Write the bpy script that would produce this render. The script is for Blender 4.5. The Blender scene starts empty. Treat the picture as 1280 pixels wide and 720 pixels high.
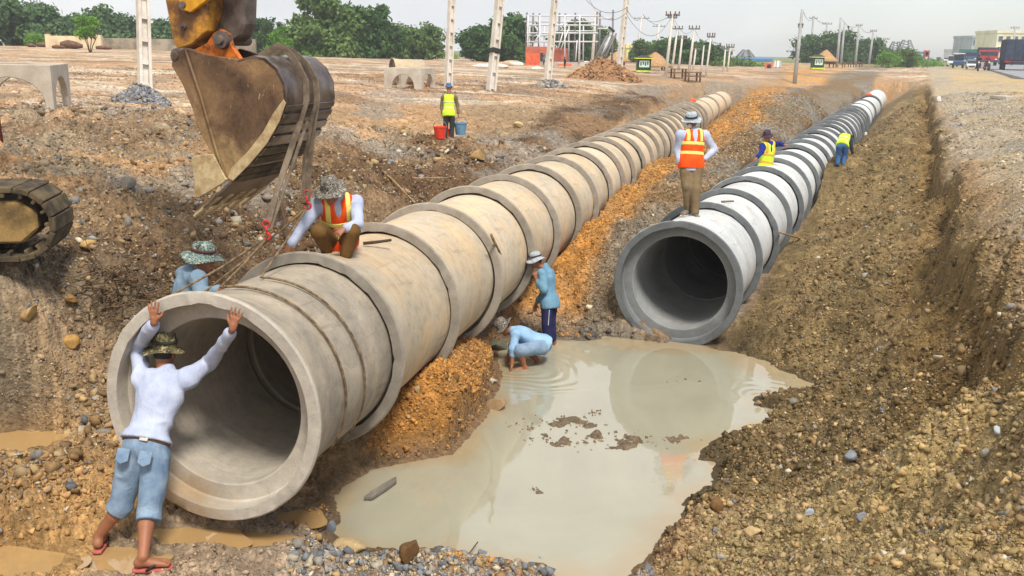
import bpy, bmesh, math, random
import numpy as np
from mathutils import Vector, Matrix, noise as mnoise
random.seed(7); RNG = np.random.default_rng(11)
SC = bpy.context.scene
COL = SC.collection
PI = math.pi
# ------------------------------------------------------------------ camera
FPX = 1200.0; PITCH = math.atan(299/1200); ROLL = math.radians(1.0); CAMH = 3.75
_c, _s = math.cos(ROLL), math.sin(ROLL)
_f = np.array([0, math.cos(PITCH), -math.sin(PITCH)]); _u = np.array([0, math.sin(PITCH), math.cos(PITCH)]); _r = np.array([1., 0, 0])
CR = _c*_r + _s*_u; CU = -_s*_r + _c*_u; CF = _f; CAM = np.array([0, 0, CAMH])
cam_d = bpy.data.cameras.new('camera'); cam = bpy.data.objects.new('camera', cam_d); COL.objects.link(cam)
cam_d.sensor_width = 36; cam_d.lens = 36*FPX/1280; cam_d.clip_end = 9000; cam_d.clip_start = 0.05
M = Matrix(((CR[0], CU[0], -CF[0], 0), (CR[1], CU[1], -CF[1], 0), (CR[2], CU[2], -CF[2], CAMH), (0, 0, 0, 1)))
cam.matrix_world = M
SC.camera = cam
def ray(px, py): return CR*(px-640)/FPX - CU*(py-360)/FPX + CF
def atD(px, py, d): return CAM + ray(px, py)*d          # survey helper: a sight line to a distance
def atZ(px, py, z):                                      # ... to a level
    v = ray(px, py); return CAM + v*((z-CAMH)/v[2])
def proj(p):
    q = np.asarray(p, float)-CAM; d = q@CF
    return 640+FPX*(q@CR)/d, 360-FPX*(q@CU)/d, d
def depth(p): return proj(p)[2]
def V3(*a): return np.array(a, float)
def unit(v): v = np.asarray(v, float); return v/(np.linalg.norm(v)+1e-12)

# ------------------------------------------------------------------ objects
def tag(o, label=None, cat=None, group=None, kind=None):
    if label: o['label'] = label
    if cat: o['category'] = cat
    if group: o['group'] = group
    if kind: o['kind'] = kind
    return o
def empty(name, loc, rz=0, label=None, cat=None, group=None):
    o = bpy.data.objects.new(name, None); COL.objects.link(o); o.empty_display_size = .2
    o.location = loc; o.rotation_euler = (0, 0, rz)
    return tag(o, label, cat, group)
def link_mesh(name, me, mat=None, parent=None, smooth=False):
    o = bpy.data.objects.new(name, me); COL.objects.link(o)
    if mat is not None and not me.materials: me.materials.append(mat)
    if parent is not None: o.parent = parent
    if smooth: me.polygons.foreach_set('use_smooth', [True]*len(me.polygons))
    return o
def mesh_np(name, V, Fq, attrs=None):
    """fast mesh from numpy: V (n,3), Fq (m,k) with k = 3 or 4"""
    me = bpy.data.meshes.new(name); V = np.ascontiguousarray(V, np.float32); Fq = np.ascontiguousarray(Fq, np.int32)
    m, k = Fq.shape
    me.vertices.add(len(V)); me.vertices.foreach_set('co', V.ravel())
    me.loops.add(m*k); me.loops.foreach_set('vertex_index', Fq.ravel())
    me.polygons.add(m); me.polygons.foreach_set('loop_start', np.arange(0, m*k, k, dtype=np.int32))
    me.polygons.foreach_set('loop_total', np.full(m, k, np.int32))
    if attrs:
        for an, a in attrs.items():
            if a.ndim == 2:
                at = me.color_attributes.new(an, 'FLOAT_COLOR', 'POINT')
                c = np.ones((len(V), 4), np.float32); c[:, :3] = a; at.data.foreach_set('color', c.ravel())
            else:
                at = me.attributes.new(an, 'FLOAT', 'POINT'); at.data.foreach_set('value', a.astype(np.float32))
    me.update(calc_edges=True); me.validate()
    return me
def frame_of(d):
    d = unit(d); a = V3(0, 0, 1) if abs(d[2]) < .9 else V3(1, 0, 0)
    s = unit(np.cross(d, a)); return s, np.cross(s, d), d
class MB:
    def __init__(s): s.v = []; s.f = []; s.n = 0
    def add(s, vs, fs):
        s.v += [tuple(map(float, p)) for p in vs]; s.f += [tuple(i+s.n for i in f) for f in fs]; s.n = len(s.v); return s
    def box(s, c, size, ax=None, taper=1.0):
        """ax: 3 unit vectors; taper scales the +third end"""
        X, Y, Z = ax if ax is not None else (V3(1, 0, 0), V3(0, 1, 0), V3(0, 0, 1))
        c = np.asarray(c, float); h = [q/2 for q in size]; vs = []
        for sz in (-1, 1):
            t = taper if sz > 0 else 1
            for sx, sy in ((-1, -1), (1, -1), (1, 1), (-1, 1)):
                vs.append(c+X*sx*h[0]*t+Y*sy*h[1]*t+Z*sz*h[2])
        return s.add(vs, [(3, 2, 1, 0), (4, 5, 6, 7), (0, 1, 5, 4), (1, 2, 6, 5), (2, 3, 7, 6), (3, 0, 4, 7)])
    def beam(s, a, b, w, h=None, up=None):
        a = np.asarray(a, float); b = np.asarray(b, float); h = h or w
        S, U, Dd = frame_of(b-a)
        if up is not None:
            S = unit(np.cross(Dd, up)); U = np.cross(S, Dd)
        return s.box((a+b)/2, (w, h, np.linalg.norm(b-a)), (S, U, Dd))
    def tube(s, pts, r, n=8, cap=True):
        pts = [np.asarray(p, float) for p in pts]; rs = r if hasattr(r, '__len__') else [r]*len(pts)
        vs = []; S0 = None
        for i, p in enumerate(pts):
            d = pts[min(i+1, len(pts)-1)]-pts[max(i-1, 0)]
            S, U, Dd = frame_of(d)
            if S0 is not None:
                S = unit(S0-Dd*(S0@Dd)); U = np.cross(S, Dd)
            S0 = S
            for k in range(n):
                a = 2*PI*k/n; vs.append(p+rs[i]*(math.cos(a)*S+math.sin(a)*U))
        fs = [(i*n+k, i*n+(k+1) % n, (i+1)*n+(k+1) % n, (i+1)*n+k) for i in range(len(pts)-1) for k in range(n)]
        if cap: fs += [tuple(range(n))[::-1], tuple((len(pts)-1)*n+k for k in range(n))]
        return s.add(vs, fs)
    def lathe(s, prof, c=(0, 0, 0), axis=(0, 0, 1), n=48, closed=False, jitter=None):
        """prof: list of (r, h) along axis; closed joins last to first"""
        S, U, Dd = frame_of(axis); c = np.asarray(c, float); vs = []
        for (r, h) in prof:
            for k in range(n):
                a = 2*PI*k/n; rr = r
                if jitter: rr = r+jitter(a, h)
                vs.append(c+Dd*h+rr*(math.cos(a)*S+math.sin(a)*U))
        m = len(prof); fs = []
        for i in range(m if closed else m-1):
            j = (i+1) % m
            for k in range(n):
                fs.append((i*n+k, i*n+(k+1) % n, j*n+(k+1) % n, j*n+k))
        return s.add(vs, fs)
    def prism(s, poly, dvec):
        """poly: 3-D outline, dvec: thickness vector"""
        n = len(poly); P = [np.asarray(p, float) for p in poly]; Q = [p+dvec for p in P]
        return s.add(P+Q, [tuple(range(n))[::-1], tuple(range(n, 2*n))]+[(i, (i+1) % n, n+(i+1) % n, n+i) for i in range(n)])
    def ellipsoid(s, c, r, ax=None, n=12, m=8):
        X, Y, Z = ax if ax is not None else (V3(1, 0, 0), V3(0, 1, 0), V3(0, 0, 1)); c = np.asarray(c, float); vs = []
        for i in range(m+1):
            t = PI*i/m
            for k in range(n):
                a = 2*PI*k/n; vs.append(c+X*r[0]*math.sin(t)*math.cos(a)+Y*r[1]*math.sin(t)*math.sin(a)+Z*r[2]*math.cos(t))
        return s.add(vs, [(i*n+k, (i+1)*n+k, (i+1)*n+(k+1) % n, i*n+(k+1) % n) for i in range(m) for k in range(n)])
    def build(s, name, mat=None, parent=None, smooth=None, bevel=0, origin=None, seg=1):
        vs = s.v
        if origin is not None:
            o_ = np.asarray(origin, float); vs = [tuple(np.array(p)-o_) for p in vs]
        me = bpy.data.meshes.new(name); me.from_pydata(vs, [], s.f); me.update()
        if bevel:
            bm = bmesh.new(); bm.from_mesh(me); bmesh.ops.remove_doubles(bm, verts=bm.verts, dist=1e-5)
            ed = [e for e in bm.edges if len(e.link_faces) == 2 and e.calc_face_angle(0) > .5]
            bmesh.ops.bevel(bm, geom=ed, offset=bevel, segments=seg, profile=.6, affect='EDGES', clamp_overlap=True)
            bmesh.ops.recalc_face_normals(bm, faces=bm.faces); bm.to_mesh(me); bm.free()
        else:
            bm = bmesh.new(); bm.from_mesh(me); bmesh.ops.recalc_face_normals(bm, faces=bm.faces); bm.to_mesh(me); bm.free()
        o = link_mesh(name, me, mat, parent)
        if origin is not None: o.location = origin
        if smooth is not None:
            me.polygons.foreach_set('use_smooth', [True]*len(me.polygons))
            if smooth is not True: me.set_sharp_from_angle(angle=math.radians(smooth))
        return o
def copy_tree(o, parent=None):
    c = o.copy(); COL.objects.link(c)
    if parent is not None: c.parent = parent
    for ch in list(o.children): copy_tree(ch, c)
    return c

# ------------------------------------------------------------------ numpy noise
def _hash(ix, iy, iz=0, seed=0):
    h = (ix.astype(np.int64)*374761393+iy.astype(np.int64)*668265263+np.int64(seed)*1274126177+(iz.astype(np.int64)*2147483647 if hasattr(iz, 'astype') else 0)) & 0xffffffff
    h = ((h ^ (h >> 13))*1274126177) & 0xffffffff
    h = ((h ^ (h >> 16))*2246822519) & 0xffffffff
    return (h ^ (h >> 15)) & 0xffffffff
def rnd(ix, iy, iz=0, seed=0): return _hash(ix, iy, iz, seed)/4294967296.0
def vnoise(x, y, seed=0):
    ix = np.floor(x); iy = np.floor(y); fx = x-ix; fy = y-iy; ix = ix.astype(np.int64); iy = iy.astype(np.int64)
    u = fx*fx*fx*(fx*(fx*6-15)+10); v = fy*fy*fy*(fy*(fy*6-15)+10)
    a = rnd(ix, iy, 0, seed); b = rnd(ix+1, iy, 0, seed); c = rnd(ix, iy+1, 0, seed); d = rnd(ix+1, iy+1, 0, seed)
    return (a*(1-u)+b*u)*(1-v)+(c*(1-u)+d*u)*v*1.0-0.5
def fbm(x, y, oct=4, seed=0, gain=.5):
    t = 0; a = 1; f = 1
    for i in range(oct):
        ang = .6*i; c, s = math.cos(ang), math.sin(ang)
        t = t+a*vnoise((x*c-y*s)*f+17.3*i, (x*s+y*c)*f-9.1*i, seed+i); a *= gain; f *= 2.03
    return t
def vnoise3(p, seed=0):
    i = np.floor(p); f = p-i; i = i.astype(np.int64); u = f*f*(3-2*f); t = 0
    for dx in (0, 1):
        for dy in (0, 1):
            for dz in (0, 1):
                w = (u[:, 0] if dx else 1-u[:, 0])*(u[:, 1] if dy else 1-u[:, 1])*(u[:, 2] if dz else 1-u[:, 2])
                t = t+w*rnd(i[:, 0]+dx, i[:, 1]+dy, i[:, 2]+dz, seed)
    return t-.5
def clods(x, y, cell, seed=0, fill=.7):
    """field of lumps: height 0..1 (x cell size) and a per-lump random"""
    gx = np.floor(x/cell).astype(np.int64); gy = np.floor(y/cell).astype(np.int64)
    best = np.zeros_like(x); idv = np.zeros_like(x)
    for dx in (-1, 0, 1):
        for dy in (-1, 0, 1):
            cx = gx+dx; cy = gy+dy
            on = rnd(cx, cy, 0, seed) < fill
            px = (cx+.15+.7*rnd(cx, cy, 0, seed+1))*cell; py = (cy+.15+.7*rnd(cx, cy, 0, seed+2))*cell
            r = cell*(.28+.5*rnd(cx, cy, 0, seed+3)**1.6)
            th = 6.28*rnd(cx, cy, 0, seed+4); el = .65+.35*rnd(cx, cy, 0, seed+5)
            ax = (x-px)*np.cos(th)+(y-py)*np.sin(th); ay = (-(x-px)*np.sin(th)+(y-py)*np.cos(th))/el
            d = (np.abs(ax)**2.6+np.abs(ay)**2.6)**(1/2.6)/r
            tilt = 1+.5*(ax/r)*(rnd(cx, cy, 0, seed+6)-.5)*2
            h = np.where(on, np.clip(1-d**2.4, 0, 1)**.6*tilt*r/cell, 0)
            m = h > best; best = np.where(m, h, best); idv = np.where(m, rnd(cx, cy, 0, seed+7), idv)
    return best, idv
def smooth01(t): t = np.clip(t, 0, 1); return t*t*(3-2*t)
# ------------------------------------------------------------------ materials
MATS = {}
class NT:
    def __init__(s, name):
        s.m = bpy.data.materials.new(name); s.m.use_nodes = True; s.t = s.m.node_tree; s.t.nodes.clear()
        s.out = s.n('ShaderNodeOutputMaterial'); s.b = s.n('ShaderNodeBsdfPrincipled'); s.l(s.b.outputs[0], s.out.inputs[0])
    def n(s, typ, **k):
        o = s.t.nodes.new(typ)
        for a, v in k.items(): setattr(o, a, v)
        return o
    def l(s, a, b): s.t.links.new(a, b)
    def noise(s, scale, detail=4, rough=.55, vec=None, dist=0):
        o = s.n('ShaderNodeTexNoise'); o.inputs['Scale'].default_value = scale; o.inputs['Detail'].default_value = detail
        o.inputs['Roughness'].default_value = rough; o.inputs['Distortion'].default_value = dist
        if vec is not None: s.l(vec, o.inputs['Vector'])
        return o
    def coord(s, kind='Object', scale=None):
        o = s.n('ShaderNodeTexCoord').outputs[kind]
        if scale:
            mp = s.n('ShaderNodeMapping'); mp.inputs['Scale'].default_value = scale; s.l(o, mp.inputs[0]); o = mp.outputs[0]
        return o
    def ramp(s, fac, stops, interp='LINEAR'):
        r = s.n('ShaderNodeValToRGB'); r.color_ramp.interpolation = interp; e = r.color_ramp.elements
        while len(e) < len(stops): e.new(.5)
        for q, (p, c) in zip(e, stops):
            q.position = p; q.color = (c[0], c[1], c[2], 1) if hasattr(c, '__len__') else (c, c, c, 1)
        s.l(fac, r.inputs[0]); return r.outputs[0]
    def mix(s, fac, a, b, mode='MIX'):
        m = s.n('ShaderNodeMix', data_type='RGBA', blend_type=mode)
        if hasattr(fac, 'is_linked'): s.l(fac, m.inputs[0])
        else: m.inputs[0].default_value = fac
        for v, i in ((a, 6), (b, 7)):
            if hasattr(v, 'is_linked'): s.l(v, m.inputs[i])
            else: m.inputs[i].default_value = (*v, 1) if len(v) == 3 else v
        return m.outputs[2]
    def math(s, op, a, b=0.0, clamp=False):
        m = s.n('ShaderNodeMath', operation=op, use_clamp=clamp)
        for v, i in ((a, 0), (b, 1)):
            if hasattr(v, 'is_linked'): s.l(v, m.inputs[i])
            else: m.inputs[i].default_value = v
        return m.outputs[0]
    def bump(s, h, strength=.3, dist=.01, base=None):
        b = s.n('ShaderNodeBump'); b.inputs['Strength'].default_value = strength; b.inputs['Distance'].default_value = dist
        s.l(h, b.inputs['Height'])
        if base is not None: s.l(base, b.inputs['Normal'])
        return b.outputs[0]
    def set(s, col=None, rough=None, metal=None, normal=None, spec=None):
        for v, k in ((col, 'Base Color'), (rough, 'Roughness'), (metal, 'Metallic'), (normal, 'Normal'), (spec, 'Specular IOR Level')):
            if v is None: continue
            if hasattr(v, 'is_linked'): s.l(v, s.b.inputs[k])
            else: s.b.inputs[k].default_value = (*v, 1) if hasattr(v, '__len__') else v
        return s.m
def S(r, g, b):
    """sRGB 0..255 -> linear"""
    f = lambda c: (c/255/12.92) if c/255 <= .04045 else ((c/255+.055)/1.055)**2.4
    return (f(r), f(g), f(b))
def mat_basic(name, col, rough=.7, var=.25, scale=8, bump=.15, bscale=60, metal=0, spec=.4, dist=.004):
    if name in MATS: return MATS[name]
    t = NT(name); co = t.coord(); n = t.noise(scale, 5, .6, co); lo = tuple(c*(1-var) for c in col); hi = tuple(min(1, c*(1+var)) for c in col)
    c = t.ramp(n.outputs[0], [(.3, lo), (.7, hi)]); nb = t.noise(bscale, 3, .6, co)
    MATS[name] = t.set(c, rough, metal, t.bump(nb.outputs[0], bump, dist), spec); return MATS[name]
def mat_two(name, c1, c2, scale=3, lo=.4, hi=.6, rough=.8, bump=.3, bscale=40, fine=.2, metal=0, spec=.35, dist=.008, detail=6, objscale=None):
    if name in MATS: return MATS[name]
    t = NT(name); co = t.coord(scale=objscale); n = t.noise(scale, detail, .62, co); c = t.ramp(n.outputs[0], [(lo, c1), (hi, c2)])
    f = t.noise(bscale, 4, .65, t.coord()); g = t.ramp(f.outputs[0], [(.25, 1-fine), (.75, 1+fine)])
    c = t.mix(1.0, c, g, 'MULTIPLY')
    MATS[name] = t.set(c, rough, metal, t.bump(f.outputs[0], bump, dist), spec); return MATS[name]
def mat_cloth(name, col, col2=None, var=.18, weave=700, rough=.85, fold=.5):
    if name in MATS: return MATS[name]
    t = NT(name); co = t.coord(); n = t.noise(7, 5, .6, co); c2 = col2 or tuple(c*(1-var) for c in col)
    c = t.ramp(n.outputs[0], [(.35, c2), (.65, col)])
    f = t.noise(14, 3, .55, t.coord(scale=(1, 1, .45)), 1.2); w = t.noise(weave, 1, .5, co)
    nb = t.bump(f.outputs[0], fold, .025, t.bump(w.outputs[0], .15, .001))
    MATS[name] = t.set(c, rough, 0, nb, .25); return MATS[name]
def mat_camo(name, cols, scale=22):
    if name in MATS: return MATS[name]
    t = NT(name); co = t.coord(); n = t.noise(scale, 2, .5, co, .8); st = [(.0, cols[0]), (.42, cols[1]), (.5, cols[2]), (.58, cols[3])]
    c = t.ramp(n.outputs[0], st, 'CONSTANT'); f = t.noise(300, 2, .5, co)
    MATS[name] = t.set(c, .9, 0, t.bump(f.outputs[0], .2, .002), .2); return MATS[name]
def mat_pipe(name, body, stain, face, stain_lo=.42, stain_hi=.62, streak=.35):
    """precast concrete: cement skin, dust lying on the barrel, form seams, chipped face; rough at the rim"""
    t = NT(name); co = t.coord(); oi = t.n('ShaderNodeObjectInfo').outputs['Random']
    mp = t.n('ShaderNodeMapping'); t.l(co, mp.inputs[0]); cx = t.n('ShaderNodeCombineXYZ')
    t.l(t.math('MULTIPLY', oi, 40.0), cx.inputs[0]); t.l(t.math('MULTIPLY', oi, 17.0), cx.inputs[1]); t.l(cx.outputs[0], mp.inputs['Location'])
    v = mp.outputs[0]
    n1 = t.noise(1.6, 6, .62, v, .4); n2 = t.noise(9, 6, .7, v); n3 = t.noise(70, 4, .7, v)
    c = t.ramp(n1.outputs[0], [(stain_lo, body), (stain_hi, stain)])
    dark = t.ramp(n2.outputs[0], [(.28, .55), (.5, 1.0), (.75, 1.14)]); c = t.mix(streak*1.6, c, dark, 'MULTIPLY')
    sc = t.noise(5, 7, .75, t.coord(scale=(1, .12, 1)), 1.5); scr = t.ramp(sc.outputs[0], [(.60, 1.0), (.66, .72)]); c = t.mix(.7, c, scr, 'MULTIPLY')
    sm = t.ramp(t.noise(2.6, 8, .8, v, 1.2).outputs[0], [(.60, 0.0), (.70, 1.0)]); c = t.mix(t.math('MULTIPLY', sm, .45), c, S(226, 216, 198))
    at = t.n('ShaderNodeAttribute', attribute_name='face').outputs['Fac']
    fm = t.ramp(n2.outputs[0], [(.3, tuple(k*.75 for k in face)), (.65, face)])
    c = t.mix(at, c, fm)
    an = t.noise(1.1, 5, .7, v, .6); c = t.mix(.7, c, t.ramp(an.outputs[0], [(.38, .78), (.56, 1.03)]), 'MULTIPLY')
    pit = t.ramp(n3.outputs[0], [(.32, .4), (.4, 1.0)]); bn = t.noise(3, 4, .6, t.coord(scale=(.15, 9, .15))); c = t.mix(.8, c, t.ramp(bn.outputs[0], [(.3, .88), (.7, 1.06)]), 'MULTIPLY'); c = t.mix(.6, c, pit, 'MULTIPLY')
    tone = t.math('ADD', t.math('MULTIPLY', oi, .22), .88); cc = t.n('ShaderNodeCombineXYZ')
    for i in range(3): t.l(tone, cc.inputs[i])
    c = t.mix(1.0, c, cc.outputs[0], 'MULTIPLY')
    mud = t.n('ShaderNodeAttribute', attribute_name='mud').outputs['Fac']
    mm = t.ramp(t.math('ADD', mud, t.math('MULTIPLY', t.math('SUBTRACT', n2.outputs[0], .5), .9)), [(.42, 0.0), (.75, 1.0)])
    c = t.mix(t.math('MULTIPLY', mm, .72), c, t.mix(.8, S(150, 122, 84), dark, 'MULTIPLY'))
    nb = t.bump(n3.outputs[0], .35, .006, t.bump(n2.outputs[0], .3, .012))
    return t.set(c, t.ramp(n2.outputs[0], [(.3, .75), (.7, .95)]), 0, nb, .3)
M_PIPE_TAN = mat_pipe('tan_concrete', S(196, 181, 157), S(210, 184, 148), S(162, 153, 140))
M_PIPE_FRONT = mat_pipe('grey_tan_concrete', S(158, 148, 132), S(186, 172, 150), S(208, 199, 184), .4, .6)
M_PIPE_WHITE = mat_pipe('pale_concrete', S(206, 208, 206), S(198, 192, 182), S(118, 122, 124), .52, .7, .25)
def mat_ground():
    t = NT('earth'); a = t.n('ShaderNodeAttribute', attribute_name='Col').outputs['Color']
    wet = t.n('ShaderNodeAttribute', attribute_name='wet').outputs['Fac']
    co = t.coord()
    n1 = t.noise(3.5, 8, .7, co); n2 = t.noise(28, 6, .72, co); vo = t.n('ShaderNodeTexVoronoi'); vo.inputs['Scale'].default_value = 34; t.l(co, vo.inputs['Vector'])
    n3 = t.noise(11, 5, .7, co, .6); g3 = t.ramp(n3.outputs[0], [(.3, .6), (.5, 1.0), (.7, 1.35)]); a = t.mix(.9, a, g3, 'MULTIPLY')
    g = t.ramp(n1.outputs[0], [(.25, .72), (.75, 1.28)]); c = t.mix(1.0, a, g, 'MULTIPLY')
    g2 = t.ramp(n2.outputs[0], [(.25, .62), (.5, 1.0), (.75, 1.35)]); c = t.mix(.85, c, g2, 'MULTIPLY')
    pv = t.n('ShaderNodeSeparateColor'); t.l(vo.outputs['Color'], pv.inputs[0])
    peb = t.ramp(pv.outputs[0], [(0, .8), (1, 1.25)]); c = t.mix(.6, c, peb, 'MULTIPLY')
    h = t.math('ADD', t.math('MULTIPLY', n2.outputs[0], 1.2), t.math('MULTIPLY', vo.outputs['Distance'], -.6))
    nb = t.bump(h, .75, .035, t.bump(n1.outputs[0], .25, .05))
    ro = t.n('ShaderNodeMapRange'); t.l(wet, ro.inputs[0]); ro.inputs['To Min'].default_value = .95; ro.inputs['To Max'].default_value = .45
    return t.set(c, ro.outputs[0], 0, nb, .25)
M_GROUND = mat_ground()
def mat_rock(name):
    t = NT(name); a = t.n('ShaderNodeAttribute', attribute_name='Col').outputs['Color']; co = t.coord()
    n2 = t.noise(30, 6, .7, co); g2 = t.ramp(n2.outputs[0], [(.25, .7), (.75, 1.25)]); c = t.mix(1.0, a, g2, 'MULTIPLY')
    return t.set(c, .9, 0, t.bump(n2.outputs[0], .5, .012), .25)
M_RUBBLE = mat_rock('broken_stone')
def mat_water(name, col, rip=.25):
    t = NT(name); co = t.coord(); n = t.noise(1.3, 3, .5, co); c = t.ramp(n.outputs[0], [(.3, tuple(k*.92 for k in col)), (.7, col)])
    r1 = t.noise(2.2, 3, .5, t.coord(scale=(1, .55, 1)), .5); r2 = t.noise(14, 2, .5, co, .4)
    pm = t.ramp(t.noise(.7, 3, .6, co).outputs[0], [(.4, .15), (.62, 1.0)]); h = t.math('ADD', r1.outputs[0], t.math('MULTIPLY', t.math('MULTIPLY', r2.outputs[0], pm), .22))
    sh = t.n('ShaderNodeAttribute', attribute_name='shore').outputs['Fac']; c = t.mix(t.math('MULTIPLY', sh, .6), c, S(164, 140, 102)); n4 = t.noise(.9, 5, .65, t.coord(scale=(1, .6, 1)), .8); c = t.mix(.6, c, t.ramp(n4.outputs[0], [(.35, .86), (.6, 1.04)]), 'MULTIPLY')
    m = t.set(c, .03, 0, t.bump(h, rip, .02), .5); t.b.inputs['IOR'].default_value = 1.85; return m
M_WATER = mat_water('muddy_water', S(163, 159, 138), .16); M_PUDDLE = mat_water('ochre_water', S(176, 142, 94), .12)

# ------------------------------------------------------------------ world, sun
W = bpy.data.worlds.new('World'); SC.world = W; W.use_nodes = True
wt = W.node_tree; wt.nodes.clear()
SUN_EL, SUN_AZ = math.radians(58), math.radians(158)    # azimuth from +Y towards +X: behind the camera, a little to the right
wo = wt.nodes.new('ShaderNodeOutputWorld'); bg = wt.nodes.new('ShaderNodeBackground'); wt.links.new(bg.outputs[0], wo.inputs[0])
sky = wt.nodes.new('ShaderNodeTexSky'); sky.sky_type = 'NISHITA'; sky.sun_disc = False; sky.sun_elevation = SUN_EL; sky.sun_rotation = SUN_AZ
sky.air_density = 1.0; sky.dust_density = 1.0; sky.ozone_density = 1.0
hs = wt.nodes.new('ShaderNodeHueSaturation'); hs.inputs['Saturation'].default_value = .75; hs.inputs['Value'].default_value = 1.5; wt.links.new(sky.outputs[0], hs.inputs['Color'])
tc = wt.nodes.new('ShaderNodeTexCoord'); sx = wt.nodes.new('ShaderNodeSeparateXYZ'); wt.links.new(tc.outputs['Generated'], sx.inputs[0])
mp = wt.nodes.new('ShaderNodeMapping'); mp.inputs['Scale'].default_value = (1, 1, 3.2); wt.links.new(tc.outputs['Generated'], mp.inputs[0])
cn = wt.nodes.new('ShaderNodeTexNoise'); cn.inputs['Scale'].default_value = 2.3; cn.inputs['Detail'].default_value = 7; cn.inputs['Roughness'].default_value = .55; cn.inputs['Distortion'].default_value = .5
wt.links.new(mp.outputs[0], cn.inputs['Vector'])
def wmath(op, a, b, clamp=False):
    m = wt.nodes.new('ShaderNodeMath'); m.operation = op; m.use_clamp = clamp
    for v, i in ((a, 0), (b, 1)):
        if hasattr(v, 'is_linked'): wt.links.new(v, m.inputs[i])
        else: m.inputs[i].default_value = v
    return m.outputs[0]
cov = wmath('ADD', wmath('MULTIPLY', sx.outputs[0], -2.5), wmath('ADD', wmath('MULTIPLY', wmath('SUBTRACT', cn.outputs[0], .5), 1.1), 1.3), True)   # cloud thins towards the right (+X)
cr = wt.nodes.new('ShaderNodeValToRGB'); wt.links.new(cn.outputs[0], cr.inputs[0])
cr.color_ramp.elements[0].position = .3; cr.color_ramp.elements[0].color = (6.3, 6.55, 6.9, 1); cr.color_ramp.elements[1].position = .7; cr.color_ramp.elements[1].color = (9.8, 9.8, 9.7, 1)
mx = wt.nodes.new('ShaderNodeMix'); mx.data_type = 'RGBA'; wt.links.new(cov, mx.inputs[0]); wt.links.new(hs.outputs[0], mx.inputs[6]); wt.links.new(cr.outputs[0], mx.inputs[7])
wt.links.new(mx.outputs[2], bg.inputs[0]); bg.inputs[1].default_value = .1
sd = bpy.data.lights.new('sun', 'SUN'); sun = bpy.data.objects.new('sun', sd); COL.objects.link(sun)
sd.energy = 3.5; sd.angle = math.radians(13); sd.color = (1, .94, .85)
sdir = Vector((math.sin(SUN_AZ)*math.cos(SUN_EL), math.cos(SUN_AZ)*math.cos(SUN_EL), math.sin(SUN_EL)))
sun.rotation_euler = sdir.to_track_quat('Z', 'Y').to_euler(); sun.location = (-20, -5, 30)
SC.view_settings.view_transform = 'Standard'; SC.view_settings.look = 'None'; SC.view_settings.exposure = 0.33; SC.view_settings.gamma = 1
# ------------------------------------------------------------------ pipelines: axis, radius, pitch of the sections
class Line:
    def __init__(s, c, d, V, R, L):
        s.p = atD(*c, d); v = ray(*V); s.slope = v[2]/math.hypot(v[0], v[1]); v[2] = 0; s.a = unit(v); s.r = V3(s.a[1], -s.a[0], 0); s.R = R; s.L = L
    def at(s, k, o=0, z=None):
        q = s.p+s.a*k+s.r*o
        return V3(q[0], q[1], q[2]+s.slope*k if z is None else z)
    def so(s, X, Y): dx = X-s.p[0]; dy = Y-s.p[1]; return dx*s.a[0]+dy*s.a[1], dx*s.r[0]+dy*s.r[1]
P1 = Line((262, 512), 6.9, (980, 80), .87, 1.53)
P2 = Line((846, 357), 12.6, (1148, 76), .86, 1.80)
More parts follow.
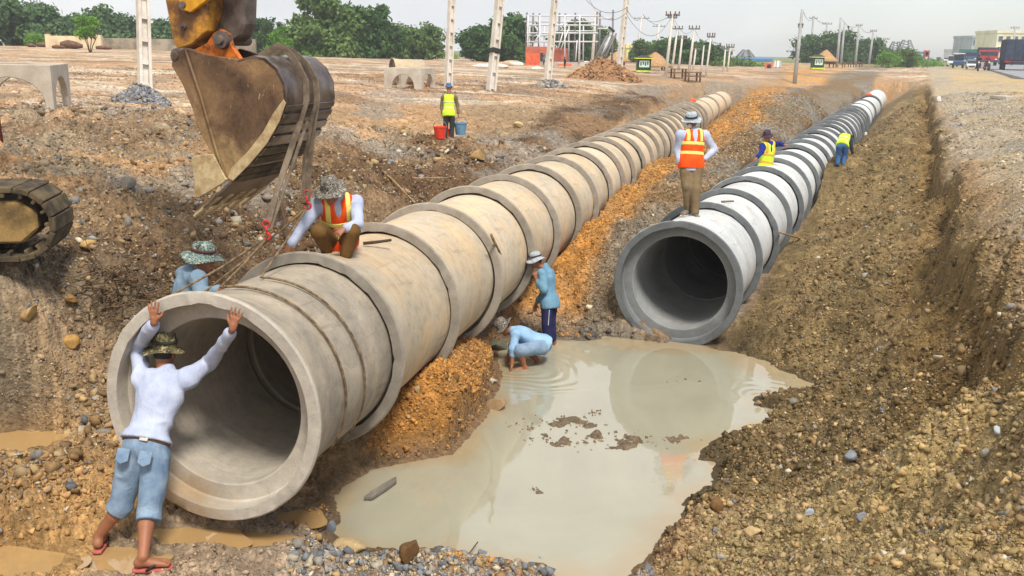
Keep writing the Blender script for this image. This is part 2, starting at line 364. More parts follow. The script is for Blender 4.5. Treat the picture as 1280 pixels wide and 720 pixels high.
# ------------------------------------------------------------------ terrain: surveyed levels (sight line, level), spline between
LV = []
def L_(px, py, z): q = atZ(px, py, z); LV.append((q[0], q[1], z))
for a in [  # plateau, left and middle
    (0, 57, 3.25), (120, 60, 3.2), (250, 66, 3.0), (420, 75, 2.75), (560, 79, 2.5), (700, 86, 2.3), (800, 92, 2.2), (900, 97, 2.2), (1000, 92, 2.2), (1100, 84, 2.25), (1240, 90, 2.25),
    (40, 140, 2.3), (181, 112, 2.4), (505, 110, 2.2), (613, 113, 2.2), (350, 110, 2.4), (330, 150, 2.2), (60, 200, 2.15), (120, 230, 2.0), (200, 200, 2.1), (200, 250, 1.95), (40, 330, 1.85), (0, 280, 1.95), (300, 200, 2.1),
    (100, 300, 1.85), (0, 350, 1.75), (0, 430, 1.25), (0, 500, .8), (0, 550, .5), (0, 620, .38), (0, 700, .3), (110, 400, 1.25), (100, 480, .75), (100, 560, .42), (100, 640, .3), (60, 690, .24), (160, 340, 1.65), (180, 370, 1.4),
    (250, 300, 1.75), (330, 290, 1.5), (350, 240, 1.95), (430, 200, 1.95), (300, 255, 1.9), (480, 245, 1.7), (540, 235, 1.5), (600, 205, 1.55), (650, 180, 1.6), (700, 155, 1.75), (750, 140, 1.8), (800, 128, 2.0), (850, 117, 2.1), (900, 106, 2.15),
    (560, 174, 1.15), (510, 180, 1.3), (610, 165, 1.4), (460, 160, 1.9), (560, 135, 1.9), (650, 135, 1.95), (720, 110, 2.15), (780, 105, 2.2), (860, 103, 2.2),
    (20, 545, .45), (150, 700, .17), (230, 660, .2), (330, 668, .17), (300, 710, .15), (390, 640, .12), (400, 700, .12), (200, 715, .17),
    (550, 716, .045), (650, 718, .04), (480, 715, .05), (520, 760, .1), (640, 900, .3), (200, 900, .35), (1000, 1000, 1.5), (300, 800, .25),
    # orange spoil right of the near pipeline
    (545, 455, .74), (518, 482, .62), (572, 457, .62), (498, 514, .42), (590, 488, .3), (545, 522, .36), (470, 548, .25), (560, 545, .13), (600, 420, .4), (590, 440, .5), (635, 350, .65), (720, 300, .85), (715, 360, .5), (740, 404, .15), (690, 408, .05), (655, 398, .12), (688, 424, .10), (664, 426, -.01), (708, 421, .05), (640, 412, .1), (672, 404, .06), (745, 300, .95), (770, 255, 1.0), (800, 225, 1.0), (830, 200, 1.05),
    (885, 175, 1.45), (900, 150, 1.6), (940, 120, 2.25), (945, 150, 2.0), (937, 185, 1.6), (915, 212, 1.4), (880, 230, 1.3), (765, 335, .85), (800, 285, 1.15), (835, 245, 1.25),
    (960, 110, 2.25), (1000, 104, 2.25), (1050, 98, 2.25), (975, 150, 1.75), (1000, 130, 2.0), (1040, 122, 2.05), (960, 190, 1.4),
]: L_(*a)
SHORE = [(560, 690), (690, 716), (745, 735), (800, 718), (822, 668), (858, 642), (852, 622), (893, 608), (905, 577), (862, 570), (892, 549), (940, 540), (986, 519), (948, 506), (950, 492), (992, 488), (1040, 488), (985, 474), (930, 457), (905, 441), (880, 438), (800, 434),
         (762, 426), (700, 424), (645, 416), (616, 436), (622, 472), (604, 518), (562, 566), (505, 576), (458, 586), (438, 604), (418, 640), (404, 668), (420, 685), (480, 690)]
POOL = np.array([atZ(x, y, 0)[:2] for x, y in SHORE])
for (x, y) in POOL: LV.append((x, y, 0.0))
for a in [(660, 640), (560, 630), (760, 620), (700, 560), (800, 560), (850, 480), (720, 470), (650, 470), (620, 540), (960, 470), (760, 690), (500, 640), (800, 650), (460, 640)]: L_(*a, -.14)
for a in [(975, 498, .07), (955, 530, .12)]: L_(*a)
# beside the pipelines (s along, o across)
def prof(P, rows):
    for s_, o_, z_ in rows: q = P.at(s_, o_); LV.append((q[0], q[1], z_+P.slope*s_*.9*(abs(o_) < 2.4)))
prof(P1, [(0, -.9, .28), (0, -1.6, .5), (1.5, -.95, .6), (1.5, -1.6, 1.1), (3, -1.0, .9), (6, -1.0, 1.1), (6, -1.8, 1.55), (10, -1, 1.2), (15, -1, 1.25), (22, -1, 1.3), (30, -1, 1.35), (45, -1.1, 1.5), (56, -1.2, 1.7), (62, -1.2, 2.5),
          (0, .85, .06), (1.2, .9, .06), (2.4, .8, .55), (3.4, .8, .6), (4.6, 1.0, .5), (6, 1.0, .85), (8, 1.0, .9), (11, 1.0, .9), (15, 1, .95), (22, 1, .95), (30, 1, 1.0), (45, 1.1, 1.1), (56, 1.2, 1.3), (60, 1.2, 1.9), (64, 0, 2.9), (-.6, 0, .17), (0, 0, .2), (3, 0, .2), (8, 0, .3), (20, 0, .4), (40, 0, .6), (57, 0, .7)])
prof(P2, [(0, -.9, .1), (1, -1., .65), (2.5, -1.0, 1.05), (5, -1.0, 1.15), (9, -1.0, 1.1), (15, -1, 1.0), (25, -1, 1.0), (40, -1, 1.1), (55, -1.2, 1.3), (65, -1.2, 1.6), (70, 0, 2.1), (0, 0, -.12), (3, 0, -.05), (8, 0, .05), (20, 0, .1), (40, 0, .3), (60, 0, .7),
          (0, .95, .02), (1.5, 1.0, .12), (3, 1.0, .25), (6, 1.0, .3), (10, 1.0, .4), (20, 1.0, .5), (35, 1.0, .6), (50, 1.1, .8), (62, 1.2, 1.4),
          # right bank of the far trench: toe, face, lip
          (62, 2.5, 2.0), (50, 3.2, 2.2), (35, 3.4, 2.3), (20, 3.5, 2.3), (10, 3.5, 2.35), (4, 3.45, 2.35), (0, 3.4, 2.35), (-2.5, 3.4, 2.35), (-4, 3.35, 2.3), (-5.5, 3.3, 2.3), (-7, 3.4, 2.2),
          (35, 3.0, 1.65), (20, 3.1, 1.6), (10, 3.1, 1.65), (4, 3.1, 1.65), (0, 3.1, 1.65), (-2.5, 3.1, 1.65), (-4, 3.0, 1.55), (-5.5, 2.95, 1.5),
          (20, 2.0, .85), (10, 2.1, .85), (4, 2.1, .8), (0, 2.1, .75), (-2.5, 2.2, .75), (35, 2.0, .9), (-4, 2.2, .72),
          (4, 1.5, .5), (0, 1.5, .35), (-2.0, 1.5, .25), (-3.6, 1.5, .3), (10, 1.5, .6), (20, 1.5, .7),
          (35, 6, 2.3), (15, 6, 2.35), (5, 6, 2.4), (-3, 6, 2.4), (-8, 6, 2.4), (60, 6, 2.25), (15, 12, 2.3), (0, 15, 2.3)])
# near heap, lower right
for a in [(1275, 482, 1.75), (1200, 530, 1.35), (1130, 570, .98), (1060, 600, .66), (1000, 640, .46), (930, 640, .2), (1000, 570, .3), (1080, 530, .45), (1180, 480, .85), (900, 670, .2), (850, 700, .12),
          (1270, 560, 1.7), (1200, 620, 1.35), (1100, 660, .95), (1000, 710, .62), (1270, 690, 1.7), (1150, 715, 1.15), (900, 720, .35)]: L_(*a)
for x, y, z in [(-4, -2, 1.2), (0, 0, 1.3), (0, 2.5, .9), (3, 0, 2.0), (-8, -10, 2.2), (8, -10, 2.3), (0, -20, 2.2), (-14, 3, 2.2), (-9, 6, 2.1), (-30, 10, 2.3), (-30, 35, 2.7), (40, 20, 2.3), (60, 60, 2.3), (30, 90, 2.25), (0, 110, 2.3), (-60, 110, 3.1), (-90, 60, 3.0), (20, -30, 2.3), (-30, -30, 2.3), (12, 2, 2.4), (7, 3, 2.3), (5.2, 4.5, 2.3)]: LV.append((x, y, z))
LV = np.array(LV)
def lp(X, Y):
    """log-polar about a point behind the viewpoint keeps near and far levels equally spaced"""
    Y = Y+3.0; r = np.hypot(X, Y)+.3; return np.stack([np.arctan2(X, Y), np.log(r)], -1)
KP = lp(LV[:, 0], LV[:, 1]); KC = .012
def _phi(d2): return np.sqrt(d2+KC*KC)
_A = _phi(((KP[:, None]-KP[None])**2).sum(-1)); n_ = len(KP)
_A = _A-np.eye(n_)*.012
_P = np.c_[np.ones(n_), KP]; _K = np.block([[_A, _P], [_P.T, np.zeros((3, 3))]])
_W = np.linalg.solve(_K, np.r_[LV[:, 2], 0, 0, 0])
def base_z(X, Y):
    sh = X.shape; q = lp(X.ravel(), Y.ravel()); out = np.empty(len(q))
    for i in range(0, len(q), 40000):
        w = q[i:i+40000]; out[i:i+40000] = _phi(((w[:, None]-KP[None])**2).sum(-1))@_W[:n_]+_W[n_]+w@_W[n_+1:]
    return out.reshape(sh)
def pool_sd(X, Y):
    """signed distance to the pool edge, + outside"""
    px, py = X.ravel(), Y.ravel(); best = np.full(px.shape, 1e9); ins = np.zeros(px.shape, bool)
    n = len(POOL)
    near = (px > -4) & (px < 7) & (py > 3) & (py < 16); x = px[near]; y = py[near]; b = np.full(x.shape, 1e9); I = np.zeros(x.shape, bool)
    for i in range(n):
        a = POOL[i]; c = POOL[(i+1) % n]; e = c-a; t = np.clip(((x-a[0])*e[0]+(y-a[1])*e[1])/(e@e), 0, 1)
        b = np.minimum(b, np.hypot(x-a[0]-t*e[0], y-a[1]-t*e[1]))
        cr_ = ((a[1] > y) != (c[1] > y)) & (x < (c[0]-a[0])*(y-a[1])/(c[1]-a[1]+1e-12)+a[0]); I ^= cr_
    best[near] = np.where(I, -b, b); best[~near] = 9
    return best.reshape(X.shape)
PUD = [(*atZ(12, 553, .44)[:2], .5, .26, .44), (*atZ(125, 700, .2)[:2], .55, .2, .2), (*atZ(20, 706, .24)[:2], .35, .25, .24), (*atZ(235, 672, .185)[:2], .4, .16, .185), (*atZ(330, 676, .15)[:2], .3, .14, .15), (*atZ(372, 648, .1)[:2], .2, .14, .1)]
def base_lattice(X, Y):
    """X, Y on a (rows, columns) lattice: spline on every 4th line, linear between"""
    nr, nt = X.shape; ri = np.unique(np.r_[np.arange(0, nr, 4), nr-1]); ti = np.unique(np.r_[np.arange(0, nt, 4), nt-1])
    z = base_z(X[np.ix_(ri, ti)], Y[np.ix_(ri, ti)]); a = np.arange(nr); b = np.arange(nt)
    z = np.stack([np.interp(b, ti, row) for row in z]); return np.stack([np.interp(a, ri, z[:, j]) for j in range(nt)], 1)
def height(X, Y, detail=True):
    """ground level, plus fields used for its colour"""
    z = base_lattice(X, Y); sd = pool_sd(X, Y); r = np.hypot(X, Y)
    s1, o1 = P1.so(X, Y); s2, o2 = P2.so(X, Y)
    dry = smooth01(sd/.3)
    far = smooth01((r-35)/60)
    # how broken the ground is
    left = smooth01((-o1-.6)/1.2)*(1-smooth01((r-17)/14))
    heap = smooth01((o2-.6)/.8)*smooth01((-4.75-s2+1.0*fbm(X*.7, Y*.7, 3, 53)-.6*(o2-1.6))/.6)
    lip = smooth01((o2-3.2)/.5)*smooth01((s2+7.5)/1.5)
    orgf = smooth01((o1-.35)/.3)*(1-smooth01((o1-2.4)/.8))*smooth01(s1/.8)*(1-smooth01((r-14)/10)); rgt = smooth01((o2-.9)/.5)*(1-heap)*(1-lip); lowf = (1-smooth01((o1-1.1)/.4))*(1-smooth01((s1-1)/1))*(1-smooth01((r-8)/2))
    amp = .08+.12*left+.05*heap-.05*lip+.13*orgf+.09*rgt; amp = amp*(1-.55*far)
    n_big = fbm(X*.45, Y*.45, 3, 3); n_mid = fbm(X*1.7, Y*1.7, 4, 9, .55); n_sm = fbm(X*7, Y*7, 3, 21, .55)
    rid = .5-np.abs(fbm(X*1.1+5, Y*1.1, 3, 31)*2)
    zz = z+dry*(amp*(n_big*.9+n_mid*.75)+left*.10*rid*(n_big+.6))
    # eroded scarp of the right bank: gullies run down the face, the lip is cut back unevenly
    face = smooth01((o2-1.1)/.8)*(1-smooth01((o2-3.55)/.35))*smooth01((s2+7)/3)
    zz = zz+face*(.16*fbm(s2*1.3+.4*o2, o2*.5, 4, 77)+.30*(np.abs(fbm(s2*.55, o2*.25, 3, 5))-.12))
    zz = np.where(sd < .06, np.minimum(zz, .012+.3*sd), zz); zz = zz+.035*orgf*smooth01(sd/.1)*n_sm*2
    oe = 3.32+.30*fbm(s2*.55, s2*0+3.3, 3, 41)+.10*fbm(s2*2.3, o2*.7, 2, 43); drop = (.30+.22*fbm(s2*.4, s2*0+1.1, 2, 47))*1.35*smooth01((s2+7.0)/1.5)*(1-smooth01((s2-45)/12)); below = oe-o2
    zz = zz-np.where(o2 > 0, drop*smooth01(below/.14)*np.exp(-np.clip(below-.14, 0, None)/.75)*smooth01((o2-1.2)/.6), 0)
    zz = zz+.22*heap*smooth01((o2-1.6)/1.2)*(.6+fbm(X*1.1, Y*1.1, 2, 57))
    shoal = np.zeros_like(X)
    for (x_, y_, a_, b_) in ((692, 548, .26, .10), (706, 530, .34, .10), (775, 549, .5, .12), (842, 549, .16, .07), (668, 613, .08, .04)):
        c_ = atZ(x_, y_, 0); shoal = np.maximum(shoal, np.exp(-((X-c_[0])/a_)**2-((Y-c_[1])/(b_*2.2))**2))
    zz = np.where(shoal > .2, np.maximum(zz, -.035+.075*shoal*(.42+1.5*fbm(X*6, Y*6, 4, 17, .6))), zz)
    # puddle hollows
    pw = np.zeros_like(X)
    for (x0, y0, rx, ry, zp) in PUD:
        e = np.hypot((X-x0)/rx, (Y-y0)/ry)+.5*fbm(X*4, Y*4, 3, 13); w = 1-smooth01((e-.95)/.5); pw = np.maximum(pw, w); zz = zz*(1-w)+(zp-.05+.055*smooth01((e-.75)/.4))*w; zz = np.where((e > 1) & (e < 2.1) & (sd > .12), np.maximum(zz, zp+.02-.4*smooth01((e-1.15)/.9)), zz)
    cid = np.zeros_like(X); ch = np.zeros_like(X)
    if detail:
        rub = np.clip(.3+.9*left+.75*heap+.3*orgf+.6*rgt+.5*lowf+.25*fbm(X*.8, Y*.8, 2, 55), .12, 1.2)*np.where(sd < .2, .5, 1)
        rub = rub*(1-.5*lip)*(1-.85*pw)
        for cell, k, sd_ in ((.42, .28, 100), (.2, .42, 120), (.1, .62, 140), (.055, .7, 160)):
            h, i_ = clods(X+.12*n_mid, Y+.12*n_sm, cell, sd_, .55 if cell > .3 else .8)
            w = rub*(1-smooth01((r-cell*170)/(cell*200)))*(np.clip(dry+.35, 0, 1) if cell < .3 else dry*smooth01(rub-.25))
            add = h*cell*k*w; zz = zz+add; up = add > .012; cid = np.where(up, i_, cid); ch = np.maximum(ch, h*w)
        zz = zz+.02*n_sm*np.clip(dry+.3, 0, 1)
    # keep soil out of the bores and off the crowns
    for P, s_, o_, L_end in ((P1, s1, o1, 59.5), (P2, s2, o2, 66)):
        a = np.abs(o_); inside = (s_ > -.12) & (s_ < L_end) & (a < .95)
        pz = P.p[2]+P.slope*s_; lim = pz+np.where(a < P.R*.99, -.82*np.sqrt(np.clip(P.R**2-a**2, .0, None)), 9)
        zz = np.where(inside, np.minimum(zz, lim), zz)
        gl = (s_ > 1.5) & (s_ < L_end+1) & (a < 1.9); zz = np.where(gl, np.minimum(zz, pz+.32+np.clip(a-.72, 0, None)*1.3), zz); gr = (o_ > 0) & (s_ > 14) & (s_ < L_end+.6) & (a < 3.2); zz = np.where(gr, np.minimum(zz, pz-.2*smooth01((s_-14)/10)+.1*(1-smooth01((s_-14)/10))+np.clip(a-.8, 0, None)*.8), zz)
        wm = (1-smooth01((-s_-.1)/1.0))*(1-smooth01((a-.5)/.7))*(s_ <= -.12); zz = zz*(1-wm)+wm*np.minimum(zz, P.p[2]-P.R+.02)
    return zz, dict(sd=sd, r=r, s1=s1, o1=o1, s2=s2, o2=o2, left=left, heap=heap, lip=lip*smooth01((o2-oe+.05)/.12), face=face, below=below, cid=cid, ch=ch, nb=n_big, nm=n_mid, ns=n_sm, far=far)
def earth_colour(X, Y, Z, q):
    def mixc(a, b, w): return a*(1-w[..., None])+np.array(b)*w[..., None]
    k = np.zeros(X.shape+(3,))+np.array(S(160, 134, 102))
    nb, nm = q['nb'], q['nm']; w1 = fbm(X*.33+3, Y*.33, 4, 61); w2 = fbm(X*.9, Y*.9, 4, 67)
    k = mixc(k, S(182, 146, 106), smooth01(.5+w1*2.5))
    plat = smooth01((Z-1.8)/.3)*(1-q['lip'])
    k = mixc(k, S(198, 166, 132), plat*smooth01(.3+w2*1.5+.6*smooth01((q['r']-14)/10)))
    band = smooth01(.2+3*fbm(X*.08, Y*.5, 3, 71)); k = mixc(k, S(196, 154, 116), plat*band*.55*smooth01((q['r']-14)/10))
    k = mixc(k, S(142, 128, 106), q['left']*smooth01(.45+w2*2.2)*.9)                     # shaly rubble
    k = mixc(k, S(110, 88, 60), q['left']*smooth01((1.75-Z)/.8)*smooth01(.35+w1*2))
    org = smooth01((q['o1']-.25)/.25)*(1-smooth01((q['o1']-1.8-.5*w2-.055*np.clip(q['s1']-8, 0, 40))/.7))*smooth01((q['s1']-.4)/1)*smooth01((Z-.02)/.25)*(1-smooth01((q['s1']-54)/8))
    k = mixc(k, S(190, 136, 70), org*(.72+.28*smooth01(.5+2*w2)))
    between = np.maximum(smooth01((q['o2']+2.3+.8*w2)/.7), smooth01((q['o1']-3.2)/1.2))*(1-smooth01((q['o2']+.6)/.4))*smooth01((q['s2']+2.0)/1.0)*smooth01((q['o1']-1.2)/.4)
    k = mixc(k, S(128, 106, 76), between*.9); k = mixc(k, S(134, 126, 112), between*smooth01(.4+2.5*w1)*.7)
    orf = between*smooth01((.9-(q['o2']+4.2)/1.0))*smooth01((q['s2']-9)/6); k = mixc(k, S(208, 156, 92), orf*.9)
    dk = smooth01((-q['o1']-.9)/.3)*(1-smooth01((-q['o1']-3.0-1.2*w1)/.8))*smooth01((q['s1']-.8)/2)*(1-smooth01((q['s1']-40)/10)); k = mixc(k, S(104, 80, 56), dk*(.55+.45*smooth01(.5+2.5*w2)))
    mudl = smooth01((q['s1']+2.5)/1.5)*0
    lowl = (1-smooth01((Z-.25)/.5))*smooth01((-q['o1']+.6)/.8)*smooth01((11-q['r'])/3); k = mixc(k, S(186, 146, 92), lowl*.85)
    rb = smooth01((q['o2']-.55)/.3)*(1-q['lip'])*(1-smooth01((q['s2']-56)/8)); k = mixc(k, S(134, 114, 78), rb*(1-q['heap']))
    k = mixc(k, S(110, 93, 62), rb*(1-q['heap'])*smooth01(.4+2.4*w2)*.7); scarp = rb*(1-q['heap'])*smooth01((.75-q['below'])/.4)*smooth01((q['below']+.02)/.1); k = mixc(k, S(124, 100, 62), scarp*.8)
    k = mixc(k, S(158, 138, 98), rb*q['heap']*smooth01((Z-.12)/.35)); k = mixc(k, S(176, 150, 98), rb*q['heap']*smooth01(.25+2.2*w2)*.6)
    k = mixc(k, S(186, 168, 138), q['lip']*smooth01((q['o2']-3.3)/.6)); k = mixc(k, S(198, 172, 128), q['lip']*smooth01((q['o2']-4.4)/1.2)*smooth01(.6+2*w1)); k = mixc(k, S(176, 164, 146), q['lip']*(1-smooth01((q['o2']-5)/1))*smooth01(.2+2*w2)*.8)
    grey = smooth01((fbm(X*.5+9, Y*.5, 3, 91)-.12)/.2); k = mixc(k, S(150, 146, 138), grey*.5*(1-org)*(1-rb))
    # clods each have their own tone
    k = mixc(k, S(222, 208, 184), plat*(1-q['left'])*smooth01((fbm(X*.12+4, Y*.9, 3, 83)-.12)/.12)*.7*smooth01((q['r']-13)/8)); k = mixc(k, S(128, 100, 72), plat*smooth01((fbm(X*.35+8, Y*.8, 4, 87)-.08)/.15)*.6)
    tone = np.where(q['ch'] > .03, .72+.56*q['cid'], .86); k = k*tone[..., None]
    gy = (q['cid'] > .94) & (q['ch'] > .05); k = np.where((gy & (q['left']+q['heap'] > .3) & (q['ch'] < .13))[..., None], k*.5+np.array(S(150, 150, 148))*.45, k)
    k = mixc(k, S(150, 130, 104), 1-smooth01((q['sd']+.25)/.2))
    wet = (1-smooth01((Z-.03)/.10))*(q['sd'] < 1.2)
    k = k*(1-.38*wet[..., None])
    return np.clip(k, .01, .9), wet
def make_ground():
    fine = np.radians(np.linspace(-37, 37, 860)); co = np.radians(np.r_[np.linspace(-180, -37.6, 70), fine*0][:70]); 
    th = np.r_[co, fine, np.radians(np.linspace(37.6, 180, 70))]
    r = np.r_[np.geomspace(.4, 3.2, 26)[:-1], np.geomspace(3.2, 30, 700)[:-1], np.geomspace(30, 130, 230)[:-1], np.geomspace(130, 425, 16)]
    T, Rr = np.meshgrid(th, r); X = Rr*np.sin(T); Y = Rr*np.cos(T)
    Z, q = height(X, Y)
    w = smooth01((Rr-125)/60); Z = Z*(1-w)+w*(2.3+.9*smooth01((-X-10)/60))
    k, wet = earth_colour(X, Y, Z, q)
    g = w[..., None]; k = k*(1-g)+np.array(S(120, 124, 82))*g
    nr, nt = X.shape; i = np.arange(nr*nt).reshape(nr, nt)
    Fq = np.stack([i[:-1, :-1], i[1:, :-1], i[1:, 1:], i[:-1, 1:]], -1).reshape(-1, 4)[:, ::-1]
    me = mesh_np('ground', np.stack([X, Y, Z], -1).reshape(-1, 3), Fq, {'Col': k.reshape(-1, 3), 'wet': wet.reshape(-1)})
    o = link_mesh('ground', me, M_GROUND, smooth=True); tag(o, kind='structure')
    return (th, r, Z, k)
GTH, GR, GZ, GK = make_ground()
def gz(x, y):
    """level of the built ground under a point"""
    t = math.atan2(x, y); r = math.hypot(x, y); i = int(np.clip(np.searchsorted(GTH, t), 1, len(GTH)-1)); j = int(np.clip(np.searchsorted(GR, r), 1, len(GR)-1))
    a = (t-GTH[i-1])/(GTH[i]-GTH[i-1]); b = (r-GR[j-1])/(GR[j]-GR[j-1])
    return float((GZ[j-1, i-1]*(1-a)+GZ[j-1, i]*a)*(1-b)+(GZ[j, i-1]*(1-a)+GZ[j, i]*a)*b)
def hit(px, py):
    """where a sight line meets the built ground"""
    v = ray(px, py); t = 2.5
    while t < 400:
        p = CAM+v*t
        if p[2] < gz(p[0], p[1]): break
        t *= 1.004
    return V3(p[0], p[1], gz(p[0], p[1]))
# ------------------------------------------------------------------ water
def water_sheet(name, x0, x1, y0, y1, z, n, mat, kind='structure'):
    xs = np.linspace(x0, x1, n); ys = np.linspace(y0, y1, n); X, Y = np.meshgrid(xs, ys); i = np.arange(n*n).reshape(n, n)
    Fq = np.stack([i[:-1, :-1], i[:-1, 1:], i[1:, 1:], i[1:, :-1]], -1).reshape(-1, 4)
    zz = np.full(X.shape, z)
    if n > 20:   # ripples spreading from the wading men and from a dropped stone
        for (cx, cy, lam, amp, rad) in ((*atZ(655, 462, 0)[:2], .16, .0025, 1.3), (*atZ(960, 495, 0)[:2], .15, .002, .8)):
            d = np.hypot(X-cx+.22*vnoise(X*2.1, Y*2.1, 4), Y-cy+.22*vnoise(X*2.1, Y*2.1, 6)); zz = zz+amp*np.sin(d*2*PI/lam*(1+.12*vnoise(X*2, Y*2, 3)))*np.clip(1-d/rad, 0, 1)**1.2*(.4+np.clip(vnoise(X*1.7, Y*1.7, 8)+.5, 0, 1))
    o = link_mesh(name, mesh_np(name, np.stack([X, Y, zz], -1).reshape(-1, 3), Fq, {'shore': (smooth01((pool_sd(X, Y)+.34+.25*fbm(X*2.5, Y*2.5, 3, 15))/.36)).ravel()}), mat, smooth=True); return tag(o, kind=kind)
water_sheet('pool_water', POOL[:, 0].min()-.5, POOL[:, 0].max()+.4, POOL[:, 1].min()-.1, POOL[:, 1].max()+.3, 0.0, 420, M_WATER)
for (x0, y0, rx, ry, zp) in PUD:
    vs = [(x0, y0, zp)]+[(x0+rx*1.25*math.cos(a)*(1+.15*math.sin(3*a+x0*9)), y0+ry*1.25*math.sin(a)*(1+.15*math.sin(3*a+x0*9)), zp) for a in np.linspace(0, 2*PI, 41)[:-1]]
    tag(MB().add(vs, [(0, 1+i, 1+(i+1) % 40) for i in range(40)]).build('puddle', M_PUDDLE, None, True), kind='structure')

# ------------------------------------------------------------------ concrete pipes
def pipe_mesh(name, R, L, seed, long=False, n=96):
    rb, rs, rc = R*.735, R*.872, R*.892      # bore, spigot, bell recess
    bell = .035*R; fl = .80*R
    prof = [(rc, 0.0, 1), (R-.012, 0.0, 1), (R, .012, .9), (R, bell, .0)]
    for t in np.linspace(.15, 1, 6): prof.append((R-.02-(R-.02-rs-.005)*(1-(1-t)**2), bell+(fl-bell)*t, 0))
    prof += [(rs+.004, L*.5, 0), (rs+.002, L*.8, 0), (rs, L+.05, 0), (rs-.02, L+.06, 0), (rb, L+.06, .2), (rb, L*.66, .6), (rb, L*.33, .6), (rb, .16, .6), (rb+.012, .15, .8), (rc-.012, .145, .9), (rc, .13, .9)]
    rng = np.random.default_rng(seed); m = len(prof); A = np.arange(n)*2*PI/n
    V = np.empty((m, n, 3)); fa = np.empty((m, n)); ph = rng.uniform(0, 100)
    for i, (r, h, f) in enumerate(prof):
        chip = .010*np.clip(vnoise(np.cos(A)*9+ph, np.sin(A)*9+i*.3, seed)-.12, 0, 1)*3 if i in (0, 1, 2) else 0
        rr = r*(1+.0025*np.cos(2*A+ph))+(chip if i == 0 else -chip)
        V[i, :, 0] = rr*np.cos(A); V[i, :, 1] = h+(chip*.8 if i in (0, 1) else 0); V[i, :, 2] = rr*np.sin(A); fa[i] = f
    idx = np.arange(m*n).reshape(m, n); j = np.roll(idx, -1, 1); dn = np.roll(idx, -1, 0); dj = np.roll(dn, -1, 1)
    Fq = np.stack([idx, j, dj, dn], -1).reshape(-1, 4)
    return mesh_np(name, V.reshape(-1, 3), Fq, {'face': fa.ravel(), 'mud': np.zeros(m*n)})
ORD = ['first', 'second', 'third', 'fourth', 'fifth', 'sixth', 'seventh', 'eighth', 'ninth', 'tenth', 'eleventh', 'twelfth', 'thirteenth', 'fourteenth', 'fifteenth', 'sixteenth', 'seventeenth', 'eighteenth', 'nineteenth', 'twentieth',
       'twenty-first', 'twenty-second', 'twenty-third', 'twenty-fourth', 'twenty-fifth', 'twenty-sixth', 'twenty-seventh', 'twenty-eighth', 'twenty-ninth', 'thirtieth', 'thirty-first', 'thirty-second', 'thirty-third', 'thirty-fourth']
def pipeline(P, mats, n_short, tail, desc, group):
    yaw = -math.atan2(P.a[0], P.a[1]); mb = [pipe_mesh('concrete_pipe', P.R, P.L, 5+i) for i in range(3)]
    s = 0; rg = random.Random(int(P.L*100)); k = 0
    for i in range(n_short+len(tail)):
        L = P.L if i < n_short else tail[i-n_short]
        me = mb[i % 3].copy() if i < n_short else pipe_mesh('concrete_pipe', P.R*(.95 if i > n_short else 1), L, 40+i)
        q = P.at(s); o = link_mesh('concrete_pipe', me, mats(i))
        me.polygons.foreach_set('use_smooth', [True]*len(me.polygons)); me.set_sharp_from_angle(angle=math.radians(32))
        j = (0, 0, 0) if i == 0 else (rg.uniform(-.012, .012), rg.uniform(-.01, .01), rg.uniform(-.008, .012))
        o.location = (q[0]+j[0], q[1]+j[1], q[2]+j[2]); o.rotation_euler = (math.atan(P.slope), 0, yaw)
        if i: o.rotation_euler = (math.atan(P.slope)+rg.uniform(-.006, .006), 0, yaw+rg.uniform(-.006, .006))
        last = i == n_short+len(tail)-1
        tag(o, desc(i, last), 'pipe', group)
        n = len(me.vertices); c = np.empty(n*3, np.float32); me.vertices.foreach_get('co', c); c = c.reshape(-1, 3); me.attributes['mud'].data.foreach_set('value', (np.clip(-c[:, 2]/P.R-.3, 0, 1)*.75).astype(np.float32))
        if i == 0:
            n = len(me.vertices); c = np.empty(n*3, np.float32); me.vertices.foreach_get('co', c); c = c.reshape(-1, 3)
            md = np.clip(-c[:, 2]/P.R-.35, 0, 1)*(1.9 if P is P1 else .8)*(c[:, 1] < .5); md = md*np.clip(.55-.9*c[:, 0]/P.R, 0, 1); me.attributes['mud'].data.foreach_set('value', md.astype(np.float32))
        s += L
def d1(i, last):
    if i == 0: return 'grey open-ended concrete pipe hanging in rope slings, the man in white pushing its rim'
    if i == 1: return 'tan concrete pipe that the man in the orange vest squats on'
    if last: return 'far end pipe of the tan pipeline, beneath the dirt road'
    return f'{ORD[i]} pipe section from the near open end of the tan pipeline'
def d2(i, last):
    if i == 0: return 'pale concrete pipe with open dark mouth standing in the muddy pool'
    if last: return 'far end pipe of the pale white pipeline with dark joint bands'
    return f'{ORD[i]} pipe section from the open mouth of the pale white pipeline'
pipeline(P1, lambda i: M_PIPE_FRONT if i == 0 else M_PIPE_TAN, 24, [4, 5, 6, 7], d1, 'pipes of the tan near pipeline')
pipeline(P2, lambda i: M_PIPE_WHITE, 20, [4, 5, 8, 12], d2, 'pipes of the pale far pipeline')
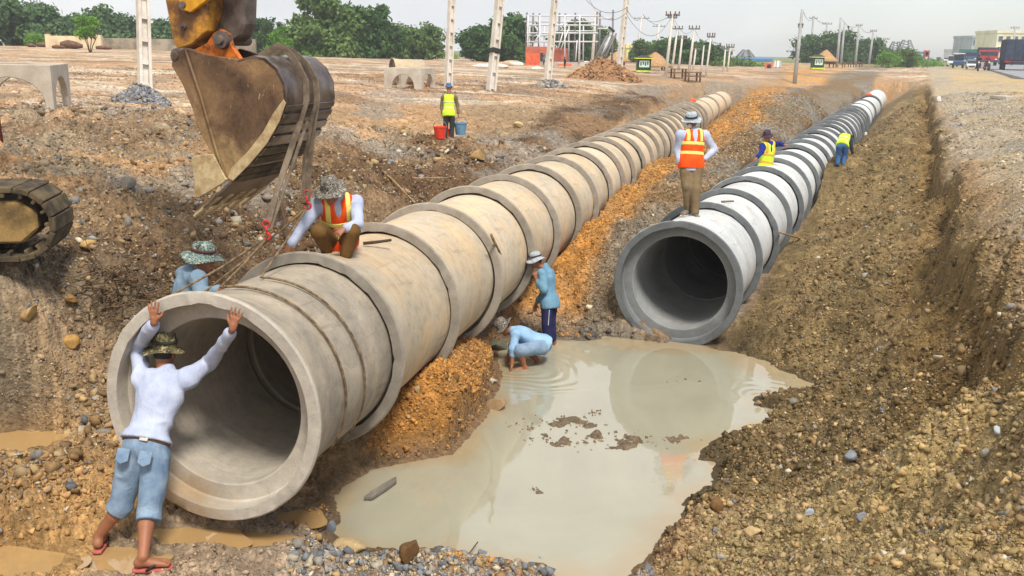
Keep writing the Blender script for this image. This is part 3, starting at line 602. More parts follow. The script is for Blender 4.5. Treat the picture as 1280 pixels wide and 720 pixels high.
# ------------------------------------------------------------------ loose stone
def ico(sub):
    bm = bmesh.new(); bmesh.ops.create_icosphere(bm, subdivisions=sub, radius=1); V = np.array([v.co[:] for v in bm.verts]); Fq = np.array([[v.index for v in f.verts] for f in bm.faces]); bm.free(); return V, Fq
def rock_template(sub, seed, flat=.7):
    V, Fq = ico(sub); r = np.random.default_rng(seed)
    for _ in range(5):   # planar fracture faces
        n = unit(r.normal(size=3)); d = r.uniform(.22, .62); t = V@n; V = V-np.outer(np.clip(t-d, 0, None), n)*.95
    V = V*np.array([1, r.uniform(.6, .95), r.uniform(.45, .8)*flat/.7]); return V/np.abs(V).max(), Fq
def chip_template(seed):
    V = np.array([[sx, sy, sz] for sx in (-1, 1) for sy in (-1, 1) for sz in (-1, 1)], float)*.62; r = np.random.default_rng(seed); V = V+r.normal(0, .2, V.shape); V = V*np.array([1, r.uniform(.6, 1), r.uniform(.5, .85)])
    Fq = []
    for a, b, c, d in ((0, 1, 3, 2), (4, 6, 7, 5), (0, 4, 5, 1), (2, 3, 7, 6), (0, 2, 6, 4), (1, 5, 7, 3)): Fq += [[a, b, c], [a, c, d]]
    return V, np.array(Fq)
T0 = [chip_template(200+i) for i in range(14)]
def hull_template(seed, k):
    r = np.random.default_rng(seed); P = r.normal(size=(k, 3)); P /= np.linalg.norm(P, axis=1)[:, None]; P *= r.uniform(.75, 1.1, (k, 1))*np.array([1, r.uniform(.55, .9), r.uniform(.4, .75)])
    bm = bmesh.new(); [bm.verts.new(p) for p in P]; g = bmesh.ops.convex_hull(bm, input=bm.verts); bmesh.ops.delete(bm, geom=[v for v in bm.verts if not v.link_faces], context='VERTS'); bmesh.ops.triangulate(bm, faces=bm.faces); bm.verts.index_update()
    V = np.array([v.co[:] for v in bm.verts]); Fq = np.array([[v.index for v in f.verts] for f in bm.faces]); bm.free(); return V/np.abs(V).max(), Fq
T1 = [hull_template(300+i, 9) for i in range(12)]; T2 = [hull_template(400+i, 13) for i in range(14)]
def scatter(name, P, size, cols, tmpl, mat, sink=.25, seed=0):
    """P (n,3) ground points, size (n,), cols (n,3): every stone its own shape, turn and tone, one mesh"""
    r = np.random.default_rng(seed); n = len(P); ti = r.integers(0, len(tmpl), n); Vs, Fs, Cs = [], [], []; off = 0
    for t in range(len(tmpl)):
        m = np.where(ti == t)[0]
        if not len(m): continue
        V, Fq = tmpl[t]; k = len(m); a = r.uniform(0, 2*PI, k); b = r.normal(0, .5, k); c = r.normal(0, .5, k)
        ca, sa, cb, sb, cc, sc = np.cos(a), np.sin(a), np.cos(b), np.sin(b), np.cos(c), np.sin(c)
        R = np.stack([np.stack([ca*cb, -sa*cc+ca*sb*sc, sa*sc+ca*sb*cc], -1), np.stack([sa*cb, ca*cc+sa*sb*sc, -ca*sc+sa*sb*cc], -1), np.stack([-sb, cb*sc, cb*cc], -1)], -2)
        sc3 = size[m][:, None]*r.uniform(.75, 1.25, (k, 3)); W = np.einsum('kij,vj->kvi', R, V)*sc3[:, None, :]
        W = W+P[m][:, None, :]+np.array([0, 0, 1])*(size[m]*(.5-sink))[:, None, None]
        Vs.append(W.reshape(-1, 3)); Fs.append((Fq[None]+(np.arange(k)*len(V))[:, None, None]+off).reshape(-1, 3)); off += k*len(V)
        Cs.append(np.repeat(cols[m], len(V), 0))
    o = link_mesh(name, mesh_np(name, np.concatenate(Vs), np.concatenate(Fs), {'Col': np.concatenate(Cs)}), mat); return o
def ground_z(x, y):
    t = np.arctan2(x, y); r = np.hypot(x, y); i = np.clip(np.searchsorted(GTH, t), 1, len(GTH)-1); j = np.clip(np.searchsorted(GR, r), 1, len(GR)-1)
    a = (t-GTH[i-1])/(GTH[i]-GTH[i-1]); b = (r-GR[j-1])/(GR[j]-GR[j-1])
    return (GZ[j-1, i-1]*(1-a)+GZ[j-1, i]*a)*(1-b)+(GZ[j, i-1]*(1-a)+GZ[j, i]*a)*b
def strew():
    r = np.random.default_rng(5); N = 700000
    th = np.radians(r.uniform(-35, 41, N)); lr = r.uniform(math.log(3.6), math.log(46), N); R = np.exp(lr); X = R*np.sin(th); Y = R*np.cos(th); Z = ground_z(X, Y)
    s1, o1 = P1.so(X, Y); s2, o2 = P2.so(X, Y); sd = pool_sd(X, Y)
    left = smooth01((-o1-.7)/1.0)*(1-smooth01((R-17)/14)); heap = smooth01((o2-.9)/1.0)*smooth01((-1.2-s2)/2.2)
    clump = np.clip(.5+2.2*fbm(X*.6, Y*.6, 3, 301), 0, 1); clump2 = np.clip(.5+2.2*fbm(X*1.6+7, Y*1.6, 3, 311), 0, 1)
    right = smooth01((o2-1.0)/.4)*(1-heap)*(1-smooth01((o2-3.2)/.4)); lip = smooth01((o2-3.4)/.5)*(1-heap)
    org = smooth01((o1-.35)/.3)*(1-smooth01((o1-3)/1))*(s1 > .3)
    mid = smooth01((o1-1.8)/.6)*(o2 < -.9)
    gravel = smooth01((sd-.0)/.05)*(1-smooth01((sd-.6)/.5))*(Y < 6.6)*(X > -1.6)*(X < 1.0)
    low = (o1 < 1.0)*(s1 < 2)*(R < 9)
    dens = np.clip(.08+left*(.2+.55*clump)*(.35+.6*clump2)+heap*(.5+.4*clump2)+right*(.16+.4*clump*clump2)+lip*.22*clump2+org*(.45+.4*clump2)+mid*(.30+.4*clump)+gravel*.9+low*.65*clump2, 0, 1)
    in1 = (o1 > -P1.R*.98) & (o1 < np.where(R < 14, .42, .8)) & (s1 > -.1); in2 = (np.abs(o2) < P2.R*.98) & (s2 > -.1)
    keep = (r.random(N) < dens) & (sd > .015) & (~in1) & (~in2) & (Z > .015); keep &= ~((s1 < 0) & (s1 > -.9) & (np.abs(o1) < .75) & (r.random(N) < .6))
    for (x0, y0, rx, ry, zp) in PUD: keep &= np.hypot((X-x0)/rx, (Y-y0)/ry) > 1.0
    X, Y, Z, R, left, heap, right, lip, org, mid, clump, gravel, low = [a[keep] for a in (X, Y, Z, R, left, heap, right, lip, org, mid, clump, gravel, low)]
    n = len(X); u = r.random(n); size = (.0035+.00085*R)*r.uniform(.6, 1.3, n)+(.060*u**22+.022*u**6)*(.25+.6*left*clump+.45*heap+.5*gravel+.3*right+.35*org*(R < 13)+.3*low)*np.clip(R/10, .5, 1.8); size = np.minimum(size, .10)*np.where(size > .03, .85, 1)
    ti = np.clip(np.searchsorted(GTH, np.arctan2(X, Y)), 0, len(GTH)-1); tj = np.clip(np.searchsorted(GR, R), 0, len(GR)-1); c = GK[tj, ti]*1.0
    base = np.stack([np.array(S(*k)) for k in ((176, 150, 112), (190, 160, 112), (142, 114, 78), (156, 150, 140), (204, 192, 168), (124, 126, 128))])
    def pick(w): w = np.array(w, float); return base[r.choice(6, n, p=w/w.sum())]
    own = r.random(n)
    for reg, w, p in ((left, (2.2, 1.2, 2.6, 2.2, .7, .7), .5), (heap, (3, 2, 2.6, .6, .3, .12), .35), (right, (2, .5, 4, .7, .03, .08), .35), (lip, (2, 2, .6, 2.4, 3, .6), .6), (gravel, (.9, .5, .5, 3, 1.3, 4), .95), (mid, (2, 1, 3, 2, .6, .5), .4), (org, (1, 3, 1, 0, .2, 0), .15)):
        m = (own < p*reg)[:, None]; c = np.where(m, pick(w), c)
    c = c*r.uniform(.62, 1.2, (n, 1))*np.where(size > .04, .86, 1)[:, None]
    P = np.stack([X, Y, Z], -1); a = size < .016; b = size > .05; md = ~a & ~b
    for nm, m, T, sd_ in (('rubble_chips', a, T0, 1), ('rubble', md, T0+T1[:3], 2), ('stone_rubble', b, T2, 3)): tag(scatter(nm, P[m], size[m], c[m], T, M_RUBBLE, .32, sd_), kind='stuff')
    print('STONES', n, int(a.sum()), int(md.sum()), int(b.sum()))
strew()
def stone(x, y, wpx, label, col, hpx=None, seed=0, group=None, P=None, name='stone'):
    p = hit(x, y) if P is None else V3(*P); d = depth(p); w = wpx*d/1200/2; V, Fq = rock_template(3, 900+seed); r = np.random.default_rng(seed)
    V = V*(1+.16*vnoise3(V*3+seed, seed)[:, None]); hh = (hpx*d/1200/2 if hpx else w*.7); V = V*np.array([w, w*.8, hh])/np.abs(V).max(0); a = r.uniform(0, 6); R = np.array([[math.cos(a), -math.sin(a), 0], [math.sin(a), math.cos(a), 0], [0, 0, 1]]); V = V@R.T
    me = mesh_np(name, V, Fq, {'Col': np.array(S(*col))*(1+.3*vnoise3(V*30, seed)[:, None])}); o = link_mesh(name, me, M_RUBBLE); o.location = p+V3(0, 0, hh*.45); return tag(o, label, 'stone', group)
stone(620, 509, 27, 'rounded brown stone standing alone at the pool edge near the orange spoil', (150, 124, 92), 20, 1, P=atZ(620, 510, 0))
stone(515, 696, 40, 'dark brown mud clod on the grey gravel at the bottom of the pool', (104, 76, 46), 28, 2)
stone(412, 664, 16, 'blue-grey stone by the water at the left end of the gravel', (112, 118, 126), 22, 3)
stone(436, 690, 44, 'flat tan stone at the left end of the gravel bank', (176, 152, 112), 20, 4)
stone(740, 468, 17, 'pale cream stone on the bank behind the man in the lime vest', (204, 176, 130), 10, 5, P=hit(647, 160))
stone(40, 400, 32, 'rounded ochre boulder in the left bank, by the excavator track', (170, 140, 92), 26, 6)
stone(112, 316, 22, 'ochre block below the tip of the excavator track', (182, 148, 94), 18, 7)
stone(90, 432, 24, 'ochre stone below the tangle of dead roots', (176, 138, 80), 20, 8)
stone(92, 385, 22, 'rust brown stone beside the dead roots, above a smaller one', (150, 112, 62), 16, 9)
stone(160, 235, 22, 'grey-brown block among the shale left of the bucket teeth', (132, 126, 114), 16, 10)
stone(597, 200, 30, 'large brown boulder on the pit side above the tan pipeline', (158, 128, 84), 18, 11)
stone(895, 640, 22, 'dark brown clod at the foot of the near heap by the water', (112, 84, 50), 28, 12)
stone(940, 668, 24, 'tan stone partway up the near heap', (186, 160, 116), 18, 13)
stone(1062, 572, 20, 'blue-grey stone near the top of the near heap slope', (130, 136, 142), 14, 14)
stone(1012, 646, 14, 'small pale blue chip of stone, middle of the near heap', (164, 168, 174), 10, 15)
stone(1077, 650, 16, 'blue chip of stone right of the middle of the near heap', (132, 138, 148), 12, 16)
stone(1245, 552, 12, 'pale blue stone chip at the right side of the near heap', (172, 178, 184), 12, 17)
stone(622, 434, 34, 'wet grey boulder beside the crouching man', (104, 100, 84), 24, 18, P=atZ(622, 436, .02))
stone(990, 505, 14, 'grey stone at the tip of the small spit in the pool', (130, 124, 112), 10, 19)
for i, (x, y, w) in enumerate([(955, 497, 12), (965, 503, 10), (972, 494, 11), (981, 500, 12), (948, 505, 9), (976, 509, 9), (960, 491, 8), (1000, 497, 11), (1010, 503, 9), (992, 493, 8)]):
    stone(x, y, w, 'brown stone on the small spit at the right of the pool', (142, 122, 96), w*.75, 40+i, 'stones of the pool spit', P=atZ(x, y, .03))
r_ = random.Random(3)
for i in range(26):
    x = r_.uniform(425, 690); y = r_.uniform(690, 716)
    stone(x, y, r_.uniform(8, 16), 'angular grey stone of the gravel bank at the bottom of the pool', r_.choice([(120, 126, 134), (150, 152, 152), (96, 102, 112), (160, 146, 122)]), r_.uniform(6, 11), 60+i, 'grey stones at the bottom pool edge')
def spoil_clods():
    r = np.random.default_rng(31); N = 26000; s_ = r.uniform(.3, 6.5, N); o_ = r.uniform(.35, 2.1, N); P = np.array([P1.p+P1.a*a+P1.r*b for a, b in zip(s_, o_)]); X, Y = P[:, 0], P[:, 1]; Z = ground_z(X, Y); e = .05; g = np.hypot(ground_z(X+e, Y)-ground_z(X-e, Y), ground_z(X, Y+e)-ground_z(X, Y-e))/(2*e)
    k = (pool_sd(X, Y) > .03) & (Z > .03) & (r.random(N) < .25+.4*np.clip(g, 0, 2)); X, Y, Z, o_ = X[k], Y[k], Z[k], o_[k]; n = len(X); u = r.random(n); sz = .007+.008*r.random(n)+.022*u**7; c = np.array(S(190, 136, 72))*r.uniform(.6, 1.2, (n, 1)); P = np.stack([X, Y, Z], -1)
    o = scatter('spoil_clods', P, sz, c, T0+T1[:4], M_RUBBLE, .3, 33); tag(o, kind='stuff')
spoil_clods()
# mud lumps showing above the water
def mudlumps():
    r = np.random.default_rng(12); P = []; sz = []
    for (x, y, w, h, n) in ((690, 552, 40, 7, 60), (700, 530, 60, 10, 70), (780, 549, 80, 10, 110), (668, 612, 10, 3, 14), (740, 520, 25, 8, 26), (830, 548, 20, 5, 18), (650, 535, 20, 8, 22), (720, 545, 50, 22, 26), (840, 475, 40, 6, 14)):
        for _ in range(n):
            P.append(atZ(x+r.normal(0, w*.45), y+r.normal(0, h*.45), -.004)); sz.append(.005+.022*r.random()**2.5)
    P = np.array(P); c = np.array(S(134, 112, 88))*r.uniform(.7, 1.15, (len(P), 1)); o = scatter('mud_lumps', P, np.array(sz), c, T1, M_RUBBLE, .25, 9); tag(o, kind='stuff')
mudlumps()
# ------------------------------------------------------------------ bodies: blended rounded limbs meshed as one surface
def rot_axes(y, z):
    """columns right, forward, up from a forward and an up hint"""
    z = unit(z); y = unit(np.asarray(y)-z*(np.asarray(y)@z)); return np.stack([np.cross(y, z), y, z])
class SDF:
    def __init__(s, vox): s.p = []; s.cut = []; s.sub = []; s.vox = vox
    def cone(s, a, b, ra, rb, k=.02): s.p.append(('c', np.asarray(a, float), np.asarray(b, float), ra, rb, k)); return s
    def ell(s, c, r, ax=None, k=.02): s.p.append(('e', np.asarray(c, float), np.asarray(r, float), np.eye(3) if ax is None else ax, None, k)); return s
    def plane(s, p, n): s.cut.append((np.asarray(p, float), unit(n))); return s
    def trim(s, p, n, rad=0): s.p.append(('cut', np.asarray(p, float), unit(n), rad)); return s
    def _eval(s, q, P):
        if q[0] == 'c':
            a, b, ra, rb = q[1:5]; ba = b-a; l2 = ba@ba; pa = P-a
            t = np.clip((pa@ba)/(l2+1e-12), 0, 1); return np.linalg.norm(pa-t[..., None]*ba, axis=-1)-(ra+(rb-ra)*t)
        c, r, ax = q[1:4]; l = (P-c)@ax.T; k0 = np.linalg.norm(l/r, axis=-1); k1 = np.linalg.norm(l/(r*r), axis=-1)
        return k0*(k0-1)/(k1+1e-9)
    def bbox(s, q, m):
        if q[0] == 'c':
            R = max(q[3], q[4])+m; return np.minimum(q[1], q[2])-R, np.maximum(q[1], q[2])+R
        R = np.abs(q[3].T)@q[2]+m; return q[1]-R, q[1]+R
    def mesh(s, name, origin, wrinkle=0, seed=0, wscale=9, relax=1):
        vx = s.vox; lo = np.min([s.bbox(q, 3*vx)[0] for q in s.p if q[0] != 'cut'], 0); hi = np.max([s.bbox(q, 3*vx)[1] for q in s.p if q[0] != 'cut'], 0)
        n = np.ceil((hi-lo)/vx).astype(int)+1; Dm = np.full(n, 1.0, np.float32)
        for q in s.p:
            if q[0] == 'cut':
                g = np.stack(np.meshgrid(*[lo[d]+np.arange(n[d])*vx for d in range(3)], indexing='ij'), -1); pl = (g-q[1])@q[2]
                if q[3]: pl = np.where(np.linalg.norm(g-q[1], axis=-1) < q[3], pl, -1)
                Dm = np.maximum(Dm, pl); continue
            k = q[5]; a, b = s.bbox(q, k+3*vx); i0 = np.clip(((a-lo)/vx).astype(int), 0, n-1); i1 = np.clip(((b-lo)/vx).astype(int)+2, 1, n)
            g = np.stack(np.meshgrid(*[lo[d]+np.arange(i0[d], i1[d])*vx for d in range(3)], indexing='ij'), -1)
            d = s._eval(q, g); sl = tuple(slice(i0[d_], i1[d_]) for d_ in range(3)); o = Dm[sl]
            if k > 0:
                h = np.clip(.5+.5*(o-d)/k, 0, 1); Dm[sl] = o*(1-h)+d*h-k*h*(1-h)
            else: Dm[sl] = np.minimum(o, d)
        if s.cut:
            g = np.stack(np.meshgrid(*[lo[d]+np.arange(n[d])*vx for d in range(3)], indexing='ij'), -1)
            for p, nn in s.cut: Dm = np.maximum(Dm, (g-p)@nn)
        for q in s.sub:
            g = np.stack(np.meshgrid(*[lo[d]+np.arange(n[d])*vx for d in range(3)], indexing='ij'), -1); Dm = np.maximum(Dm, -s._eval(q, g))
        Dm[0] = Dm[-1] = 1; Dm[:, 0] = Dm[:, -1] = 1; Dm[:, :, 0] = Dm[:, :, -1] = 1
        neg = Dm < 0
        cnt = sum(neg[i:n[0]-1+i, j:n[1]-1+j, k:n[2]-1+k].astype(np.int8) for i in (0, 1) for j in (0, 1) for k in (0, 1))
        act = np.argwhere((cnt > 0) & (cnt < 8)); idx = np.full(n-1, -1, np.int64); idx[tuple(act.T)] = np.arange(len(act))
        cs = [(i, j, k) for i in (0, 1) for j in (0, 1) for k in (0, 1)]; val = np.stack([Dm[tuple((act+c).T)] for c in cs], 1)
        acc = np.zeros((len(act), 3)); w = np.zeros(len(act))
        for i, a in enumerate(cs):
            for j, b in enumerate(cs):
                if j > i and sum(abs(x-y) for x, y in zip(a, b)) == 1:
                    va, vb = val[:, i], val[:, j]; m = (va < 0) != (vb < 0); t = np.where(m, va/np.where(m, va-vb, 1), 0)
                    acc += np.where(m[:, None], np.array(a)+(np.array(b)-np.array(a))*t[:, None], 0); w += m
        V = lo+(act+acc/w[:, None])*vx; F4 = []
        for d in range(3):
            e = [0, 0, 0]; e[d] = 1; A = neg[tuple(slice(0, n[q]-e[q]) for q in range(3))]; B = neg[tuple(slice(e[q], n[q]) for q in range(3))]
            ed = np.argwhere(A != B); u, v = [(1, 2), (2, 0), (0, 1)][d]; du = np.zeros(3, int); dv = np.zeros(3, int); du[u] = 1; dv[v] = 1
            q4 = [idx[tuple((ed-a).T)] for a in (du+dv, dv, du*0, du)]; f = np.stack(q4, 1); fl = A[tuple(ed.T)]; f[~fl] = f[~fl][:, ::-1]; F4.append(f)
        Fq = np.concatenate(F4); Fq = Fq[(Fq >= 0).all(1)]
        for _ in range(relax):
            sm = np.zeros_like(V); c = np.zeros(len(V))
            for a, b in ((0, 1), (1, 2), (2, 3), (3, 0)):
                np.add.at(sm, Fq[:, a], V[Fq[:, b]]); np.add.at(c, Fq[:, a], 1); np.add.at(sm, Fq[:, b], V[Fq[:, a]]); np.add.at(c, Fq[:, b], 1)
            V = V*.45+.55*sm/np.maximum(c, 1)[:, None]
        if wrinkle:
            fn = np.cross(V[Fq[:, 2]]-V[Fq[:, 0]], V[Fq[:, 3]]-V[Fq[:, 1]]); N = np.zeros_like(V)
            for a in range(4): np.add.at(N, Fq[:, a], fn)
            N /= np.linalg.norm(N, axis=1)[:, None]+1e-12
            P = V*wscale*np.array([1, 1, .7])+seed*7.7; nz = vnoise3(P+1.3*vnoise3(P*.6, 5)[:, None], seed); nz = .5-np.abs(nz)*2.2+.8*vnoise3(P*.5+3, seed+1)
            V = V+N*(nz*wrinkle)[:, None]
        return mesh_np(name, V-np.asarray(origin), Fq)
def two_bone(a, b, l1, l2, pole):
    d = b-a; L = np.linalg.norm(d); L2 = min(L, (l1+l2)*.995); u = d/L; b = a+u*L2
    x = (L2*L2+l1*l1-l2*l2)/(2*L2); h = math.sqrt(max(l1*l1-x*x, 0)); p = np.asarray(pole, float); p = unit(p-u*(p@u)); return a+u*x+p*h, b
SKIN = mat_basic('brown_skin', S(150, 98, 70), .55, .12, 9, .12, 120, 0, .4, .002)
HAIR = mat_basic('black_hair', (.012, .010, .009), .6, .3, 30, .4, 200)
EYE = mat_basic('dark_eye', (.015, .01, .008), .2, 0)
LIP = mat_basic('lip_skin', S(112, 62, 52), .5, .1)
class Person:
    """joints J in world metres; s = body scale"""
    def __init__(s, J, sc, base, label, group=None, vox=.011, face=None, hands=None):
        s.J = {k: np.asarray(v, float) for k, v in J.items()}; s.s = sc; s.base = np.asarray(base, float); s.vox = vox
        s.o = empty('person', tuple(base), 0, label, 'person', group); J = s.J; s.hd = hands or {}
        s.spine = unit(J['chest']-J['pelvis']); s.sx = unit(J['shR']-J['shL']); s.fw = unit(np.cross(s.spine, s.sx)); s.sx = np.cross(s.fw, s.spine)   # own right, own front
        s.ax = np.stack([s.sx, s.fw, s.spine]); s.face = unit(face if face is not None else s.fw)
        s.hup = unit(J.get('headup', s.spine)); s.hax = rot_axes(s.face, s.hup)
    def T(s, x=0, y=0, z=0): return s.J['pelvis']+(s.sx*x+s.fw*y+s.spine*z)*s.s
    def length(s): return np.linalg.norm(s.J['chest']-s.J['pelvis'])/s.s
    def torso(s, q, g, k=.05):
        c = s.s; L = s.length()
        q.ell(s.T(0, 0, .03), np.array([.158+g, .112+g, .13+g])*c, s.ax, k*c); q.ell(s.T(0, .005, L*.42), np.array([.135+g, .100+g, .16+g])*c, s.ax, k*c)
        q.ell(s.T(0, 0, L*.74), np.array([.160+g, .110+g, .17+g])*c, s.ax, k*c); q.cone(s.J['shL'], s.J['shR'], (.056+g)*c, (.056+g)*c, k*c)
    def limb(s, q, js, rs, k=.02):
        for a, b, ra, rb in zip(js[:-1], js[1:], rs[:-1], rs[1:]): q.cone(s.J[a], s.J[b], ra*s.s, rb*s.s, k*s.s)
    def hand(s, q, side):
        c = s.s; w = s.J['wr'+side]; el = s.J['el'+side]; h = s.hd.get(side, {}); d = unit(h.get('dir', w-el)); pn = unit(h.get('palm', np.cross(d, s.spine)+.01)); pn = unit(pn-d*(pn@d)); cr = np.cross(d, pn)
        if h.get('flip'): cr = -cr
        cu = h.get('curl', .35); q.cone(w, w+d*.03*c, .025*c, .026*c, .012*c)
        for o in (-.022, 0, .022): q.cone(w+d*.02*c+cr*o*.7*c, w+(d*.082+cr*o*1.1)*c, .0155*c, .0135*c, .010*c)
        for i, (o, L) in enumerate(((-.033, .070), (-.011, .080), (.012, .075), (.033, .058))):
            p = w+(d*.082+cr*o)*c; a = 0; sp = o*h.get('spread', 3.5)
            for j, f in enumerate((.45, .32, .23)):
                a += cu*(.8 if j == 0 else 1); dd = unit(d*math.cos(a)+pn*math.sin(a)+cr*sp); n = p+dd*L*f*c*1.05; q.cone(p, n, (.0098-.0007*j)*c, (.0092-.0008*j)*c, .004*c); p = n
        t0 = w+(d*.028-cr*.026)*c; t1 = t0+unit(d*.6-cr*.75+pn*.25)*.042*c; t2 = t1+unit(d*.85-cr*.4+pn*.25)*.034*c; q.cone(t0, t1, .015*c, .0118*c, .008*c); q.cone(t1, t2, .0115*c, .009*c, .004*c)
    def foot(s, q, side, g=0, k=.015):
        c = s.s; a = s.J['an'+side]; d = s.J['toe'+side]; dn = V3(0, 0, -1); d = unit(d); r = np.cross(d, V3(0, 0, 1))
        hl = a-d*.035*c+dn*.045*c; q.cone(a, hl, (.036+g)*c, (.034+g)*c, k*c); q.cone(hl, a+d*.09*c+dn*.052*c, (.034+g)*c, (.028+g)*c, k*c)
        for o in (-.022, .022): q.cone(a+(d*.05+r*o*.6)*c+dn*.05*c, a+(d*.15+r*o)*c+dn*.06*c, (.028+g)*c, (.020+g)*c, k*c)
        if g == 0:
            for i, o in enumerate((-.034, -.016, 0, .016, .032)): q.cone(a+(d*.14+r*o)*c+dn*.064*c, a+(d*(.185-.004*abs(i-1))+r*o)*c+dn*.068*c, .012*c, .0095*c, .003*c)
    def head_prims(s, q):
        c = s.s; H = s.J['head']; R, Fw, U = s.hax; h = lambda x, y, z: H+(R*x+Fw*y+U*z)*c
        q.ell(h(0, -.008, .02), np.array([.074, .094, .098])*c, s.hax, .02*c); q.ell(h(0, .022, -.055), np.array([.056, .066, .062])*c, s.hax, .03*c)
        q.cone(h(0, .085, .012), h(0, .104, -.028), .010*c, .0145*c, .012*c)                       # nose
        q.cone(h(-.03, .078, .03), h(.03, .078, .03), .013*c, .013*c, .015*c); q.cone(h(-.018, .082, -.066), h(.018, .082, -.066), .010*c, .010*c, .012*c); q.ell(h(0, .078, -.1), np.array([.02, .016, .018])*c, s.hax, .02*c)
        for sx in (-1, 1): q.ell(h(sx*.077, -.006, -.01), np.array([.010, .022, .034])*c, s.hax, .006*c); q.ell(h(sx*.043, .058, -.025), np.array([.02, .02, .02])*c, s.hax, .015*c)
        q.cone(s.J['chest']+s.spine*.0*c, h(0, -.02, -.07), .058*c, .052*c, .03*c)
    def body(s, arms='LR', hands='LR', feet=True, mat=SKIN, legs=True):
        q = SDF(s.vox); s.torso(q, 0); s.head_prims(q)
        for d in arms:
            s.limb(q, ['sh'+d, 'el'+d, 'wr'+d], [.05, .038, .025])
            if d in hands: s.hand(q, d)
        if legs:
            for d in 'LR':
                s.limb(q, ['hip'+d, 'kn'+d], [.085, .055], .03); c = s.s; kn, an = s.J['kn'+d], s.J['an'+d]; mid = kn+(an-kn)*.3-unit(s.J['toe'+d])*.012*c
                q.cone(kn, mid, .054*c, .055*c, .02*c); q.cone(mid, an, .055*c, .036*c, .02*c)
                if feet: s.foot(q, d)
        return link_mesh('body', q.mesh('body', s.base), mat, s.o, True)
    def eyes(s):
        c = s.s; H = s.J['head']; R, Fw, U = s.hax; m = MB()
        for sx in (-1, 1): MB().ellipsoid(H+(R*.031*sx+Fw*.079+U*.008)*c-s.base, (.014*c, .009*c, .008*c), s.hax, 8, 6).build('eye', EYE, s.o, True)
        MB().ellipsoid(H+(Fw*.089-U*.066)*c-s.base, (.024*c, .008*c, .007*c), s.hax, 8, 6).build('lips', LIP, s.o, True)
    def hair(s):
        c = s.s; H = s.J['head']; R, Fw, U = s.hax; q = SDF(s.vox*.8); q.ell(H+(-Fw*.02+U*.025)*c, np.array([.081, .092, .103])*c, s.hax, 0); q.plane(H+(Fw*.028+U*.0)*c, Fw*.8-U*.6); q.plane(H-U*.045*c, -U)
        return link_mesh('hair', q.mesh('hair', s.base), HAIR, s.o, True)
    def garment(s, name, mat, g=.02, arms=None, sleeve=1.0, hem=-.08, neck=True, wr=.006, seed=1, flare=.0, loose=.012):
        c = s.s; q = SDF(s.vox); s.torso(q, g)
        q.ell(s.T(0, 0, hem*.5), np.array([.168+g+flare, .122+g+flare, .16-hem])*c, s.ax, .06*c)
        q.trim(s.T(0, 0, hem), -s.spine)
        if arms:
            for d in arms:
                a, e, w = s.J['sh'+d], s.J['el'+d], s.J['wr'+d]; q.cone(a, e, (.058+loose)*c, (.046+loose)*c, .03*c)
                if sleeve > .5:
                    w2 = e+(w-e)*(sleeve*2-1.06); q.cone(e, w2, (.046+loose)*c, (.032+loose)*c, .02*c)
        if neck: q.cone(s.J['chest']-s.spine*.01*c, s.J['chest']+s.spine*.05*c, .078*c, .066*c, .03*c)
        return link_mesh(name, q.mesh(name, s.base, wr*c, seed), mat, s.o, True)
    def vest(s, mat, band, g=.034, hem=-.1, v=True, seed=3, cross=True, zs=(.30, .62)):
        c = s.s; L = s.length(); q = SDF(s.vox)
        def core(q, g):
            q.ell(s.T(0, 0, .03), np.array([.158+g, .112+g, .13+g])*c, s.ax, .05*c); q.ell(s.T(0, .005, L*.42), np.array([.140+g, .100+g, .17+g])*c, s.ax, .05*c); q.ell(s.T(0, 0, L*.76), np.array([.150+g, .110+g, .16+g])*c, s.ax, .05*c)
            q.ell(s.T(0, 0, hem*.5), np.array([.172+g, .125+g, .15-hem])*c, s.ax, .06*c); q.cone(s.J['shL']*.8+s.J['shR']*.2, s.J['shL']*.2+s.J['shR']*.8, (.064+g*.7)*c, (.064+g*.7)*c, .04*c)
            q.plane(s.T(0, 0, hem), -s.spine)
        core(q, g)
        if v: q.sub.append(('c', s.T(0, .16, L+.08), s.T(0, .17, L*.58), .085*c, .02*c, 0))
        q.sub.append(('c', s.T(0, .02, L+.02), s.T(0, .02, L+.2), .07*c, .09*c, 0))
        o = link_mesh('vest', q.mesh('vest', s.base, .004*c, seed), mat, s.o, True)
        for z in zs:
            b = SDF(s.vox*.75); core(b, g+.009); b.plane(s.T(0, 0, z*L+.026), s.spine); b.plane(s.T(0, 0, z*L-.026), -s.spine)
            link_mesh('reflective_band', b.mesh('reflective_band', s.base), band, o, True)
        for sx in ((-1, 1) if cross else ()):
            b = SDF(s.vox*.75); core(b, g+.009); b.plane(s.T(sx*.105+.026), s.sx); b.plane(s.T(sx*.105-.026), -s.sx); b.plane(s.T(0, 0, (zs[1])*L+.03), -s.spine)
            if v: b.sub.append(('c', s.T(0, .16, L+.08), s.T(0, .17, L*.58), .085*c, .02*c, 0))
            link_mesh('reflective_band', b.mesh('reflective_band', s.base), band, o, True)
        return o
    def trousers(s, name, mat, end=.94, g=.016, loose=.012, wr=.007, seed=2, top=.12, hemcut=False):
        """end: how far down the shin, <0.5 for shorts measured from hip"""
        c = s.s; q = SDF(s.vox); q.ell(s.T(0, 0, .03), np.array([.158+g, .115+g, .13+g])*c, s.ax, .05*c); q.trim(s.T(0, 0, top), s.spine)
        for d in 'LR':
            h, k, a = s.J['hip'+d], s.J['kn'+d], s.J['an'+d]; q.cone(h, k, (.088+loose)*c, (.062+loose)*c, .03*c); e = k+(a-k)*end; q.cone(k, e, (.062+loose)*c, ((.068 if hemcut else .050)+loose-.006*(end > .6))*c, .02*c)
            if hemcut: q.trim(e-unit(a-k)*.025, unit(a-k), .2*c)
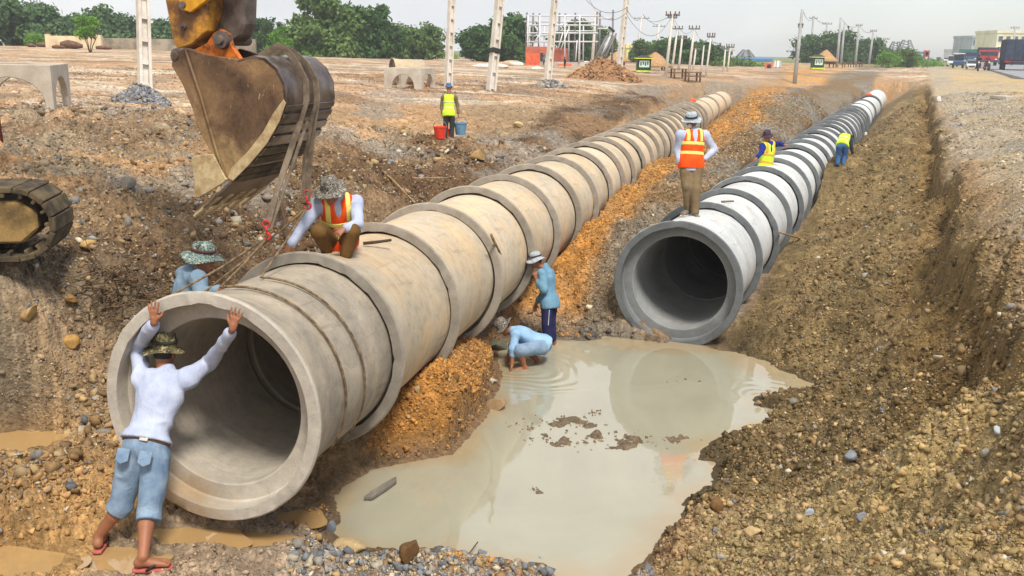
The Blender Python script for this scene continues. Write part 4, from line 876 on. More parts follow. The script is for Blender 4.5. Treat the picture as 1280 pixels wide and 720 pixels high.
        return link_mesh(name, q.mesh(name, s.base, wr*c, seed), mat, s.o, True)
    def shoes(s, name, mat, sole=None):
        for d in 'LR':
            q = SDF(s.vox*.8); s.foot(q, d, .008); q.plane(s.J['an'+d]-V3(0, 0, .092*s.s), V3(0, 0, -1)); o = link_mesh(name, q.mesh(name, s.base), mat, s.o, True)
            if sole:
                f = unit(s.J['toe'+d]); m = MB(); rr = np.cross(f, V3(0, 0, 1)); m.box(s.J['an'+d]+f*.055*s.s-V3(0, 0, .088*s.s)-s.base, (.09*s.s, .26*s.s, .022*s.s), (rr, f, V3(0, 0, 1))); m.build('sole', sole, o, bevel=.008)
    def hat(s, mat, brim=.075, crown=.115, droop=.25, tilt=0, band=None, seed=1):
        c = s.s; H = s.J['head']; R, Fw, U = s.hax; U = unit(U*math.cos(tilt)-Fw*math.sin(tilt)); Fw = np.cross(U, R); ax = np.stack([R, Fw, U]); n = 40; prof = []
        r0 = .094
        for t in np.linspace(1, 0, 5): prof.append((r0+brim*t, -.5*droop*brim*t*t*2+.0, t))
        prof += [(r0-.002, .03, 0), (r0-.006, .07, 0), (r0-.016, crown*.92, 0), (r0-.035, crown*1.04, 0), (r0-.065, crown*1.06, 0), (.004, crown*1.07, 0)]
        inner = [(.004, crown*1.03, 0), (r0-.03, crown*.98, 0), (r0-.01, .06, 0), (r0-.006, .0, 0)]+[(r0+brim*t, -droop*brim*t*t-.006, t) for t in (.3, .6, 1)]
        vs = []; rg = np.random.default_rng(seed); p1, p2 = rg.uniform(0, 6, 2)
        for r, h, t in prof+inner:
            for k in range(n):
                a = 2*PI*k/n; hh = h+t*.014*math.sin(2*a+p1)+t*.010*math.sin(3*a+p2)+(0 if t else .004*math.sin(3*a+p2)*(h > .03)); x = r*math.cos(a)*.97; y = r*math.sin(a)*1.1
                vs.append(H+(ax[0]*x+ax[1]*(y-.006)+ax[2]*(hh+.042))*c-s.base)
        m = len(prof)+len(inner); fs = [(i*n+k, i*n+(k+1) % n, ((i+1) % m)*n+(k+1) % n, ((i+1) % m)*n+k) for i in range(m) for k in range(n)]
        o = MB().add(vs, fs).build('hat', mat, s.o, True)
        if band:
            b = MB(); pr = [(r0+.004, .048), (r0+.004, .074), (r0+.0, .074), (r0+.0, .048)]; vs = []
            for r, h in pr:
                for k in range(n): a = 2*PI*k/n; vs.append(H+(ax[0]*r*math.cos(a)*.97+ax[1]*(r*math.sin(a)*1.1-.006)+ax[2]*(h+.03))*c-s.base)
            b.add(vs, [(i*n+k, i*n+(k+1) % n, ((i+1) % 4)*n+(k+1) % n, ((i+1) % 4)*n+k) for i in range(4) for k in range(n)]).build('hat_band', band, o, True)
        return o
def limbs(J, s, arm=True, poles=None):
    """fill in shoulders, hips, elbows and knees that were not surveyed"""
    return J
def px(ref, x, y, dd=0): return atD(x, y, ref+dd)
def depth(p): return proj(p)[2]
C_WHITE = mat_cloth('white_cotton', S(184, 191, 210), S(164, 173, 198)); C_BLUE = mat_cloth('pale_blue_cotton', S(150, 186, 216), S(128, 164, 198)); C_DENIM = mat_cloth('washed_denim', S(138, 158, 178), S(104, 128, 154)); C_SHIRT = mat_cloth('denim_shirt_cloth', S(116, 156, 178), S(96, 134, 158))
C_GREYBLUE = mat_cloth('grey_blue_cotton', S(120, 142, 158), S(98, 118, 136)); C_NAVY = mat_cloth('navy_cloth', S(40, 42, 84), S(30, 32, 66)); C_BROWN = mat_cloth('brown_trouser_cloth', S(112, 82, 42), S(90, 64, 30)); C_KHAKI = mat_cloth('khaki_cloth', S(128, 110, 80), S(108, 90, 64))
C_ORANGE = mat_cloth('orange_vest_cloth', S(255, 92, 20), S(240, 76, 14)); C_LIME = mat_cloth('lime_vest_cloth', S(206, 240, 60), S(190, 226, 50)); C_BAND = mat_cloth('reflective_tape', S(240, 226, 130), S(230, 212, 110)); C_SILVER = mat_cloth('silver_tape', S(214, 216, 190))
C_DARK = mat_cloth('dark_work_cloth', S(52, 56, 56), S(38, 42, 44)); C_JEANS = mat_cloth('blue_jeans', S(66, 100, 142), S(48, 78, 118)); C_ROYAL = mat_cloth('royal_blue_cloth', S(34, 48, 130), S(24, 36, 104))
CAMO_G = mat_camo('green_camouflage', [S(78, 74, 50), S(126, 116, 82), S(52, 50, 36), S(172, 160, 122)]); CAMO_GREY = mat_camo('grey_camouflage', [S(84, 80, 74), S(138, 130, 118), S(58, 56, 54), S(168, 160, 146)], 34); CAMO_T = mat_camo('teal_camouflage', [S(76, 92, 84), S(126, 150, 142), S(70, 62, 56), S(142, 158, 150)]); C_GREYHAT = mat_camo('pale_grey_hat', [S(130, 140, 148), S(170, 178, 184), S(150, 158, 166), S(190, 196, 200)], 26)
RUB_BLACK = mat_basic('black_rubber', (.02, .02, .02), .6); SHOE_GREY = mat_two('canvas_shoe', S(64, 62, 60), S(44, 42, 42), 14); WHITE_RUB = mat_basic('white_rubber', S(205, 202, 196), .6); SANDAL = mat_basic('pink_sandal_foam', S(176, 92, 84), .7); BELT = mat_basic('brown_belt_leather', S(92, 66, 46), .5)
WG = 'workers on the pipeline site'
def rim_pt(P, x, y, off=0):
    v = ray(x, y); t = ((P.p-CAM)@P.a-off)/(v@P.a); return CAM+v*t
# --- man pushing the rim, seen from behind
fL = hit(126, 697); fL[2] = max(fL[2], .215); fR = hit(186, 714); r0 = depth((fL+fR)/2)
hL = rim_pt(P1, 193, 403, .055); hR = rim_pt(P1, 291, 411, .055); K = .94
J = dict(pelvis=px(r0, 181, 560, .05), chest=px(r0, 206, 473, .24), head=px(r0, 206, 441, .33), headup=V3(.05, .25, 1), shL=px(r0, 178, 474, .25), shR=px(r0, 233, 474, .22), hipL=px(r0, 166, 572, .06), hipR=px(r0, 195, 572, .05),
         wrL=hL, wrR=hR, elL=px(r0, 171, 436, .40), elR=px(r0, 262, 454, .38), knL=px(r0, 152, 631, .10), knR=px(r0, 187, 640, .0), anL=fL+V3(0, 0, .1), anR=fR+V3(-.03, 0, .1), toeL=V3(-.12, .9, 0), toeR=V3(.85, .15, 0))
upr = V3(0, 0, 1)
A = Person(J, K, ((fL+fR)/2), 'man in white shirt and denim shorts seen from behind, both hands on the pipe rim', WG, .0075, V3(.15, 1, -.1),
           {'L': dict(dir=V3(-.02, .03, 1), palm=P1.a, curl=.08, spread=6), 'R': dict(dir=V3(.25, .03, 1), palm=P1.a, curl=.08, spread=7, flip=True)})
A.body(); A.hair(); A.garment('shirt', C_WHITE, .024, 'LR', .97, .055, wr=.017, seed=4, loose=.012, flare=.008)
A.hat(CAMO_G, .07, .115, .35, .1, band=mat_basic('dark_olive_band', S(58, 56, 42), .9))
A.trousers('shorts', C_DENIM, .29, .016, .022, .013, 6, top=.085, hemcut=True)
m = MB(); L0 = A.J['pelvis']; m.lathe([(.178*K, -.018), (.184*K, -.016), (.184*K, .016), (.178*K, .018)], (0, 0, 0), (0, 0, 1), 36, True)
m.v = [tuple(L0+(A.sx*x*1.0+A.fw*y*.74+A.spine*(z+.05))*1-A.base) for x, y, z in m.v]; bl = m.build('belt', BELT, A.o, True)
MB().box(A.T(.045, -.142, .05)-A.base, (.06, .012, .045), A.ax).build('belt_patch', mat_basic('pale_label', S(200, 186, 170)), bl, bevel=.003)
for sx in (-1, 1):
    pk = MB().prism([A.T(sx*.088+dx, -.144+abs(dx)*.12-dz*.12, dz-.045)-A.base for dx, dz in ((-.05, .0), (.05, .0), (.05, -.09), (0, -.115), (-.05, -.09))], A.fw*.012).build('pocket', C_DENIM, A.o, bevel=.003)
for d, f in (('L', fL), ('R', fR)):
    fwd = unit(J['toe'+d]); rr = np.cross(fwd, upr); p = J['an'+d]; so = MB()
    out = [p+fwd*a+rr*b+V3(0, 0, -.104) for a, b in ((-.075, -.03), (-.08, 0), (-.075, .03), (-.02, .036), (.06, .042), (.13, .046), (.18, .03), (.195, 0), (.18, -.03), (.13, -.044), (.06, -.038), (-.02, -.034))]
    so.prism([q-A.base for q in out], V3(0, 0, .02)); so_ = so.build('sandal', SANDAL, A.o, bevel=.004)
    st = MB(); tip = p+fwd*.115+V3(0, 0, -.052)
    for sg in (-1, 1): st.tube([tip-A.base, p+fwd*.08+rr*sg*.035-V3(0, 0, .048)-A.base, p+fwd*.02+rr*sg*.05-V3(0, 0, .082)-A.base], .008, 6)
    st.build('strap', RUB_BLACK, so_, True)
# --- man behind the near pipe
q = P1.at(.9, -1.25); rb = depth(V3(q[0], q[1], 1.6)); gq = gz(q[0], q[1]); K = .98
J = dict(pelvis=px(rb, 224, 415), chest=px(rb, 241, 344), head=px(rb, 254, 325, -.05), headup=V3(.12, 0, 1), shL=px(rb, 232, 344, .16), shR=px(rb, 247, 349, -.17), hipL=px(rb, 220, 420, .09), hipR=px(rb, 228, 420, -.09),
         elR=px(rb, 253, 369, -.28), wrR=px(rb, 274, 362, -.36), elL=px(rb, 240, 372, .2), wrL=px(rb, 262, 368, .12), knL=px(rb, 222, 470, .08), knR=px(rb, 236, 470, -.1))
for d in 'LR': J['an'+d] = V3(J['kn'+d][0]-.05, J['kn'+d][1], gz(J['kn'+d][0], J['kn'+d][1])+.1); J['toe'+d] = V3(1, 0, 0); J['kn'+d] = (J['hip'+d]+J['an'+d])/2+V3(.05, 0, 0)
A = Person(J, K, V3(q[0], q[1], gq), 'man in grey-blue shirt and teal bush hat half hidden behind the grey pipe', WG, .009, V3(1, -.35, -.12), {'R': dict(palm=V3(.1, 0, -1), curl=.25, flip=True), 'L': dict(palm=V3(0, 0, -1), curl=.3)})
A.body(); A.eyes(); A.hair(); A.garment('shirt', C_GREYBLUE, .02, 'LR', .96, -.12, wr=.013, seed=8); A.hat(CAMO_T, .075, .105, .3, -.02, band=mat_basic('maroon_band', S(84, 52, 48), .9), seed=5); A.trousers('trousers', C_DARK, .95)
# --- squatting man on the second pipe
q = P1.at(1.95, .0, P1.p[2]+P1.R*.88); rc_ = depth(q); K = .86; g2 = lambda x, y, dd: px(rc_, x, y, dd)
J = dict(pelvis=g2(424, 297, .22), chest=g2(421, 249, -.02), head=g2(413, 240, -.15), headup=V3(-.1, -.5, .85), shR=g2(397, 256, -.04), shL=g2(445, 253, .04), hipR=g2(413, 299, .16), hipL=g2(435, 299, .16), elR=g2(379, 283, -.12), wrR=g2(363, 306, -.16), elL=g2(447, 280, -.08), wrL=g2(431, 286, -.22),
         knR=g2(399, 290, -.16), knL=g2(440, 289, -.14), anR=g2(408, 312, .02), anL=g2(432, 319, -.06), toeR=V3(-.25, -1, -.1), toeL=V3(.05, -1, -.15))
A = Person(J, K, q, 'squatting man in orange vest and grey camouflage hat touching the pipe joint', WG, .009, V3(-.15, -.75, -.65), {'R': dict(dir=V3(-.45, -.2, -.75), palm=V3(.3, .8, -.4), curl=.1, spread=6), 'L': dict(dir=V3(-.5, -.5, -.3), palm=V3(0, .5, -.5), curl=.8)})
A.body(); A.hair(); A.garment('shirt', C_WHITE, .02, 'LR', .97, -.1, wr=.012, seed=12); A.vest(C_ORANGE, C_BAND, zs=(.22, .5)); A.trousers('trousers', C_BROWN, .93, .016, .02, .009, 9); A.shoes('shoe', SHOE_GREY, WHITE_RUB); A.hat(CAMO_GREY, .072, .115, .3, .1, seed=9)
# --- standing man in the trench
q = atZ(687, 424, 0.10); rd = depth(q); K = .765; g2 = lambda x, y, dd: px(rd, x+6, y, dd)
J = dict(pelvis=g2(681, 378, 0), chest=g2(676, 337, 0), head=g2(664, 326, -.03), headup=V3(-.3, 0, 1), shR=g2(681, 341, .12), shL=g2(671, 342, -.12), hipR=g2(683, 382, .06), hipL=g2(678, 382, -.06), elL=g2(674, 362, -.18), wrL=g2(664, 349, -.13), elR=g2(678, 362, .17), wrR=g2(664, 380, .12),
         knL=g2(677, 405, -.07), knR=g2(683, 403, .06), anL=g2(679, 428, -.07), anR=g2(685, 424, .06), toeL=V3(-1, 0, 0), toeR=V3(-1, .1, 0))
A = Person(J, K, q, 'standing man in denim shirt and navy track trousers with hand raised to his mouth', WG, .009, V3(-1, -.25, -.35), {'L': dict(dir=V3(-.2, 0, 1), palm=V3(0, 1, 0), curl=.5), 'R': dict(dir=V3(-.2, 0, -1), palm=V3(0, -1, 0), curl=.5)})
A.body(); A.eyes(); A.hair(); A.garment('shirt', C_SHIRT, .024, 'LR', .9, -.1, wr=.016, seed=15, flare=.015, loose=.018); A.hat(C_GREYHAT, .07, .11, .35, .05, band=mat_basic('dark_hat_band', S(70, 60, 66), .9), seed=11); A.trousers('trousers', C_NAVY, .97, .016, .02, .01, 4)
for sx in (-1, 1):
    d = 'L' if sx < 0 else 'R'; a, b = A.J['hip'+d], A.J['kn'+d]; off = V3(.35, -1, 0)*.098*K*(1 if sx < 0 else -1); MB().beam(a+off*1.0-A.base-(b-a)*-.15, b+off*.82-A.base, .022, .008).build('side_stripe', WHITE_RUB, A.o, bevel=.002)
# --- crouching man in the water
q = atZ(655, 459, -.02); re_ = depth(q); K = .82; g2 = lambda x, y, dd: px(re_, x, y, dd)
J = dict(pelvis=g2(680, 431, .04), chest=g2(645, 415, -.02), head=g2(630, 409, -.03), headup=V3(-.75, 0, .7), shL=g2(645, 418, -.15), shR=g2(647, 416, .14), hipL=g2(677, 434, -.07), hipR=g2(680, 432, .12), elL=g2(641, 436, -.22), wrL=g2(640, 455, -.2), elR=g2(640, 434, .14), wrR=g2(634, 450, .1),
         knL=g2(649, 438, -.22), knR=g2(655, 435, .16), anL=g2(655, 457, -.12), anR=g2(673, 452, .12), toeL=V3(-1, -.1, 0), toeR=V3(-1, .05, 0))
A = Person(J, K, q, 'crouching man in pale blue shirt and denim shorts feeling under the muddy water', WG, .009, V3(-.75, -.15, -.65), {'L': dict(dir=V3(-.1, 0, -1), palm=V3(-1, 0, 0), curl=.4), 'R': dict(dir=V3(-.3, 0, -1), palm=V3(-1, 0, 0), curl=.4)})
A.body(); A.hair(); A.garment('shirt', C_BLUE, .022, 'LR', .72, -.06, wr=.014, seed=19); A.hat(CAMO_GREY, .07, .11, .35, .0, seed=14); A.trousers('shorts', C_DENIM, .12, .018, .026, .012, 5)
# --- man on the far pipe
q = P2.at(1.25, -.12); q[2] = P2.p[2]+P2.R*.87; rf = depth(q); K = .92; g2 = lambda x, y, dd: px(rf, x, y, dd)
J = dict(pelvis=g2(864, 203, .02), chest=g2(866, 166, 0), head=g2(864, 153, -.02), headup=V3(0, -.1, 1), shR=g2(851, 169, -.03), shL=g2(881, 169, .03), hipR=g2(857, 207, .02), hipL=g2(871, 207, .02), elR=g2(847, 188, .05), wrR=g2(850, 204, -.02), elL=g2(893, 187, .08), wrL=g2(880, 200, -.02),
         knR=g2(859, 234, -.06), knL=g2(869, 237, -.08), anR=g2(860, 261, .06), anL=g2(869, 266, -.06), toeR=V3(-.6, -.8, 0), toeL=V3(.1, -1, 0))
A = Person(J, K, q, 'man in orange vest and khaki trousers standing on the pale pipe, hand on hip', WG, .01, V3(-.65, -.8, -.05), {'R': dict(dir=V3(0, 0, -1), palm=V3(1, 0, 0), curl=.5), 'L': dict(dir=V3(-.7, -.1, -.3), palm=V3(0, .6, -.6), curl=.5)})
A.body(); A.eyes(); A.hair(); A.garment('shirt', C_WHITE, .02, 'LR', .97, -.14, wr=.013, seed=22); A.vest(C_ORANGE, C_BAND); A.trousers('trousers', C_KHAKI, .96, .016, .018, .01, 3); A.shoes('shoe', mat_two('grey_shoe', S(120, 112, 106), S(70, 64, 62), 12), WHITE_RUB); A.hat(C_GREYHAT, .06, .11, .12, -.12, band=RUB_BLACK, seed=17)
c = A.s; R_, Fw_, U_ = A.hax; qm = SDF(.007); qm.ell(A.J['head']+(Fw_*.062-U_*.045)*c, np.array([.052, .046, .05])*c, A.hax, 0); qm.plane(A.J['head']-U_*.005*c, U_); link_mesh('face_mask', qm.mesh('face_mask', A.base), WHITE_RUB, A.o, True)
# --- man in lime vest on the bank, back turned
q = hit(561, 173); rg_ = depth(q); K = 66*rg_/1200/1.66; g2 = lambda x, y, dd: px(rg_, x, y, dd)
J = dict(pelvis=g2(561, 142, 0), chest=g2(561, 120, .02), head=g2(561, 110, .05), headup=V3(0, .2, 1), shL=g2(554, 122, 0), shR=g2(569, 122, 0), hipL=g2(558, 145, 0), hipR=g2(565, 145, 0), elL=g2(552, 132, .05), wrL=g2(553, 143, .02), elR=g2(572, 132, .05), wrR=g2(573, 143, .02),
         knL=g2(557, 158, .03), knR=g2(565, 158, .03), anL=g2(556.5, 171, 0), anR=g2(565, 171, 0), toeL=V3(-.2, 1, 0), toeR=V3(.2, 1, 0))
A = Person(J, K, q, 'man in lime vest and dark trousers standing on the bank with his back turned', WG, .014, V3(.1, 1, -.2), {'L': dict(dir=V3(0, 0, -1), palm=V3(1, 0, 0), curl=.6), 'R': dict(dir=V3(0, 0, -1), palm=V3(-1, 0, 0), curl=.9)})
A.body(); A.garment('shirt', mat_cloth('olive_shirt_cloth', S(120, 104, 74)), .02, 'LR', .95, -.1, seed=26); A.vest(C_LIME, C_SILVER, v=False, cross=False); A.trousers('trousers', C_DARK, .96); A.shoes('boot', RUB_BLACK); A.hat(mat_cloth('blue_cap_cloth', S(82, 112, 150)), .03, .11, .3, seed=2)
BKT_AT = A.J['wrR']-V3(0, 0, .03)
# --- man behind the far pipe
q = P2.at(8.0, -1.2); q[2] = gz(q[0], q[1]); rh = depth(V3(q[0], q[1], 2)); K = .9; g2 = lambda x, y, dd: px(rh, x, y, dd)
J = dict(pelvis=g2(956, 212, .06), chest=g2(961, 182, 0), head=g2(959, 171, -.03), headup=V3(-.2, -.2, 1), shR=g2(953, 183, -.06), shL=g2(968, 180, .06), hipR=g2(953, 214, .05), hipL=g2(960, 214, .08), elR=g2(952, 190, -.2), wrR=g2(946, 197, -.28), elL=g2(974, 180, -.02), wrL=g2(980, 181, -.15), knR=g2(955, 226, -.05), knL=g2(962, 226, .0))
for d in 'LR': J['an'+d] = V3(J['kn'+d][0], J['kn'+d][1]+.05, gz(J['kn'+d][0], J['kn'+d][1])+.1); J['toe'+d] = V3(-.3, -1, 0); J['kn'+d] = (J['hip'+d]+J['an'+d])/2+V3(0, -.06, 0)
A = Person(J, K, q, 'man in royal blue sleeves and lime vest behind the left of the pale pipe', WG, .013, V3(-.4, -.8, -.4), {'R': dict(palm=V3(0, 0, -1), curl=.3), 'L': dict(palm=V3(0, 0, -1), curl=.3, flip=True)})
A.body(); A.hair(); A.garment('shirt', C_ROYAL, .02, 'LR', .98, -.1, seed=31); A.vest(C_LIME, mat_cloth('orange_tape', S(250, 170, 70)), cross=True); A.trousers('trousers', C_DARK, .95); A.hat(mat_cloth('plum_hat_cloth', S(74, 58, 70)), .05, .11, .3, seed=21)
# --- man bending beside the far pipe
q = hit(1051, 207); ri = depth(q); K = 58*ri/1200/1.7; g2 = lambda x, y, dd: px(ri, x, y, dd); K = min(K*1.15, .95)
J = dict(pelvis=g2(1053, 182, 0), chest=g2(1056, 170, .25), head=g2(1060, 171, .42), headup=V3(.2, 1, .3), shL=g2(1051, 170, .25), shR=g2(1063, 171, .25), hipL=g2(1049, 184, 0), hipR=g2(1057, 184, 0), elL=g2(1049, 180, .4), wrL=g2(1048, 188, .45), elR=g2(1064, 184, .22), wrR=g2(1066, 193, .25), knL=g2(1048, 195, .08), knR=g2(1056, 195, .08), anL=g2(1047, 205, 0), anR=g2(1054, 206, 0), toeL=V3(-.1, 1, 0), toeR=V3(.1, 1, 0))
A = Person(J, K, q, 'man in lime vest and jeans bending over beside the right of the pale pipe', WG, .013, V3(.2, .8, -.7), {'L': dict(dir=V3(0, .2, -1), palm=V3(1, 0, 0), curl=.5), 'R': dict(dir=V3(.1, 0, -1), palm=V3(-1, 0, 0), curl=.9)})
A.body(); A.hair(); A.garment('shirt', C_DARK, .02, 'LR', .95, -.02, seed=36); A.vest(C_LIME, C_SILVER, v=False, cross=False, hem=-.04); A.trousers('trousers', C_JEANS, .97, .02, .02); A.shoes('boot', RUB_BLACK); BKT2_AT = A.J['wrR']-V3(0, 0, .06)
# ------------------------------------------------------------------ excavator
RUST_Y = mat_two('worn_yellow_paint', S(206, 146, 48), S(104, 70, 40), 5, .30, .52, .55, .25, 50, .2, 0, .4); RUST_O = mat_two('orange_rust', S(214, 112, 26), S(96, 54, 24), 6, .45, .65, .6, .3, 40, .25); YEL = mat_two('yellow_paint', S(232, 168, 34), S(160, 108, 34), 5, .45, .7, .45)
def mat_bucket():
    t = NT('bucket_steel'); co = t.coord(); n = t.noise(2.2, 7, .62, co, .5); c = t.ramp(n.outputs[0], [(.28, S(66, 50, 40)), (.45, S(100, 76, 54)), (.6, S(128, 98, 66)), (.78, S(168, 138, 98))])
    f = t.noise(38, 5, .7, co); g = t.ramp(f.outputs[0], [(.25, .6), (.5, 1), (.75, 1.25)]); c = t.mix(.8, c, g, 'MULTIPLY'); sc = t.noise(9, 8, .8, t.coord(scale=(1, 1, .3)), 2); m = t.ramp(sc.outputs[0], [(.62, 0), (.68, 1)]); c = t.mix(m, c, S(206, 182, 140))
    sz = t.n('ShaderNodeSeparateXYZ'); t.l(t.coord(), sz.inputs[0]); du = t.math('ADD', t.math('MULTIPLY', t.math('SUBTRACT', 1.22, sz.outputs[2]), 1.1), t.math('MULTIPLY', t.math('SUBTRACT', n.outputs[0], .5), 2.2)); dm = t.ramp(du, [(.15, 0), (.6, 1)]); c = t.mix(t.math('MULTIPLY', dm, .85), c, t.mix(.7, S(172, 144, 98), g, 'MULTIPLY'))
    return t.set(c, t.ramp(n.outputs[0], [(.3, .42), (.6, .75)]), t.ramp(n.outputs[0], [(.35, .45), (.55, 0)]), t.bump(f.outputs[0], .3, .008), .5)
BUCKET = mat_bucket(); SHELL = mat_two('polished_steel', S(128, 114, 104), S(70, 56, 47), 3.2, .4, .6, .3, .2, 30, .15, .55, .5, objscale=(1, 1, .6)); DUST = mat_two('dried_pale_mud', S(192, 172, 132), S(150, 124, 88), 8, .4, .65, .9); DSTEEL = mat_two('dark_steel', S(118, 106, 98), S(78, 66, 60), 6, .4, .65, .5, .2, 50, .2, .3); MUDDY = mat_two('mud_caked_steel', S(100, 86, 62), S(58, 50, 38), 5, .4, .6, .95, .6, 24, .3)
ws = unit(V3(.30, .95, 0)); e1 = V3(ws[1], -ws[0], 0); B0 = atD(320, 150, 7.7); EX = empty('excavator', (-8.4, 10.6, 2.0), 0, 'worn yellow excavator holding its muddy bucket above the near pipe', 'excavator'); eo = V3(-8.4, 10.6, 2.0)
def bp(x, y, off=0):
    v = ray(x, y); p = B0+ws*off; t = ((p-CAM)@ws)/(v@ws); return CAM+v*t-eo
def b0(x, y, off=0): return bp(x, y)+ws*off       # same outline carried along the bucket's width
WB = .80
prof_b = [(216, 66), (232, 60), (262, 69), (298, 74), (330, 72), (346, 85), (356, 104), (358, 128), (350, 152), (334, 180), (312, 206), (292, 226), (282, 226), (264, 192), (250, 166), (240, 136), (228, 106), (214, 82)]
bk = MB(); bk.prism([b0(*p) for p in prof_b], ws*.03); bucket = bk.build('bucket', BUCKET, EX, bevel=.006)
MB().prism([b0(*p, WB-.03) for p in prof_b], ws*.03).build('side_plate', BUCKET, bucket, bevel=.006)
arc = [b0(*p) for p in [(298, 75), (316, 70), (331, 73), (346, 86), (356, 105), (358, 128), (350, 152), (334, 180), (312, 206), (290, 228), (270, 246), (254, 260)]]
cen = b0(285, 130); sh = MB(); n = len(arc)
vs = []
for p in arc:
    d = unit((cen-p)-ws*((cen-p)@ws))
    for off, th in ((.0, -.004), (WB, -.004), (WB, .022), (0, .022)): vs.append(p+ws*off+d*th)
sh.add(vs, [(i*4+k, i*4+(k+1) % 4, i*4+4+(k+1) % 4, i*4+4+k) for i in range(n-1) for k in range(4)]+[(0, 1, 2, 3), tuple((n-1)*4+k for k in (3, 2, 1, 0))]); sh.build('bucket_shell', SHELL, bucket, 40)
for a, b in ((5, 6), (6, 7), (7, 8), (8, 9)):   # wear strips across the back of the shell
    for f in (.15, .6):
        p = arc[a]*(1-f)+arc[b]*f; q = arc[a]*(1-f-.34)+arc[b]*(f+.34); d = unit((p-cen)-ws*((p-cen)@ws)); t_ = unit(q-p); m = MB(); m.box((p+q)/2+ws*WB*.5+d*.012, (WB*.985, np.linalg.norm(q-p)*.9, .02), (ws, t_, d)); m.build('wear_strip', MUDDY if a > 6 else SHELL, bucket, bevel=.005)
MB().prism([b0(*p, -.012) for p in [(355, 124), (358, 129), (350, 152), (334, 180), (312, 206), (292, 226), (286, 222), (290, 210), (310, 190), (330, 164), (342, 142)]], ws*.011).build('wear_plate', DUST, bucket, bevel=.003)
MB().prism([b0(*p, -.03) for p in [(241, 197), (247, 194), (268, 192), (286, 224), (281, 229), (251, 247), (244, 246), (246, 226), (243, 215)]], ws*.03).build('side_cutter', DUST, bucket, bevel=.008)
MB().tube([b0(232, 60, -.012), b0(252, 120, -.012), b0(272, 190, -.012), b0(284, 222, -.012)], .012, 6).build('stiffener_rib', BUCKET, bucket, True)
for k in range(5):
    o_ = .02+k*(WB-.1)/4; a = b0(268, 246, o_); b = b0(238, 272, o_); d = unit(b-a); up_ = np.cross(d, ws); MB().box((a+b)/2+ws*.04, (.085, .045, np.linalg.norm(b-a)), (ws, up_, d), .55).build('tooth', DUST, bucket, bevel=.008)
for o_ in (.30, .68):
    MB().prism([bp(*p, o_) for p in [(238, 64), (258, 54), (266, 42), (275, 36), (285, 42), (289, 56), (302, 76), (280, 78), (254, 74)]], ws*.05).build('ear_plate', RUST_O, bucket, bevel=.006)
def boss(x, y, o0, o1, rpx, mat, parent, nm='pin'):
    c = bp(x, y, o0); r = rpx*7.8/1200; MB().lathe([(.001, -.03), (r*.45, -.03), (r*.5, -.02), (r*.55, 0), (r*.95, 0), (r, .01), (r, o1-o0-.01), (r*.9, o1-o0), (.001, o1-o0)], c, ws, 28).build(nm, mat, parent, 40, bevel=0)
boss(275, 50, .26, .34, 11, DSTEEL, bucket); boss(275, 50, .34, .76, 7, DSTEEL, bucket); boss(276, 50, .74, .82, 11, DSTEEL, bucket)
boss(221, 70, .02, .20, 10, DSTEEL, bucket); boss(221, 70, .2, .9, 7, DSTEEL, bucket); boss(221, 70, .86, .98, 10, DSTEEL, bucket)
st = MB(); st.prism([bp(*p, .26) for p in [(170, -190), (268, -190), (262, -60), (258, 40), (240, 56), (221, 62), (216, 52), (206, 0)]], ws*.42); stick = st.build('stick', RUST_Y, EX, bevel=.012)
for (x, y, r) in ((230, 6, 9), (228, 33, 4)): boss(x, y, .235, .265, r, DSTEEL, stick, 'bolt')
lk = MB(); lk.prism([bp(*p, .42) for p in [(277, -70), (306, -70), (306, 0), (305, 30), (300, 46), (288, 54), (272, 50), (270, 36), (278, 10)]], ws*.2); lk.build('bucket_link', DSTEEL, EX, bevel=.02)
MB().prism([bp(*p, .22) for p in [(222, -4), (230, -10), (300, -75), (312, -66), (262, -2), (238, 16), (226, 12)]], ws*.05).build('guide_link', YEL, EX, bevel=.008)
tp = bp(215, -190, .47)+eo; bx = V3(-8.2, 10.8, 4.0)
m = MB(); pk = V3(-5.6, 9.6, 7.2); m.beam(tp-eo+V3(0, 0, -.1), pk-eo, .42, .6, V3(0, 0, 1)); m.beam(pk-eo, bx-eo, .45, .7, V3(0, 0, 1)); m.build('boom', YEL, EX, bevel=.03)
hd = unit(V3(.93, -.37, 0)); sd_ = V3(hd[1], -hd[0], 0)*-1
m = MB(); m.box(V3(-9.6, 11.3, 3.6)-eo, (3.4, 2.6, 1.2), (hd, sd_, V3(0, 0, 1))); m.build('upper_body', YEL, EX, bevel=.08, seg=2)
m = MB(); m.box(V3(-8.7, 10.1, 4.5)-eo, (1.3, 1.0, 1.6), (hd, sd_, V3(0, 0, 1)), .9); m.build('cab', mat_basic('cab_glass', (.03, .035, .04), .1), EX, bevel=.08, seg=2)
